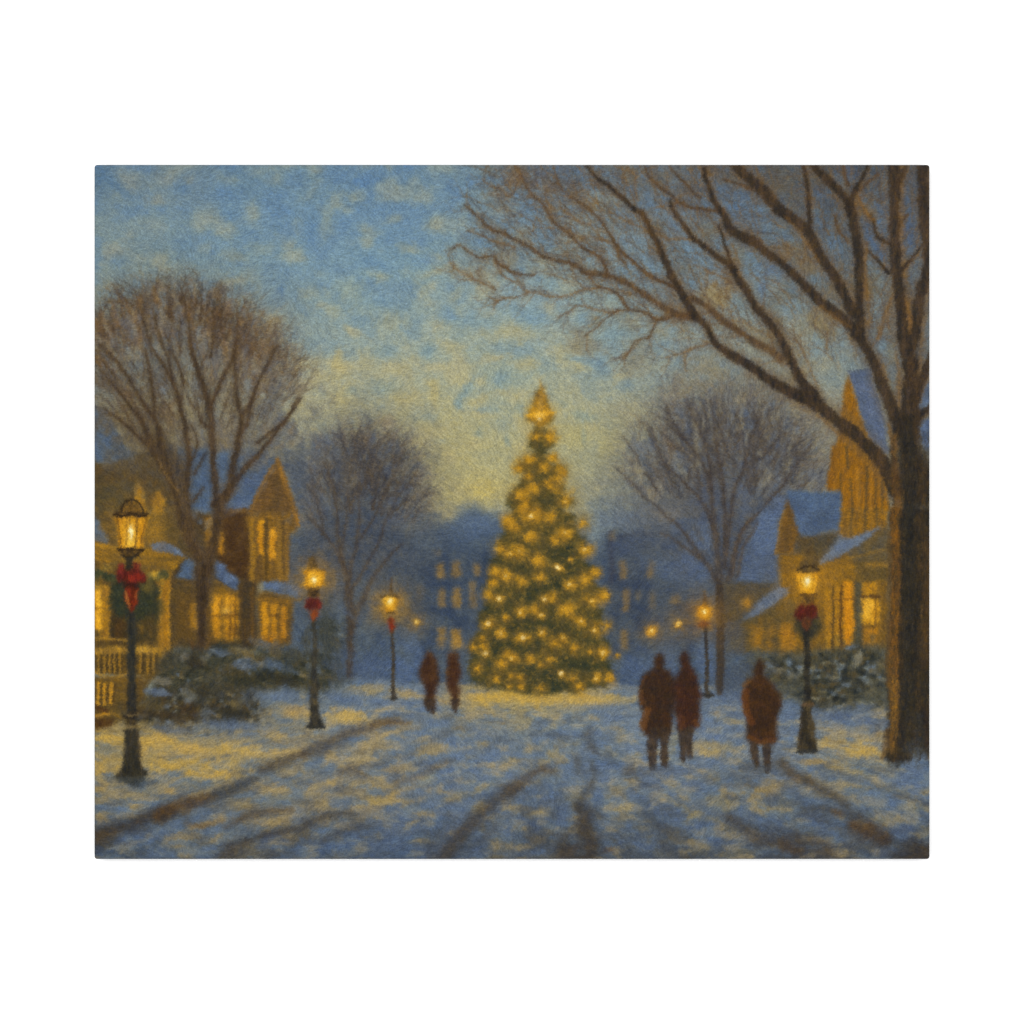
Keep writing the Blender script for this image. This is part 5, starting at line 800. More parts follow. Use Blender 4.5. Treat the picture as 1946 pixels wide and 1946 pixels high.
for (c, r), lst in LT.items():
    for x, y, rad, core in lst:
        px, py = T(c, r, (x, y))[0]; rr = rad / Z
        glow(px, py, rr * 1.7, C(140, 104, 34), 0.5)
        li = reg('string_light', sp)
        blob(px, py, rr * 0.92, rr * 0.8, C(200, 146, 38), 0.88, rng.uniform(-30, 30), 1.1, c2=C(158, 114, 36), pid=li, nz='6', rag=1.0)
        blob(px - rr * 0.1, py, rr * 0.5, rr * 0.4, C(216, 162, 46), 0.6, 0, 1.2, rag=1.0)
        for q in range(6):
            a = rng.uniform(0, 6.28)
            stroke([(px + math.cos(a) * rr * .5, py + math.sin(a) * rr * .5), (px + math.cos(a + .5) * rr * 1.35, py + math.sin(a + .5) * rr * 1.2)], (2.0, 1), C(*[(210, 158, 46), (178, 128, 38), (120, 92, 38)][q % 3]), soft=1, alpha=0.6, curve=False)
        if core:
            blob(px - rr * 0.1, py - rr * 0.05, 3.4 if core == 2 else 2.4, 3.2 if core == 2 else 2.4, C(248, 220, 146), 0.95 if core == 2 else 0.6, 0, 1.2, rag=0.2)
for k in range(480):
    y = 830 + 475 * math.sqrt(rng.random()); w = np.interp(y, [720, 1290], [2, 132]); x = axis + w * rng.uniform(-1, 1)
    twig(x, y, rng.uniform(0, 6.28), rng.uniform(4, 10), 2.0, C(186, 136, 40), C(150, 114, 40), 0.6, 0.9, None, 0.9, 0)
glow(1024, 786, 26, C(220, 170, 60), 0.35)
stroke([(1026, 722), (1028, 745), (1028, 775)], (1.5, 5, 12), C(186, 140, 54), C(164, 128, 60), soft=2.4, alpha=0.7)
for px, py in ((1021, 789), (1031, 788), (1025, 796)):
    blob(px, py, 2.6, 2.6, C(255, 232, 170), 0.9, rag=0.2)
stroke([(998, 789), (1024, 787), (1056, 784)], (2.5, 13, 2.5), C(226, 170, 52), soft=1.8, alpha=0.7)
poly([(905, 1298), (960, 1312), (1040, 1316), (1110, 1312), (1160, 1296), (1150, 1306), (1040, 1322), (920, 1312)], C(70, 66, 40), C(110, 92, 44), soft=3, rag=3, alpha=0.7)

# ---------------- street lamps ----------------
def wreath(pts, w):
    for p in pts:
        pass


# small far lights
for c, r, x, y, rad, g in ((1, 2, 1030, 1020, 36, 15), (2, 2, 1255, 1100, 46, 18), (2, 2, 1495, 1035, 36, 18)):
    px, py = T(c, r, (x, y))[0]
    fl = reg('painted_lamp_light', None, 'small round far lamp glowing ' + {1030: 'left of the spruce', 1255: 'right of the spruce above the walking pair', 1495: 'beside the right hand middle lamp'}[x])
    glow(px, py, g * 1.5, C(150, 112, 48), 0.5)
    blob(px, py, rad / Z, rad / Z, C(224, 158, 38), 0.95, 0, 1.6, c2=C(200, 136, 34), pid=fl, nz='6', rag=0.4)
    blob(px, py - 1, 3.4, 3.4, C(250, 220, 130), 0.9, rag=0.2)
# third lamp on the left
l3 = reg('painted_street_lamp', None, 'small slim street lamp left of the two far walkers')
px, py = T(1, 2, (792, 850))[0]
glow(px, py + 8, 50, C(128, 102, 54), 0.62); glow(px, py + 6, 26, C(150, 112, 46), 0.55)
stroke(T(1, 2, (812, 1050), (818, 1250), (822, 1594)) + T(1, 3, (820, 80), (818, 120)), (6, 6.5, 8.5, 10), C(70, 62, 54), C(86, 74, 56), soft=1.8, pid=l3, alpha=0.95, curve=False)
stroke(T(1, 3, (790, 122), (850, 122)), 4, C(60, 58, 56), soft=2, pid=l3)
stroke(T(1, 2, (795, 610), (795, 770)), (3, 9), C(92, 72, 46), soft=2.6, alpha=0.8, pid=l3); stroke(T(1, 2, (730, 785), (850, 785)), 5, C(96, 72, 40), soft=2, alpha=0.7, pid=l3)
la = reg('lantern', l3)
glow(px, py, 30, C(180, 128, 42), 0.6)
poly(T(1, 2, (722, 795), (865, 795), (828, 915), (758, 915)), C(220, 156, 36), C(196, 134, 32), soft=2.6, pid=la, nz='6', rag=1)
stroke(T(1, 2, (715, 790), (795, 770), (872, 790)), 4, C(92, 70, 40), soft=1.8, alpha=0.8, pid=l3)
stroke(T(1, 2, (760, 925), (830, 925)), 4, C(84, 62, 38), soft=1.8, alpha=0.7, pid=l3); blob(px - 1, py - 3, 8, 7, C(246, 196, 70), 0.9); blob(px - 1, py - 4, 3, 3, C(255, 240, 180), 0.9)
bo = reg('bow', l3)
poly(T(1, 2, (765, 985), (800, 960), (835, 985), (835, 1060), (800, 1100), (770, 1060)), C(146, 52, 30), C(120, 60, 36), soft=2.4, pid=bo, rag=1.5)
# fourth: middle lamp on the right
l4 = reg('painted_street_lamp', None, 'small street lamp between the walking pair and the right hand bare tree')
px, py = T(2, 2, (1745, 925))[0]
glow(px, py + 10, 44, C(132, 96, 46), 0.68); glow(px, py + 4, 24, C(176, 118, 38), 0.6)
stroke(T(2, 2, (1755, 1020), (1760, 1300), (1765, 1594)) + T(2, 3, (1770, 100)), (6, 7, 8, 10), C(62, 54, 48), C(80, 68, 52), soft=1.8, pid=l4, alpha=0.9, curve=False)
stroke(T(2, 3, (1730, 90), (1820, 95)), 5, C(60, 58, 56), soft=2.4, pid=l4)
stroke(T(2, 2, (1740, 740), (1745, 850)), (3, 12), C(110, 78, 40), soft=3, alpha=0.7, pid=l4)
la = reg('lantern', l4)
blob(px, py, 15, 16, C(222, 152, 34), 0.95, 0, 1.7, c2=C(196, 130, 32), pid=la, nz='6', rag=0.3); blob(px, py, 6, 7, C(246, 190, 66), 0.9); blob(px, py, 2.8, 3.4, C(255, 236, 170), 0.95)
bo = reg('bow', l4)
blob(px - 2, py + 24, 12, 8, C(146, 84, 36), 0.75, 0, 1.6, pid=bo)
# second lamp on the left
l2 = reg('painted_street_lamp', None, 'medium street lamp with a red bow on the left pavement')
px, py = T(1, 2, (85, 620))[0]
glow(px, py + 4, 50, C(142, 106, 46), 0.6)
post = reg('post', l2)
stroke(T(1, 2, (95, 980), (93, 1250), (95, 1594)) + T(1, 3, (95, 60)), (9, 10, 13, 15), C(56, 54, 50), C(78, 72, 58), soft=1.8, pid=post, alpha=0.96, curve=False)
poly(T(1, 3, (52, -20), (132, -20), (138, 200), (150, 300), (182, 360), (170, 395), (30, 395), (20, 360), (48, 300), (50, 120)), C(52, 50, 46), C(86, 76, 56), soft=2.2, pid=post, rag=1)
stroke(T(1, 3, (20, 380), (185, 378)), 5, C(54, 54, 52), soft=2, alpha=0.9, pid=post)
blob(*T(1, 2, (40, 1200))[0], 9, 40, C(84, 82, 70), 0.5, 0, 1.6, rag=0.7)
cap = reg('cap', l2)
poly(T(1, 2, (78, 400), (110, 430), (135, 540), (30, 545), (45, 440)), C(70, 58, 44), C(98, 78, 46), soft=2.4, pid=cap, rag=1)
stroke(T(1, 2, (20, 540), (180, 535)), 4, C(96, 70, 36), soft=1.6, alpha=0.8, pid=cap)
la = reg('lantern', l2)
glow(px, py, 34, C(176, 124, 40), 0.55)
poly(T(1, 2, (-8, 545), (190, 545), (165, 690), (25, 700)), C(222, 158, 36), C(200, 136, 32), soft=3, pid=la, nz='6', rag=1)
glow(px, py, 13, C(242, 188, 60), 0.8); blob(px, py, 3.4, 4.6, C(255, 240, 184), 0.9)
stroke(T(1, 2, (10, 560), (35, 690)), 2, C(160, 108, 34), soft=1.2, alpha=0.6); stroke(T(1, 2, (175, 560), (150, 690)), 2, C(160, 108, 34), soft=1.2, alpha=0.6)
poly(T(1, 2, (25, 700), (150, 700), (125, 740), (140, 790), (35, 790), (45, 740)), C(66, 52, 38), C(130, 92, 36), soft=1.8, pid=reg('collar', l2), nz='6')
bo = reg('bow', l2)
poly(T(1, 2, (10, 820), (50, 790), (85, 800), (120, 790), (158, 830), (150, 890), (110, 910), (85, 890), (50, 915), (10, 880)), C(122, 48, 38), C(96, 42, 34), soft=2, pid=bo, rag=1)
poly(T(1, 2, (60, 900), (120, 900), (135, 950), (90, 1010), (60, 980)), C(150, 78, 36), C(134, 62, 34), soft=2, pid=bo, rag=1)
# lamp on the right
l5 = reg('painted_street_lamp', None, 'bright street lamp with a red bow in front of the tall house')
px, py = T(3, 2, (755, 635))[0]
glow(px, py + 6, 56, C(174, 122, 38), 0.55)
post = reg('post', l5)
wr = reg('wreath', l5)
poly(T(3, 2, (640, 950), (870, 940), (890, 1080), (800, 1200), (700, 1200), (640, 1090)), C(64, 60, 46), C(82, 74, 50), soft=4, pid=wr, rag=3)
stroke(T(3, 2, (752, 1080), (748, 1300), (752, 1594)) + T(3, 3, (750, 170)), (13, 12, 12, 15), C(50, 48, 44), C(70, 64, 50), soft=1.7, pid=post, alpha=0.97, curve=False)
poly(T(3, 3, (705, 150), (805, 150), (800, 215), (795, 240), (820, 400), (845, 590), (830, 620), (670, 615), (665, 580), (690, 400), (695, 240), (700, 200)), C(58, 52, 42), C(90, 76, 50), soft=2, pid=post, nz='v', rag=1)
stroke(T(3, 3, (712, 178), (805, 176)), 6, C(112, 84, 54), soft=2, alpha=0.7, pid=post); stroke(T(3, 3, (670, 612), (850, 606)), 5, C(58, 58, 58), soft=2.4, pid=post)
stroke(T(3, 3, (700, 260), (690, 580)), 4, C(74, 62, 46), soft=2, alpha=0.8)
cap = reg('cap', l5)
poly(T(3, 2, (790, 310), (820, 360), (825, 440), (870, 540), (870, 560), (665, 560), (700, 470), (750, 440), (755, 360)), C(84, 68, 46), C(120, 92, 44), soft=2.4, pid=cap, rag=1)
stroke(T(3, 2, (660, 548), (760, 500), (870, 545)), 3.4, C(58, 44, 30), soft=1.4, alpha=0.85, pid=cap); stroke(T(3, 2, (700, 555), (850, 556)), 3, C(72, 52, 32), soft=1.4, alpha=0.8)
la = reg('lantern', l5)
poly(T(3, 2, (640, 570), (865, 570), (825, 755), (690, 760)), C(222, 158, 36), C(202, 140, 34), soft=2.4, pid=la, nz='6', rag=0.8)
glow(px, py + 4, 15, C(242, 190, 64), 0.75); blob(px, py, 5, 6.4, C(255, 246, 206), 0.95, rag=0.25)
for a, b in (((690, 580), (715, 750)), ((820, 580), (790, 750)), ((648, 575), (692, 755)), ((862, 575), (825, 755))):
    stroke(T(3, 2, a, b), 1.8, C(150, 102, 34), soft=1.1, alpha=0.6)
cap = reg('collar', l5)
stroke(T(3, 2, (690, 765), (830, 765)), 5, C(112, 78, 34), soft=1.6, alpha=0.9, pid=cap); poly(T(3, 2, (705, 770), (830, 770), (815, 850), (715, 850)), C(96, 70, 36), C(150, 104, 34), soft=2, pid=cap, nz='6')
bo = reg('bow', l5)
poly(T(3, 2, (650, 900), (700, 850), (750, 870), (810, 850), (855, 900), (850, 970), (790, 990), (750, 960), (700, 1000), (640, 960)), C(112, 44, 34), C(86, 40, 32), soft=2.2, pid=bo, nz='6', rag=1.5)
poly(T(3, 2, (710, 985), (740, 975), (790, 985), (780, 1060), (745, 1110), (715, 1060)), C(122, 62, 34), C(90, 58, 38), soft=2.2, pid=bo, nz='6', rag=1)
# tall lamp at the left
l1 = reg('painted_street_lamp', None, 'tall nearest street lamp with a red bow, wreath and garland at the left')
px, py = T(0, 2, (340, 190))[0]
glow(px, py + 4, 80, C(160, 116, 40), 0.5)
wr = reg('wreath', l1)
for x, y, rx, ry in ((250, 740, 80, 90), (470, 740, 90, 100), (230, 860, 70, 90), (470, 880, 90, 90), (350, 920, 110, 60), (320, 690, 150, 50)):
    dab(0, 2, x, y, rx, ry, (56, 62, 46), 0.85, 0, wr)
for k in range(160):
    a = rng.uniform(0, 6.28); rr = rng.uniform(0.45, 1.1)
    qx, qy = T(0, 2, (355 + math.cos(a) * 190 * rr, 800 + math.sin(a) * 170 * rr))[0]
    twig(qx, qy, rng.uniform(0, 6.28), rng.uniform(5, 11), 2.4, C(*[(48, 58, 46), (64, 70, 46), (78, 78, 44), (92, 88, 50)][rng.integers(4)]), C(56, 60, 44), 0.6, 0.7, None, 1.0, 0)
for x in range(10, 660, 24):
    yy = 560 + 70 * (1 - abs((x - 335) / 320)) + 10
    if 200 < x < 470:
        continue
    dab(0, 2, x, yy + rng.uniform(-16, 16), 34, 26, [(74, 78, 50), (96, 92, 48), (60, 68, 48)][rng.integers(3)], 0.7, 0, wr)
dab(0, 2, 120, 520, 50, 30, (146, 120, 46), 0.6); dab(0, 2, 560, 575, 34, 26, (206, 160, 52), 0.85); dab(0, 2, 470, 600, 50, 40, (160, 122, 40), 0.6); dab(0, 2, 490, 700, 40, 50, (128, 104, 42), 0.6)
post = reg('post', l1)
poly(T(0, 2, (308, 930), (388, 930), (382, 1594), (386, 1700), (305, 1700), (312, 1594)), C(50, 50, 46), C(66, 62, 50), soft=1.8, pid=post, nz='v')
poly(T(0, 3, (310, -20), (384, -20), (388, 120), (392, 235), (302, 235), (306, 120)), C(50, 48, 44), C(62, 58, 50), soft=1.8, pid=post, nz='v')
poly(T(0, 3, (285, 235), (410, 232), (415, 285), (385, 300), (395, 370), (300, 375), (300, 300), (275, 285)), C(54, 48, 38), C(82, 68, 46), soft=1.8, pid=post, nz='6')
stroke(T(0, 3, (285, 262), (345, 278), (412, 258)), 3, C(128, 106, 66), soft=1.4, alpha=0.7); stroke(T(0, 3, (275, 290), (330, 300)), 3, C(62, 52, 38), soft=1.4, alpha=0.8)
poly(T(0, 3, (285, 395), (412, 395), (420, 560), (440, 720), (468, 800), (500, 830), (440, 860), (240, 860), (190, 840), (250, 790), (268, 700), (275, 560)), C(52, 50, 42), C(74, 66, 50), soft=2.2, pid=post, nz='v', rag=1)
stroke(T(0, 3, (300, 375), (340, 392), (400, 372)), 4, C(120, 96, 54), soft=1.6, alpha=0.6)
poly(T(0, 3, (200, 845), (500, 845), (440, 900), (300, 905)), C(56, 60, 58), C(76, 76, 70), soft=3.5, alpha=0.85, nz='6')
stroke(T(0, 3, (400, 420), (440, 780)), 3, C(98, 80, 54), soft=2, alpha=0.6)
cap = reg('cap', l1)
la = reg('lantern', l1)
poly(T(0, 2, (190, 30), (500, 30), (448, 335), (240, 335)), C(210, 148, 34), C(184, 126, 34), soft=2.4, pid=la, nz='12', rag=0.6)
poly(T(0, 2, (240, 60), (390, 60), (390, 320), (270, 320)), C(222, 162, 44), soft=6, alpha=0.6)
blob(px, py + 4, 9, 22, C(240, 186, 64), 0.8, 0, 1.3, rag=0.2); blob(px, py - 1, 3.6, 11, C(255, 238, 176), 0.95, 0, 1.4, rag=0.25); blob(px - 1, py + 20, 6, 7, C(244, 196, 76), 0.6)
for a, b, w in (((205, 40), (258, 330), 3), ((300, 50), (300, 330), 1.8), ((396, 60), (384, 330), 3.2), ((482, 40), (432, 330), 3), ((330, 50), (330, 140), 1.2)):
    stroke(T(0, 2, a, b), w, C(112, 78, 32), soft=1.3, alpha=0.75)
poly(T(0, 1, (255, 1540), (310, 1490), (370, 1490), (430, 1530), (450, 1600)) + T(0, 2, (470, 10), (495, 30), (470, 50), (205, 50), (185, 30), (220, 0)), C(140, 100, 36), C(92, 70, 38), soft=2, pid=cap, nz='6')
stroke(T(0, 1, (250, 1594), (262, 1530), (330, 1485), (400, 1500), (440, 1545), (452, 1600)), 4, C(58, 46, 32), soft=1.5, alpha=0.9, pid=cap)
stroke(T(0, 1, (345, 1490), (340, 1560)) + T(0, 2, (335, 10)), 2.4, C(72, 54, 34), soft=1.4, alpha=0.7)
stroke(T(0, 2, (185, 22), (260, 40), (340, 18), (420, 36), (492, 20)), 5.4, C(56, 42, 30), soft=1.5, alpha=0.9, pid=cap)
stroke(T(0, 2, (200, 0), (330, 8), (480, 2)), 3, C(72, 54, 34), soft=1.5, alpha=0.7); stroke(T(0, 1, (352, 1420), (350, 1485)), (3, 6), C(92, 74, 44), soft=1.6, alpha=0.8, pid=cap)
cap = reg('collar', l1)
stroke(T(0, 2, (235, 348), (300, 352), (438, 350)), 7.5, C(56, 42, 30), soft=1.5, pid=cap, alpha=0.95); poly(T(0, 2, (240, 355), (436, 355), (420, 405), (265, 412)), C(58, 46, 34), C(120, 88, 38), soft=1.5, pid=cap, nz='6')
stroke(T(0, 2, (255, 405), (330, 418), (412, 402)), 4.5, C(54, 44, 34), soft=1.5, alpha=0.85)
poly(T(0, 2, (265, 415), (395, 412), (370, 450), (365, 545), (295, 545), (295, 450)), C(50, 44, 36), C(64, 56, 42), soft=1.6, pid=cap)
bo = reg('bow', l1)
poly(T(0, 2, (205, 560), (225, 480), (265, 490), (300, 540), (365, 540), (380, 470), (420, 490), (440, 560), (490, 610), (470, 660), (400, 640), (345, 690), (290, 630), (215, 655)), C(122, 44, 34), C(88, 38, 32), soft=1.8, pid=bo, nz='6', rag=1)
poly(T(0, 2, (290, 690), (345, 670), (415, 700), (405, 830), (350, 935), (310, 870), (280, 790)), C(142, 52, 28), C(104, 42, 26), soft=1.8, pid=bo, nz='6', rag=1)
stroke(T(0, 2, (295, 740), (305, 800), (330, 880)), (3, 6, 2), C(186, 116, 50), soft=1.6, alpha=0.75); stroke(T(0, 2, (395, 740), (390, 800)), (4, 3), C(176, 100, 44), soft=1.6, alpha=0.6)
dab(0, 2, 290, 590, 22, 50, (92, 34, 24), 0.7); dab(0, 2, 345, 670, 50, 26, (66, 32, 26), 0.75); dab(0, 2, 250, 540, 26, 40, (158, 58, 42), 0.7); dab(0, 2, 400, 590, 40, 34, (152, 46, 32), 0.7); dab(0, 2, 410, 510, 20, 40, (150, 72, 48), 0.6)
dab(0, 2, 345, 620, 22, 26, (160, 54, 36), 0.6)

# walkers in front
person('walker with bare round head and broad brown coat, left of the arm-in-arm pair', T(2, 2, (1270, 1380), (1290, 1325), (1330, 1310), (1375, 1330), (1390, 1380), (1375, 1430), (1425, 1460), (1475, 1530), (1500, 1640)) + T(2, 3, (1500, 120), (1470, 260), (1440, 400), (1400, 480), (1200, 460), (1150, 390), (1180, 250), (1130, 150)) + T(2, 2, (1150, 1594), (1180, 1500), (1280, 1440)), ((74, 50, 34), (64, 48, 38)),
       [(T(2, 3, (1285, 430), (1260, 560), (1265, 740)), (22, 18, 15)), (T(2, 3, (1375, 430), (1370, 580), (1385, 740)), (20, 17, 14))], None,
       [(T(2, 3, (1160, 60), (1170, 160)), 10, (116, 72, 34)), (T(2, 3, (1215, 230), (1180, 380)), 14, (128, 78, 32)), (T(2, 2, (1200, 1520), (1160, 1600)), 6, (104, 66, 34))])
person('taller pointed-hat walker in a red brown coat, right of the arm-in-arm pair', T(2, 2, (1525, 1360), (1540, 1310), (1575, 1270), (1605, 1310), (1625, 1360), (1620, 1420), (1660, 1500), (1690, 1600)) + T(2, 3, (1710, 120), (1700, 260), (1690, 400), (1640, 430), (1500, 430), (1490, 300), (1470, 260), (1480, 100)) + T(2, 2, (1450, 1594), (1480, 1500), (1530, 1440)), ((78, 48, 34), (68, 46, 36)),
       [(T(2, 3, (1535, 420), (1545, 540), (1550, 680)), (17, 15, 11)), (T(2, 3, (1610, 420), (1600, 540), (1610, 650)), (17, 15, 11))], None,
       [(T(2, 3, (1520, 300), (1530, 380)), 14, (104, 62, 38)), (T(2, 3, (1500, 20), (1520, 60)), 8, (98, 58, 38)), (T(2, 3, (1660, 330), (1690, 380)), 8, (112, 68, 34))])
person('lone walker in a long reddish brown coat and cap beside the right hand lamp', T(3, 2, (265, 1440), (285, 1385), (320, 1350), (355, 1390), (370, 1440), (360, 1490), (410, 1540), (440, 1620)) + T(3, 3, (520, 60), (530, 180), (510, 260), (470, 330), (470, 400), (490, 480), (440, 550), (250, 560), (190, 470), (210, 330), (150, 200), (165, 60)) + T(3, 2, (190, 1594), (220, 1530), (270, 1490)), ((82, 54, 32), (68, 48, 34)),
       [(T(3, 3, (265, 550), (265, 640), (290, 740)), (17, 15, 11)), (T(3, 3, (385, 550), (380, 660), (385, 780)), (17, 15, 12))], None,
       [(T(3, 3, (190, 60), (190, 200), (240, 340)), 14, (122, 68, 28)), (T(3, 3, (230, 480), (330, 520), (440, 500)), 10, (116, 70, 32)), (T(3, 2, (220, 1560), (170, 1600)), 8, (124, 78, 32))])
dab(2, 3, 1330, 770, 130, 30, (88, 94, 112), .6, 0); dab(3, 3, 320, 770, 130, 26, (84, 88, 96), .55, 0); dab(2, 3, 1600, 660, 60, 18, (90, 98, 120), .5, 0)
# ---------------- the great bare tree on the right ----------------
bt = reg('painted_tree', None, 'great dark bare tree at the right edge, branches reaching over the sky')
tw = reg('twigs', bt)
# hazy masses of fine twigs
for c, r, x, y, rx, ry, col, k in ((1, 0, 1900, 120, 150, 130, (112, 108, 106), .6), (1, 0, 1800, 330, 130, 120, (128, 122, 108), .5), (1, 0, 1780, 640, 110, 70, (134, 118, 90), .5), (1, 0, 1560, 860, 170, 90, (138, 132, 110), .5), (1, 0, 1600, 1060, 150, 60, (146, 132, 100), .45), (1, 0, 1850, 850, 100, 90, (128, 112, 84), .5),
                                   (2, 0, 60, 120, 100, 120, (128, 98, 58), .6), (2, 0, 230, 100, 90, 100, (98, 98, 110), .6), (2, 0, 330, 220, 70, 90, (132, 100, 60), .5), (2, 0, 480, 130, 110, 80, (92, 94, 108), .5), (2, 0, 600, 300, 150, 60, (112, 94, 70), .6), (2, 0, 330, 450, 80, 80, (122, 104, 74), .5), (2, 0, 850, 400, 110, 60, (134, 122, 92), .5), (2, 0, 1000, 300, 90, 60, (124, 112, 86), .5), (2, 0, 1080, 120, 100, 80, (130, 108, 66), .5), (2, 0, 1330, 140, 90, 90, (112, 100, 76), .5), (2, 0, 1560, 330, 110, 90, (96, 92, 92), .6), (2, 0, 1600, 160, 90, 90, (104, 98, 92), .5), (2, 0, 1740, 480, 70, 90, (92, 92, 98), .6), (2, 0, 1780, 600, 110, 110, (124, 114, 86), .6), (2, 0, 1300, 560, 90, 60, (134, 114, 76), .5), (2, 0, 1280, 850, 80, 70, (104, 98, 92), .5), (2, 0, 1560, 930, 130, 60, (112, 104, 86), .5), (2, 0, 1780, 40, 110, 60, (118, 86, 48), .55), (2, 0, 300, 1000, 300, 40, (140, 126, 94), .45), (2, 0, 500, 850, 110, 50, (140, 120, 80), .45), (2, 0, 80, 640, 90, 80, (134, 118, 86), .5), (2, 0, 1800, 1220, 120, 100, (150, 124, 74), .6), (2, 0, 1060, 1450, 110, 90, (140, 124, 86), .5), (2, 0, 1440, 1250, 130, 90, (110, 108, 104), .5), (2, 0, 750, 1440, 110, 60, (140, 122, 82), .4), (2, 0, 1330, 1530, 100, 60, (150, 132, 90), .4), (2, 0, 1560, 1500, 90, 50, (144, 130, 92), .5),
                                   (3, 0, 420, 150, 100, 110, (98, 96, 94), .6), (3, 0, 560, 170, 90, 130, (110, 96, 74), .6), (3, 0, 660, 350, 110, 110, (104, 98, 88), .5), (3, 0, 880, 120, 110, 80, (96, 88, 76), .5), (3, 0, 960, 340, 80, 90, (88, 88, 92), .5), (3, 0, 90, 100, 90, 80, (100, 88, 70), .5), (3, 0, 640, 790, 110, 110, (126, 106, 68), .6), (3, 0, 760, 920, 120, 70, (130, 102, 58), .6), (3, 0, 560, 820, 60, 110, (128, 94, 50), .55), (3, 0, 520, 1200, 110, 130, (118, 112, 92), .5), (3, 0, 1020, 1060, 90, 80, (120, 98, 62), .55), (3, 0, 940, 1180, 110, 80, (124, 112, 84), .5), (3, 0, 100, 780, 90, 90, (126, 112, 80), .5), (3, 0, 60, 1080, 90, 100, (138, 106, 60), .55), (3, 0, 880, 1470, 170, 100, (138, 112, 64), .6), (3, 0, 1290, 420, 110, 70, (138, 98, 40), .7), (3, 0, 1340, 1130, 70, 110, (116, 96, 60), .5), (3, 0, 1390, 260, 60, 160, (98, 92, 84), .45), (3, 0, 1680, 1280, 70, 110, (128, 90, 42), .7), (3, 0, 470, 1470, 80, 80, (112, 88, 54), .5), (3, 0, 300, 1560, 200, 50, (156, 140, 98), .5), (3, 0, 700, 1520, 130, 60, (142, 136, 106), .5),
                                   (2, 1, 700, 40, 170, 50, (128, 112, 84), .5), (2, 1, 560, 90, 90, 40, (130, 116, 86), .5), (2, 1, 1130, 130, 110, 90, (126, 122, 106), .5), (2, 1, 1130, 260, 120, 60, (130, 122, 100), .45), (2, 1, 1640, 150, 200, 60, (128, 130, 124), .4), (2, 1, 1820, 300, 110, 90, (146, 132, 94), .45), (2, 1, 1650, 420, 140, 90, (142, 130, 98), .45),
                                   (3, 1, 420, 60, 110, 70, (118, 110, 92), .5), (3, 1, 560, 330, 60, 60, (136, 126, 98), .5)):
    x, y = T(c, r, (x, y))[0]
    blob(x, y, rx / Z, ry / Z, C(*col), k, rng.uniform(20, 50), 1.3, rag=0.65, pid=tw if k > .58 else None, thr=0.45)
D = C(56, 49, 43), C(84, 65, 46)
M = C(82, 64, 46), C(110, 80, 48)
LTT = C(114, 88, 58), C(136, 102, 60)
BIG = []                                   # (points, widths, palette)
def br(w, pal, *pts):
    BIG.append((list(pts), w, pal))
t = T
br((9, 8, 6, 4, 3, 2, 1.5), 1, *t(2, 0, (1650, 1390), (1480, 1395), (1310, 1430), (1200, 1370), (1050, 1335), (930, 1350), (850, 1410), (760, 1490), (640, 1585)))
br((5, 4, 3, 2), 2, *t(2, 0, (940, 1355), (850, 1350), (720, 1330), (600, 1300), (510, 1345), (400, 1400)))
br((5, 5, 4, 4, 3, 3, 2), 1, *t(2, 0, (1040, 1320), (960, 1210), (880, 1155), (760, 1125), (690, 1030), (630, 990)))
br((5, 4, 4, 4, 3, 3, 2, 1.5), 2, *t(2, 0, (790, 1130), (620, 1150), (480, 1215), (330, 1220), (220, 1180), (120, 1180), (60, 1120), (0, 990)))
br((5, 4, 3), 1, *t(2, 0, (1310, 1440), (1270, 1520), (1225, 1600)))
br((3, 3, 2), 1, *t(2, 1, (1230, 0), (1110, 40), (1030, 150), (990, 200)))
br((15, 13, 12, 12, 11, 9, 9, 8, 7, 7, 6, 5, 4), 1, *t(2, 0, (1640, 1400), (1520, 1390), (1400, 1340), (1300, 1270), (1190, 1190), (1050, 1110), (930, 1045), (800, 1012), (680, 1000), (600, 960), (500, 910), (370, 880), (270, 850), (180, 790), (100, 740), (0, 700)) + t(1, 0, (1840, 640), (1720, 600), (1620, 510), (1540, 430), (1480, 380)))
br((9, 8, 7, 6, 5, 4, 3), 1, *t(2, 0, (1490, 1150), (1380, 1090), (1280, 1040), (1180, 980), (1080, 890), (980, 800), (910, 700), (860, 620), (800, 530), (740, 470), (660, 390), (540, 310), (440, 230), (390, 130), (350, 10)))
br((4, 4, 3), 1, *t(2, 0, (940, 770), (960, 860), (1015, 915)))
br((3, 4, 3, 2), 2, *t(2, 0, (890, 720), (780, 690), (690, 665), (600, 685)))
br((8, 7, 7, 6, 6, 5, 5, 4, 3, 2), 1, *t(2, 0, (860, 1010), (815, 900), (750, 840), (640, 780), (560, 710), (480, 620), (380, 560), (320, 470), (270, 390), (180, 300), (90, 190), (30, 40)))
br((4, 4, 3, 2), 2, *t(2, 0, (370, 410), (280, 350), (150, 260), (40, 110), (0, 0)))
br((3, 4, 3, 2), 2, *t(2, 0, (690, 560), (620, 540), (530, 480), (440, 420), (400, 330)))
br((3, 3, 2), 2, *t(2, 0, (640, 680), (560, 660), (470, 560)))
br((15, 13, 12, 11, 10, 9, 8, 7, 6, 3), 0, *t(3, 0, (80, 970), (0, 900)) + t(2, 0, (1870, 860), (1780, 790), (1650, 690), (1560, 590), (1490, 480), (1440, 390), (1420, 330)))
br((5, 4, 3, 2), 2, *t(2, 0, (1620, 690), (1450, 690), (1320, 655), (1250, 600)))
br((9, 8, 7, 7, 6, 4, 3), 1, *t(3, 0, (-10, 440)) + t(2, 0, (1820, 430), (1700, 410), (1600, 390), (1490, 345), (1400, 260), (1310, 190), (1230, 100), (1195, 20)))
br((3, 3, 2), 1, *t(2, 0, (1440, 390), (1500, 360), (1560, 350)))
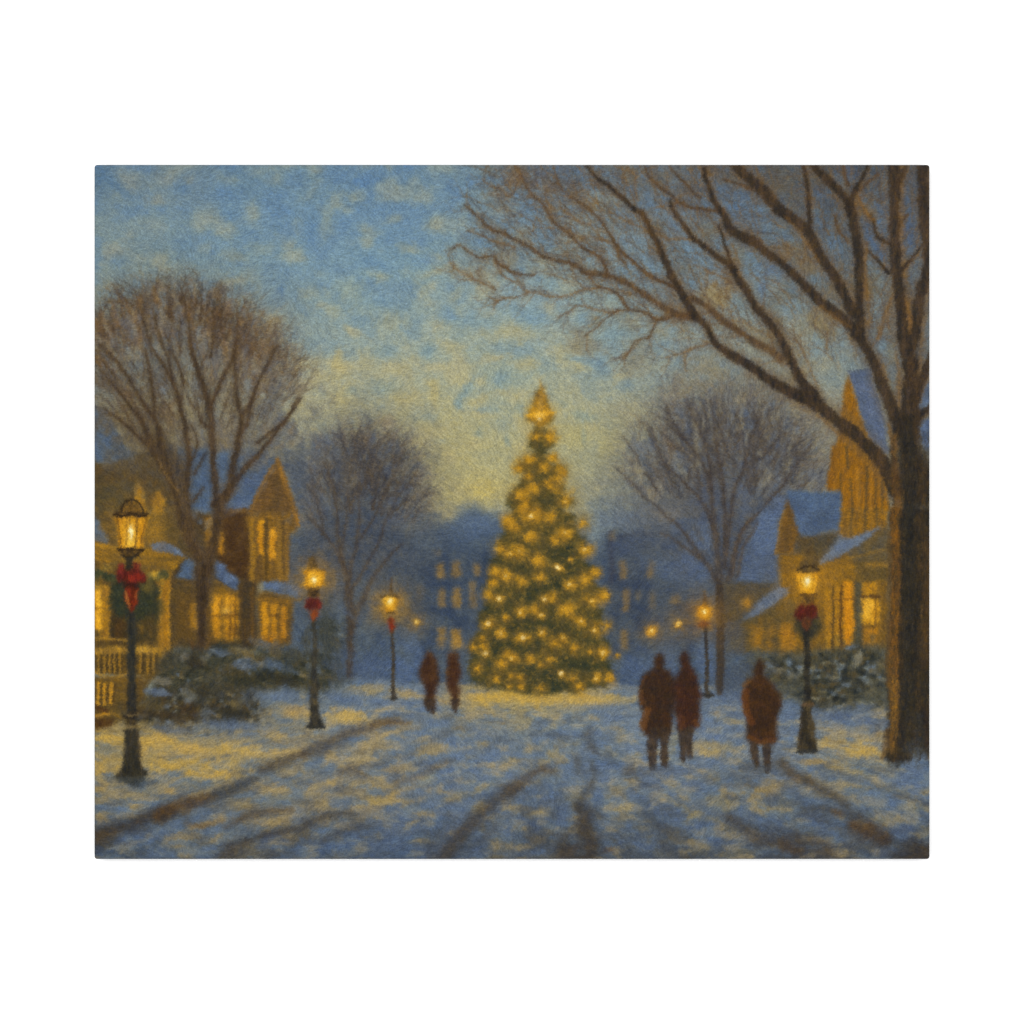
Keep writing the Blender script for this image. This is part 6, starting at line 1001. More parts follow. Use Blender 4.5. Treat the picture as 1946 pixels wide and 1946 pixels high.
br((5, 5, 5, 4, 3), 1, *t(2, 0, (1700, 310), (1600, 210), (1500, 120), (1420, 20)))
br((4, 4, 3, 2), 2, *t(2, 0, (1250, 640), (1130, 570), (980, 500), (860, 430)))
br((4, 4, 2), 2, *t(2, 0, (1130, 330), (1100, 220), (1110, 100), (1040, 60), (900, 0)))
br((5, 4, 3), 2, *t(3, 0, (60, 1090)) + t(2, 0, (1860, 1020), (1740, 975)))
br((6, 5, 4, 3), 2, *t(1, 0, (1932, 770), (1820, 730), (1700, 690), (1600, 650), (1500, 605)))
br((4, 4, 3, 2), 2, *t(2, 0, (60, 100)) + t(1, 0, (1900, 290), (1800, 230), (1720, 210), (1640, 140)))
br((4, 4, 4, 3, 2), 1, *t(2, 0, (180, 1010), (60, 1010)) + t(1, 0, (1880, 970), (1790, 920), (1730, 840), (1620, 860), (1500, 800), (1430, 740), (1350, 780)))
br((3, 3, 3, 2), 2, *t(1, 0, (1932, 1080), (1840, 1040), (1780, 960), (1740, 870)))
br((4, 4, 3, 2), 2, *t(1, 0, (1760, 1150), (1620, 1090), (1500, 1020), (1390, 960), (1330, 900)))
br((4, 3, 3, 2), 2, *t(2, 0, (120, 1190), (0, 1230)) + t(1, 0, (1870, 1230), (1780, 1260), (1740, 1335)))
br((3, 2), 2, *t(1, 0, (1780, 1255), (1690, 1205)))
br((4, 3, 2), 2, *t(1, 0, (1932, 1010), (1850, 940), (1760, 900)))
br((18, 15, 14, 13, 12, 11, 10, 9, 9, 8, 7, 5), 0, *t(2, 0, (1640, 1390), (1560, 1240), (1470, 1090), (1400, 930), (1340, 800), (1280, 680), (1220, 560), (1170, 460), (1080, 400), (980, 300), (870, 200), (780, 150), (700, 60), (640, -20)))
br((3, 3, 2), 2, *t(2, 0, (820, 280), (760, 200), (690, 130)))
br((12, 12, 13, 14, 16), 1, *t(2, 0, (1600, 1220), (1710, 1270), (1810, 1350), (1932, 1450)) + t(3, 0, (130, 1540)) + t(3, 1, (260, 30), (400, 110), (520, 190)))
br((14, 13, 13, 15, 17, 20, 24, 26), 0, *t(2, 0, (1640, 1385), (1740, 1470), (1800, 1580)) + t(2, 1, (1850, 60)) + t(3, 1, (0, 120), (200, 240), (400, 385), (560, 470), (740, 550)))
br((10, 11, 12, 14, 18, 20), 0, *t(2, 0, (1740, 50), (1760, 150), (1810, 290), (1875, 410)) + t(3, 0, (0, 480), (40, 590), (140, 650), (270, 700)))
br((5, 5, 6, 10, 12), 0, *t(3, 0, (-50, 560), (-20, 680), (10, 790), (50, 900), (80, 980)))
br((12, 14, 15, 16, 17, 18, 19), 0, *t(3, 0, (60, 930), (110, 1040), (190, 1160), (250, 1270), (330, 1365), (430, 1480), (500, 1590)) + t(3, 1, (570, 140), (640, 290), (720, 420), (830, 540)))
br((17, 15, 16, 17, 19, 20, 24), 0, *t(3, 0, (200, 690), (280, 720), (350, 790), (480, 880), (600, 980), (740, 1130), (900, 1280), (1080, 1420), (1220, 1560)))
br((20, 20, 21, 22, 20, 20, 21, 22), 0, *t(3, 0, (80, -20), (120, 40), (220, 130), (330, 230), (420, 330), (520, 430), (650, 520), (770, 630), (850, 800), (940, 940), (1030, 1070), (1100, 1230), (1180, 1380)))
br((4, 5, 8), 1, *t(3, 0, (-20, 140), (130, 190), (250, 230)))
br((8, 9, 10, 9), 0, *t(3, 0, (715, -10), (740, 130), (760, 270), (770, 430), (775, 590)))
br((13, 16, 17, 16), 0, *t(3, 0, (800, -10), (860, 70), (950, 160), (1060, 260), (1150, 370)))
br((7, 9, 12, 16), 0, *t(3, 0, (1320, -10), (1280, 90), (1200, 220), (1160, 330), (1140, 420)))
br((5, 6, 7), 1, *t(3, 0, (1090, 0), (1100, 100), (1140, 200)))
br((4, 5, 5), 1, *t(3, 0, (1410, 90), (1330, 160), (1220, 250)))
br((18, 20, 20, 19, 20, 22, 26, 30), 0, *t(3, 0, (1140, 350), (1160, 450), (1190, 600), (1215, 760), (1230, 900), (1230, 1100), (1230, 1300), (1240, 1480)) + t(3, 1, (1250, 10), (1320, 140), (1380, 260), (1440, 420), (1500, 560), (1560, 720), (1640, 900)))
br((5, 6), 1, *t(3, 0, (1010, 480), (1040, 600), (1120, 720)))
br((24, 23, 22, 22, 24, 26, 30, 36, 44), 0, *t(3, 0, (1550, -20), (1555, 200), (1550, 400), (1550, 600), (1560, 800), (1575, 1000), (1600, 1200), (1620, 1400), (1640, 1594)) + t(3, 1, (1690, 200), (1710, 400), (1700, 620), (1680, 850)))
br((8, 10, 12), 0, *t(3, 0, (1660, -10), (1630, 100), (1570, 200)))
br((26, 24, 22, 22, 22, 22, 20, 22), 0, *t(3, 0, (1810, -20), (1815, 200), (1830, 420), (1840, 620), (1860, 800), (1850, 1000), (1800, 1180), (1770, 1360), (1745, 1560)) + t(3, 1, (1720, 200), (1700, 420)))
br((8, 7, 5), 0, *t(3, 0, (1500, 730), (1400, 650), (1370, 560), (1340, 460)))
br((7, 6, 4), 0, *t(3, 0, (1500, 1000), (1400, 880), (1300, 780)))
br((4, 5, 8), 0, *t(3, 0, (1800, 740), (1710, 860), (1630, 970)))
br((4, 6), 1, *t(3, 0, (1680, 460), (1590, 560)))
br((6, 8, 9), 2, *t(3, 0, (1530, 1200), (1480, 1330), (1440, 1470), (1400, 1600)))
br((18, 20, 20), 0, *t(3, 1, (1900, 180), (1830, 330), (1770, 470), (1720, 600)))
br((12, 14, 18), 0, *t(3, 1, (1890, 640), (1800, 690), (1710, 770)))
br((24, 26, 26, 26, 28, 34), 0, *t(3, 1, (700, 530), (860, 620), (1000, 740), (1160, 860), (1300, 980), (1420, 1110), (1510, 1260), (1570, 1400)))
br((5, 4, 3, 2), 2, *t(2, 1, (1760, 60), (1620, 100), (1480, 160), (1380, 190)))
br((3, 2), 2, *t(2, 1, (1560, 130), (1560, 230), (1570, 300)))
br((3, 3, 2), 2, *t(3, 1, (640, 0), (740, 180), (800, 330), (850, 470)))
br((5, 3), 2, *t(3, 1, (930, -40), (930, 110)))
tr_id = reg('trunk', bt)
PAL = (D, M, LTT)
# fine twigs growing off every traced limb
for pts, w, pal in BIG:
    p = smooth_path(pts, 4)
    Ltot = np.sum(np.hypot(*np.diff(p, axis=0).T)) if len(p) > 1 else 0
    for k in range(int(Ltot / 7)):
        i = rng.integers(0, len(p) - 1)
        d = math.atan2(p[i + 1][1] - p[i][1], p[i + 1][0] - p[i][0])
        if math.cos(d) > 0 or (abs(math.cos(d)) < 0.3 and math.sin(d) > 0):
            d += math.pi                   # grow outwards, up and to the left
        x, y = p[i]
        if y > 820:
            continue
        side = rng.choice((-1, 1))
        c1, c2 = (C(112, 86, 58), C(132, 102, 64)) if rng.random() < 0.6 else (C(104, 96, 92), C(124, 112, 90))
        twig(x, y, d + side * rng.uniform(0.25, 0.9), rng.uniform(18, 55), rng.uniform(1.4, 2.8), c1, c2, rng.uniform(0.35, 0.62), 0.5, tw, 1.1, 1, thr=0.4)
for k in range(900):
    x = rng.uniform(930, 1750); y = rng.uniform(314, 700)
    if y > 470 + 0.42 * (x - 900) or x < 870 + 0.45 * max(0, y - 560):
        continue
    d = math.atan2(y - 880, x - 1700) + rng.normal(0, 0.3) + (0.25 if x < 1350 else 0)
    c1, c2 = [(C(104, 80, 52), C(122, 94, 58)), (C(96, 82, 66), C(110, 96, 76)), (C(84, 76, 74), C(100, 90, 84)), (C(134, 98, 52), C(116, 88, 56))][rng.integers(4)]
    twig(x, y, d, rng.uniform(35, 95), rng.uniform(1.6, 3.4), c1, c2, rng.uniform(0.35, 0.65), 0.45, tw, 1.0, 2 if k % 3 == 0 else 1, thr=0.45)
for pts, w, pal in BIG:                    # soft scumbled halo of the limbs
    stroke(pts, np.array(w) * 1.7 + 3, C(120, 92, 56), C(98, 84, 70), soft=7, alpha=0.34 if pal < 2 else 0.22, nz='25', wob=0.2)
    if pal == 0:
        o = np.mean(w) * 0.42
        stroke(pts, np.array(w) * 0.7, C(134, 94, 46), C(104, 84, 58), soft=4, alpha=0.5, off=(o, o * 0.6), nz='25', wob=0.3)
for pts, w, pal in sorted(BIG, key=lambda b: np.mean(b[1])):
    stroke(pts, np.array(w) * 0.93, PAL[pal][0], PAL[pal][1], soft=2.4 if np.mean(w) < 8 else 3.4, alpha=(0.9, 0.8, 0.68)[pal], pid=tr_id, nz='v', wob=0.14, thr=0.4)
# warm light on the undersides of the big limbs
for pts, k in ((t(3, 0, (560, 480), (680, 620), (790, 780), (860, 900)), .5), (t(3, 0, (1300, 700), (1290, 1000), (1320, 1300), (1330, 1500)), .5), (t(3, 0, (880, 1300), (1020, 1420), (1140, 1500)), .5), (t(3, 0, (1200, 260), (1290, 420), (1370, 520)), .6), (t(3, 0, (1660, 1240), (1700, 1420), (1700, 1560)), .6), (t(3, 1, (840, 700), (1000, 840), (1080, 940)), .55), (t(3, 1, (1560, 120), (1600, 400), (1600, 620)), .5), (t(3, 1, (1500, 780), (1540, 1000), (1540, 1200)), .6), (t(2, 0, (1160, 430), (1240, 600), (1330, 820)), .35), (t(3, 0, (1500, 1280), (1490, 1500)), .4), (t(3, 0, (1520, 100), (1590, 480), (1600, 700)), .3), (t(3, 1, (1450, 240), (1500, 400)), .4), (t(3, 0, (1640, 560), (1600, 480)), .4)):
    stroke(pts, (4, 8, 4), C(148, 100, 40), C(120, 84, 42), soft=3, alpha=k)
# trunk
poly(t(3, 1, (1545, 700), (1800, 680), (1800, 780), (1790, 900), (1800, 1010), (1880, 1060), (1890, 1594), (1590, 1594), (1575, 1400), (1560, 1000)), C(54, 48, 42), C(76, 60, 43), soft=9, pid=tr_id, nz='v', rag=1.5)
poly(t(3, 2, (1510, -20), (1900, -20), (1900, 1600), (1490, 1600), (1510, 1000), (1520, 400)), C(52, 47, 40), C(72, 58, 41), soft=3, pid=tr_id, nz='v', rag=1.5)
poly(t(3, 3, (1485, -20), (1900, -20), (1900, 660), (1840, 640), (1800, 560), (1740, 600), (1700, 700), (1600, 720), (1540, 700), (1450, 660), (1480, 560), (1490, 300)), C(52, 48, 42), C(72, 59, 43), soft=3, pid=tr_id, nz='v', rag=2)
stroke(t(3, 1, (1560, 900), (1550, 1100), (1565, 1300), (1590, 1600)), (8, 12, 16, 18), C(120, 80, 34), C(92, 64, 36), soft=4, alpha=0.7)
stroke(t(3, 2, (1560, -20), (1565, 400), (1560, 800), (1545, 1200), (1540, 1600)), (16, 18, 18, 19, 20), C(146, 94, 30), C(116, 78, 34), soft=3.5, alpha=0.85, nz='v')
stroke(t(3, 3, (1545, -20), (1550, 200), (1550, 400), (1530, 600)), (19, 17, 16, 10), C(158, 108, 36), C(124, 86, 38), soft=3.5, alpha=0.85, nz='v')
stroke(t(3, 2, (1510, 200), (1500, 800), (1485, 1600)), (6, 6, 8), C(92, 70, 40), C(110, 82, 42), soft=3, alpha=0.7)
stroke(t(3, 2, (1680, -20), (1680, 500), (1700, 1000), (1690, 1600)), (24, 26, 26, 24), C(46, 44, 42), C(56, 54, 48), soft=6, alpha=0.7, nz='v')
stroke(t(3, 3, (1660, 0), (1680, 300), (1640, 600)), (26, 24, 18), C(52, 50, 46), C(66, 60, 48), soft=6, alpha=0.6, nz='v')
stroke(t(3, 2, (1840, 300), (1860, 500), (1850, 900), (1840, 1300)), (12, 16, 18, 14), C(112, 78, 36), C(88, 68, 40), soft=5, alpha=0.6, nz='v')
stroke(t(3, 1, (1680, 760), (1680, 1100), (1700, 1594)), (20, 26, 28), C(46, 44, 42), C(58, 54, 46), soft=6, alpha=0.6)
stroke(t(3, 3, (1780, 300), (1800, 500), (1780, 620)), (20, 18, 14), C(52, 54, 58), C(70, 68, 64), soft=5, alpha=0.6)
stroke(t(3, 3, (1500, 420), (1480, 560), (1440, 660)), (12, 14, 8), C(112, 82, 42), C(80, 64, 44), soft=4, alpha=0.7, pid=tr_id)
stroke(t(3, 3, (1640, 500), (1620, 640), (1590, 720)), (12, 12, 7), C(62, 54, 44), soft=4, alpha=0.6)
stroke(t(3, 3, (1850, 200), (1860, 560)), (14, 10), C(64, 50, 40), soft=3, alpha=0.6)
dab(3, 3, 1740, 600, 60, 60, (84, 90, 98), .6, 0); dab(3, 3, 1820, 640, 50, 34, (92, 106, 130), .6, 0); dab(3, 3, 1570, 730, 60, 24, (76, 84, 92), .6, 0)
# sky seen past the trunk
poly(t(3, 1, (1885, 730), (1830, 760), (1795, 850), (1800, 950), (1840, 1030), (1890, 1030)), C(92, 110, 152), C(80, 94, 130), soft=2.4, pid=sky)
poly(t(3, 1, (1890, 380), (1840, 480), (1790, 600), (1780, 660), (1860, 620), (1890, 600)), C(92, 108, 142), C(82, 92, 116), soft=2.6, pid=sky)
poly(t(3, 1, (1480, 260), (1500, 300), (1570, 480), (1540, 500), (1490, 330)), C(126, 130, 118), soft=3, alpha=0.7)
poly(t(3, 1, (1470, 120), (1490, 60), (1560, 30), (1560, 180), (1540, 240), (1500, 220)), C(130, 128, 110), C(110, 100, 80), soft=3.5, alpha=0.65)
dab(3, 1, 1770, 120, 26, 70, (96, 94, 92), .6, 0); dab(3, 1, 1550, 320, 26, 70, (112, 122, 130), .55, 0)
for k in range(900):                       # bark fibres
    y = rng.uniform(820, 1440); x = rng.uniform(1690, 1768)
    c1 = [(42, 40, 38), (96, 72, 40), (72, 62, 46), (124, 88, 40), (84, 72, 48)][rng.integers(5)]
    if c1[0] > 100 and 1718 < x < 1745 and rng.random() < .8:
        continue
    twig(x, y, math.pi / 2 + rng.normal(0, .15), rng.uniform(8, 22), rng.uniform(1.6, 4), C(*c1), C(64, 56, 42), 0.5, 0.35, None, 1.2, 0)

# ---------------- hand of the brush: fibres, wobble and canvas grain ----------------
def sample(a, x, y):
    x = np.clip(x, 0, NX - 1.001); y = np.clip(y, 0, NY - 1.001)
    xi = x.astype(np.int32); yi = y.astype(np.int32); fx = (x - xi)[..., None]; fy = (y - yi)[..., None]
    return (a[yi, xi] * (1 - fx) + a[yi, xi + 1] * fx) * (1 - fy) + (a[yi + 1, xi] * (1 - fx) + a[yi + 1, xi + 1] * fx) * fy


II, JJ = np.meshgrid(np.arange(NX, dtype=np.float32), np.arange(NY, dtype=np.float32))
j1 = rng.standard_normal((2, NY, NX)).astype(np.float32)
wx = j1[0] * 1.05 + noise(4, oct=1) * 0.75 + noise(9, oct=1) * 0.4 + noise(24, oct=1) * 1.0
wy = j1[1] * 1.05 + noise(4, oct=1) * 0.75 + noise(9, oct=1) * 0.4 + noise(24, oct=1) * 1.0
soft = np.stack([blur(img[..., k], 0.7) for k in range(3)], -1)
final = sample(soft, II + wx * S, JJ + wy * S)
idm[(idm == hill) & (GX > 1027)] = hill_b
wi = np.clip((II + 0.3 * (wx - 1.05 * j1[0]) * S).round().astype(int), 0, NX - 1); wj = np.clip((JJ + 0.3 * (wy - 1.05 * j1[1]) * S).round().astype(int), 0, NY - 1)
idf = idm[wj, wi]
# short fibres: white noise dragged along the painting direction
fib = rng.standard_normal((NY, NX)).astype(np.float32)
ang = 0.8 * N110 + np.where(GY > 1310, 0.1, 0.5)
upright = [tr_id, ltt, mt1t, mt2t, rhg] + [i for i, r in enumerate(REG) if r[0] in ('post', 'painted_person', 'bow')]
ang = np.where(np.isin(idf, upright), math.pi / 2 + 0.35 * N50, ang)
acc = np.zeros_like(fib)
for k in range(-3, 4):
    xx = np.clip((II + k * np.cos(ang)).round().astype(int), 0, NX - 1); yy = np.clip((JJ + k * np.sin(ang)).round().astype(int), 0, NY - 1)
    acc += fib[yy, xx]
fib2 = acc / math.sqrt(7)
gr = rng.standard_normal((NY, NX)).astype(np.float32)
lum = 1 + 0.042 * fib2 + 0.055 * gr + 0.015 * N6
fib3 = np.roll(fib2[::-1, ::-1], 37, 1)
final = final * lum[..., None]
chr_ = 0.6 * noise(3.0, oct=1) + 0.3 * N6 + 0.42 * fib3
final[..., 0] += 0.014 * chr_; final[..., 1] += 0.006 * chr_; final[..., 2] -= 0.018 * chr_
def grade(a):
    """keep the pigments of the print: muted blues and browns, full yellows"""
    a = np.maximum(a, 0)
    y = (a * np.array((0.3, 0.55, 0.15), np.float32)).sum(-1, keepdims=True)
    ch = a.max(-1, keepdims=True) - a.min(-1, keepdims=True)
    warm = np.clip((a[..., :1] - a[..., 2:]) * 4 + 0.5, 0, 1)
    k = (0.68 + 0.11 * warm) + (0.26 - 0.1 * warm) * np.clip((ch - 0.3) / 0.3, 0, 1)
    o = y + (a - y) * k
    o = o * (1 - 0.035 * (1 - warm) * np.array((0.8, -0.3, 0.2), np.float32))
    g = np.clip((GY - 1290) / 60, 0, 1)[..., None]
    yo = o.mean(-1, keepdims=True)
    o = yo + (o - yo) * (1 - 0.10 * g * (1 - warm))
    o = o * (1 - 0.07 * np.clip((GY - 1430) / 200, 0, 1)[..., None])
    o = 0.44 + (o - 0.44) * 1.10 - 0.005
    yo = o.mean(-1, keepdims=True)
    o = (yo + (o - yo) * (0.94 + 0.06 * warm)) * 0.965
    return np.clip(o, 0.02, 1)


final = grade(final)

# ======================================================================
#  SCENE: the stretched canvas print hanging in front of a white wall
# ======================================================================
import bpy

U = 0.6096 / (X1 - X0)                     # 24 inch wide canvas, metres per picture unit
CX, CY = (X0 + X1) / 2, (Y0 + Y1) / 2
ZC = 1.50                                  # height of the canvas centre on the wall
DEPTH = 0.024                              # depth of the stretcher
GAIN = 1.55                                # exposure of the light on the wall (white clips)
BEV = 3.2                                  # folded edge radius, picture units
COR = 5.5                                  # corner radius
scene = bpy.context.scene
col = scene.collection


def to_linear(a):
    a = np.asarray(a, np.float32)
    return np.where(a <= 0.04045, a / 12.92, ((a + 0.055) / 1.055) ** 2.4)


def world(gx, gy, d):
    """picture units + distance in front of the wall -> metres"""
    return np.stack([(gx - CX) * U, -d + 0 * gx, ZC + (CY - gy) * U], -1)


def print_material():
    m = bpy.data.materials.new('printed_canvas'); m.use_nodes = True
    nt = m.node_tree; nt.nodes.clear()
    out = nt.nodes.new('ShaderNodeOutputMaterial'); bs = nt.nodes.new('ShaderNodeBsdfPrincipled')
    vc = nt.nodes.new('ShaderNodeVertexColor'); vc.layer_name = 'ink'
    tc = nt.nodes.new('ShaderNodeTexCoord')
    n1 = nt.nodes.new('ShaderNodeTexNoise'); n1.inputs['Scale'].default_value = 900; n1.inputs['Detail'].default_value = 3
    n2 = nt.nodes.new('ShaderNodeTexNoise'); n2.inputs['Scale'].default_value = 260; n2.inputs['Detail'].default_value = 2
    add = nt.nodes.new('ShaderNodeMath'); add.operation = 'ADD'
    bump = nt.nodes.new('ShaderNodeBump'); bump.inputs['Strength'].default_value = 0.32; bump.inputs['Distance'].default_value = 0.0006
    mr = nt.nodes.new('ShaderNodeMapRange'); mr.inputs['From Min'].default_value = 0.3; mr.inputs['From Max'].default_value = 0.7
    mr.inputs['To Min'].default_value = 0.93; mr.inputs['To Max'].default_value = 1.07
    mul = nt.nodes.new('ShaderNodeVectorMath'); mul.operation = 'SCALE'
    L = nt.links.new
    L(tc.outputs['Object'], n1.inputs['Vector']); L(tc.outputs['Object'], n2.inputs['Vector'])
    L(n1.outputs['Fac'], add.inputs[0]); L(n2.outputs['Fac'], add.inputs[1]); L(add.outputs[0], bump.inputs['Height'])
    L(n1.outputs['Fac'], mr.inputs['Value']); L(vc.outputs['Color'], mul.inputs[0]); L(mr.outputs['Result'], mul.inputs['Scale'])
    L(mul.outputs['Vector'], bs.inputs['Base Color']); L(bump.outputs['Normal'], bs.inputs['Normal'])
    bs.inputs['Roughness'].default_value = 0.85; bs.inputs['Specular IOR Level'].default_value = 0.04
    L(bs.outputs[0], out.inputs['Surface'])
    return m


MAT = print_material()


def mesh_object(name, verts, faces, colors, parent, smooth=False):
    me = bpy.data.meshes.new(name)
    nv, nf = len(verts), len(faces)
    me.vertices.add(nv); me.vertices.foreach_set('co', np.ascontiguousarray(verts, np.float32).ravel())
    me.loops.add(nf * 4); me.loops.foreach_set('vertex_index', np.ascontiguousarray(faces, np.int32).ravel())
    me.polygons.add(nf); me.polygons.foreach_set('loop_start', np.arange(0, nf * 4, 4, dtype=np.int32))
    me.polygons.foreach_set('use_smooth', np.full(nf, smooth))
    at = me.color_attributes.new('ink', 'FLOAT_COLOR', 'POINT')
    rgba = np.ones((nv, 4), np.float32); rgba[:, :3] = colors
    at.data.foreach_set('color', rgba.ravel())
    me.update(calc_edges=True); me.validate()
    me.materials.append(MAT)
    o = bpy.data.objects.new(name, me); col.objects.link(o)
    if parent is not None:
        o.parent = parent; o.matrix_parent_inverse = parent.matrix_basis.inverted()
    return o


root = bpy.data.objects.new('canvas_print', None); col.objects.link(root)
root.location = (0, 0, ZC + (CY - Y1) * U)
root['label'] = 'stretched canvas print of a snowy evening street with a lit spruce, on white'
root['category'] = 'canvas print'
bpy.context.view_layer.update()

ink = (to_linear(final) / GAIN).astype(np.float32)
pos = world(GX, GY, DEPTH).astype(np.float32).reshape(-1, 3)
inkf = ink.reshape(-1, 3)
# cells of the flat face: inside the folded edge and the rounded corners
px = np.linspace(X0, X1, NX); py = np.linspace(Y0, Y1, NY)
hx, hy = (X1 - X0) / 2 - BEV, (Y1 - Y0) / 2 - BEV; rc = COR - BEV
def inside(gx, gy):
    qx = np.maximum(np.abs(gx - CX) - (hx - rc), 0); qy = np.maximum(np.abs(gy - CY) - (hy - rc), 0)
    return np.hypot(qx, qy) <= rc + 1e-3
vin = inside(GX, GY)
cin = vin[:-1, :-1] & vin[1:, :-1] & vin[:-1, 1:] & vin[1:, 1:]
cid = idf[:-1, :-1].astype(np.int32)
vid = np.arange(NX * NY, dtype=np.int64).reshape(NY, NX)
quads = np.stack([vid[1:, :-1], vid[1:, 1:], vid[:-1, 1:], vid[:-1, :-1]], -1)[cin]
ids = cid[cin]
order = np.argsort(ids, kind='stable'); ids_s = ids[order]; quads_s = quads[order]
starts = np.searchsorted(ids_s, np.arange(len(REG))); ends = np.searchsorted(ids_s, np.arange(len(REG)), side='right')
objs = {}


def build(k):
    if k in objs:
        return objs[k]
    name, parent, label = REG[k]
    par = root if parent is None else build(parent)
    q = quads_s[starts[k]:ends[k]]
    if len(q):
        used, inv = np.unique(q.ravel(), return_inverse=True)
        o = mesh_object(name, pos[used] , inv.reshape(-1, 4), inkf[used], None)
    else:
        if not any(r[1] == k and ends[i] > starts[i] for i, r in enumerate(REG)):
            return None
        o = bpy.data.objects.new(name, None); col.objects.link(o)
    if par is not None:
        o.parent = par
        m = par.matrix_world.copy() if par.type == 'EMPTY' and par is root else None
        if m is not None:
            o.matrix_parent_inverse = m.inverted()
    if label:
        o['label'] = label
    objs[k] = o
    return o


for k in range(len(REG)):
    if ends[k] > starts[k] or any(r[1] == k for r in REG):
        build(k)

# the folded edge and sides of the canvas, the picture running on round the stretcher
def loop(inset, r, step=2.0):
    """rounded rectangle in picture units, anticlockwise seen from the front"""
    ax, ay = (X1 - X0) / 2 - inset, (Y1 - Y0) / 2 - inset
    pts = []
    n = 8
    nx, ny = int((ax - r) * 2 / step), int((ay - r) * 2 / step)
    for cx, cy, a0 in ((ax - r, ay - r, 0), (-(ax - r), ay - r, 90), (-(ax - r), -(ay - r), 180), (ax - r, -(ay - r), 270)):
        for i in range(n + 1):
            a = math.radians(a0 + 90 * i / n); pts.append((cx + r * math.cos(a), cy + r * math.sin(a)))
        k = len(pts); x, y = pts[-1]
        m = nx if a0 in (0, 180) else ny
        ex, ey = {0: (-(ax - r), ay), 90: (-ax, -(ay - r)), 180: (ax - r, -ay), 270: (ax, ay - r)}[a0]
        for i in range(1, m):
            pts.append((x + (ex - x) * i / m, y + (ey - y) * i / m))
    return np.array(pts)


prof = [(5.0, DEPTH - 0.00012), (BEV, DEPTH - 0.00003)]
for i in range(1, 7):
    a = math.pi / 2 * i / 6
    prof.append((BEV - BEV * math.sin(a), DEPTH - 3.8 * BEV * U * (1 - math.cos(a))))
prof += [(0.0, DEPTH * 0.6), (0.0, 0.002), (20.0, 0.002)]
V = []; CO = []
base = loop(0, COR)
for ins, d in prof:
    b = base.copy()
    # move straight inwards along the outline's normal
    ax, ay = (X1 - X0) / 2, (Y1 - Y0) / 2
    qx = np.clip(b[:, 0], -(ax - COR), ax - COR); qy = np.clip(b[:, 1], -(ay - COR), ay - COR)
    dx, dy = b[:, 0] - qx, b[:, 1] - qy; ln = np.hypot(dx, dy)
    b = b - np.stack([dx / ln, dy / ln], -1) * ins
    gx, gy = CX + b[:, 0], CY - b[:, 1]
    V.append(world(gx, gy, d))
    deep = max(0.0, (DEPTH - d) / U) if d > 0.003 else 60.0
    sx = (CX + (b[:, 0] - dx / ln * min(deep, 60)) - X0) * S; sy = ((CY - (b[:, 1] - dy / ln * min(deep, 60))) - Y0) * S
    CO.append(sample(ink, sx.astype(np.float32), sy.astype(np.float32)))
n = len(base); m = len(prof)
V = np.concatenate(V); CO = np.concatenate(CO)
i = np.arange(n); F = []
for k in range(m - 1):
    a = k * n + i; b = k * n + (i + 1) % n; F.append(np.stack([a, a + n, b + n, b], -1))
F = np.concatenate(F)
wrap = mesh_object('canvas_side', V, F, CO, root, True)

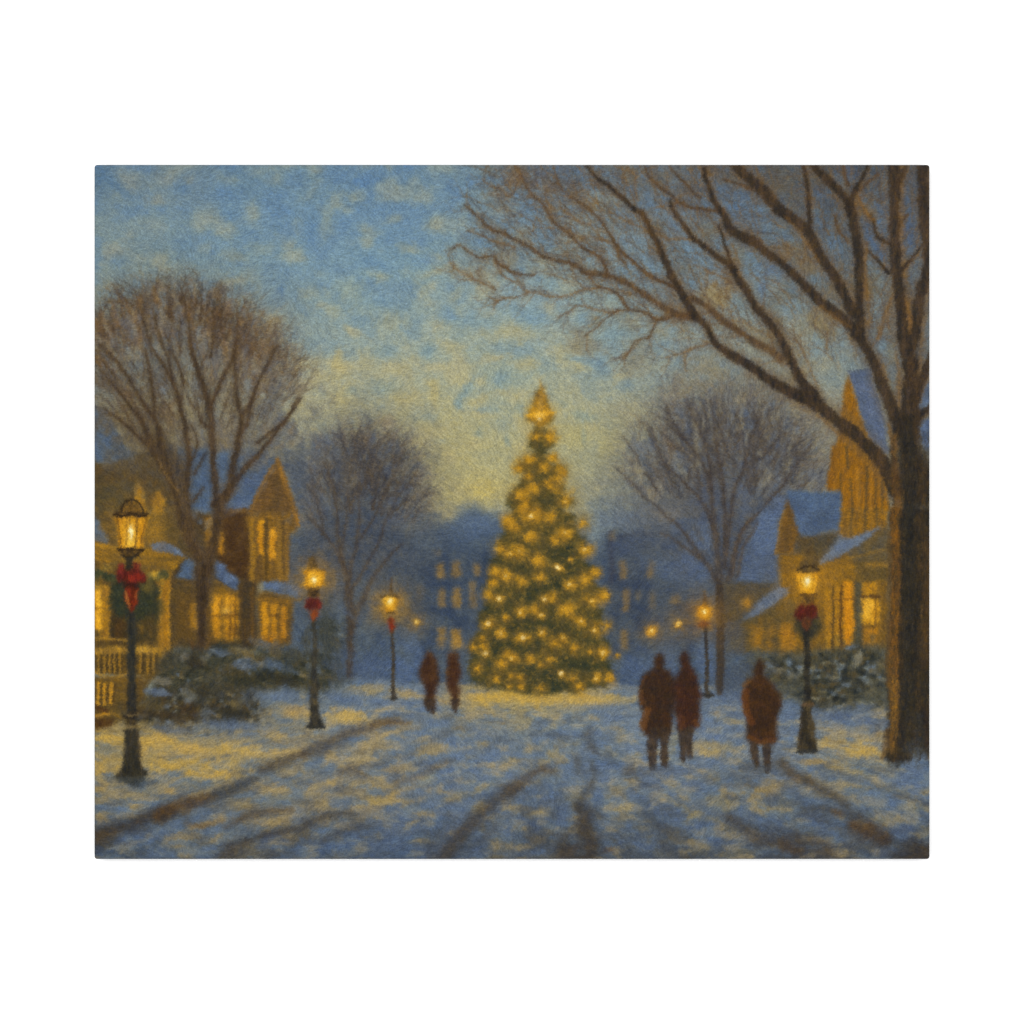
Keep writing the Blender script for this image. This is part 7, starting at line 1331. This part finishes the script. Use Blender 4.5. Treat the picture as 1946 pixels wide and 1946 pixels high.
# backing panel inside the stretcher, hidden behind the picture
def plain(name, color, rough=0.8):
    mm = bpy.data.materials.new(name); mm.use_nodes = True; nt = mm.node_tree
    b = nt.nodes['Principled BSDF']; b.inputs['Roughness'].default_value = rough; b.inputs['Specular IOR Level'].default_value = 0.2
    nz = nt.nodes.new('ShaderNodeTexNoise'); nz.inputs['Scale'].default_value = 14; nz.inputs['Detail'].default_value = 6
    tc = nt.nodes.new('ShaderNodeTexCoord'); rp = nt.nodes.new('ShaderNodeValToRGB')
    rp.color_ramp.elements[0].color = (*[c * 0.99 for c in color], 1); rp.color_ramp.elements[1].color = (*color, 1)
    nt.links.new(tc.outputs['Object'], nz.inputs['Vector']); nt.links.new(nz.outputs['Fac'], rp.inputs['Fac']); nt.links.new(rp.outputs['Color'], b.inputs['Base Color'])
    return mm


me = bpy.data.meshes.new('backdrop')
me.from_pydata([(-3, 0, -1.5), (3, 0, -1.5), (3, 0, 4.5), (-3, 0, 4.5)], [], [(0, 1, 2, 3)])
me.materials.append(plain('white_paint', (0.95, 0.95, 0.95)))
wall = bpy.data.objects.new('backdrop', me); col.objects.link(wall)
wall['kind'] = 'structure'; wall['label'] = 'plain white wall behind the canvas'

# ---------------- light: two large soft boxes beside the camera ----------------
w = bpy.data.worlds.new('World'); scene.world = w; w.use_nodes = True
w.node_tree.nodes['Background'].inputs['Color'].default_value = (1, 1, 1, 1)
w.node_tree.nodes['Background'].inputs['Strength'].default_value = 0.165


def softbox(name, loc, size, power):
    d = bpy.data.lights.new(name, 'AREA'); d.shape = 'SQUARE'; d.size = size; d.energy = power
    o = bpy.data.objects.new(name, d); col.objects.link(o); o.location = loc
    from mathutils import Vector
    o.rotation_euler = (Vector((0, 0, ZC)) - Vector(loc)).to_track_quat('-Z', 'Y').to_euler()
    return o


PW = 88.0
softbox('softbox', (-0.6, -3.4, ZC + 0.25), 1.7, PW * 1.04)
softbox('softbox', (0.6, -3.4, ZC - 0.05), 1.7, PW * 0.92)

cam = bpy.data.cameras.new('camera'); co = bpy.data.objects.new('camera', cam); col.objects.link(co)
DIST = 2.2
co.location = (0.0, -(DEPTH + DIST), ZC); co.rotation_euler = (math.radians(90), 0, 0)
cam.sensor_width = 36.0; cam.lens = 36.0 * DIST / (1946 * U); cam.clip_end = 100
cam.shift_x = (973.0 - CX) / 1946.0; cam.shift_y = -(973.0 - CY) / 1946.0
scene.camera = co
vs = scene.view_settings
vs.view_transform = 'Standard'; vs.look = 'None'; vs.exposure = 0.0; vs.gamma = 1.0; vs.use_curve_mapping = False
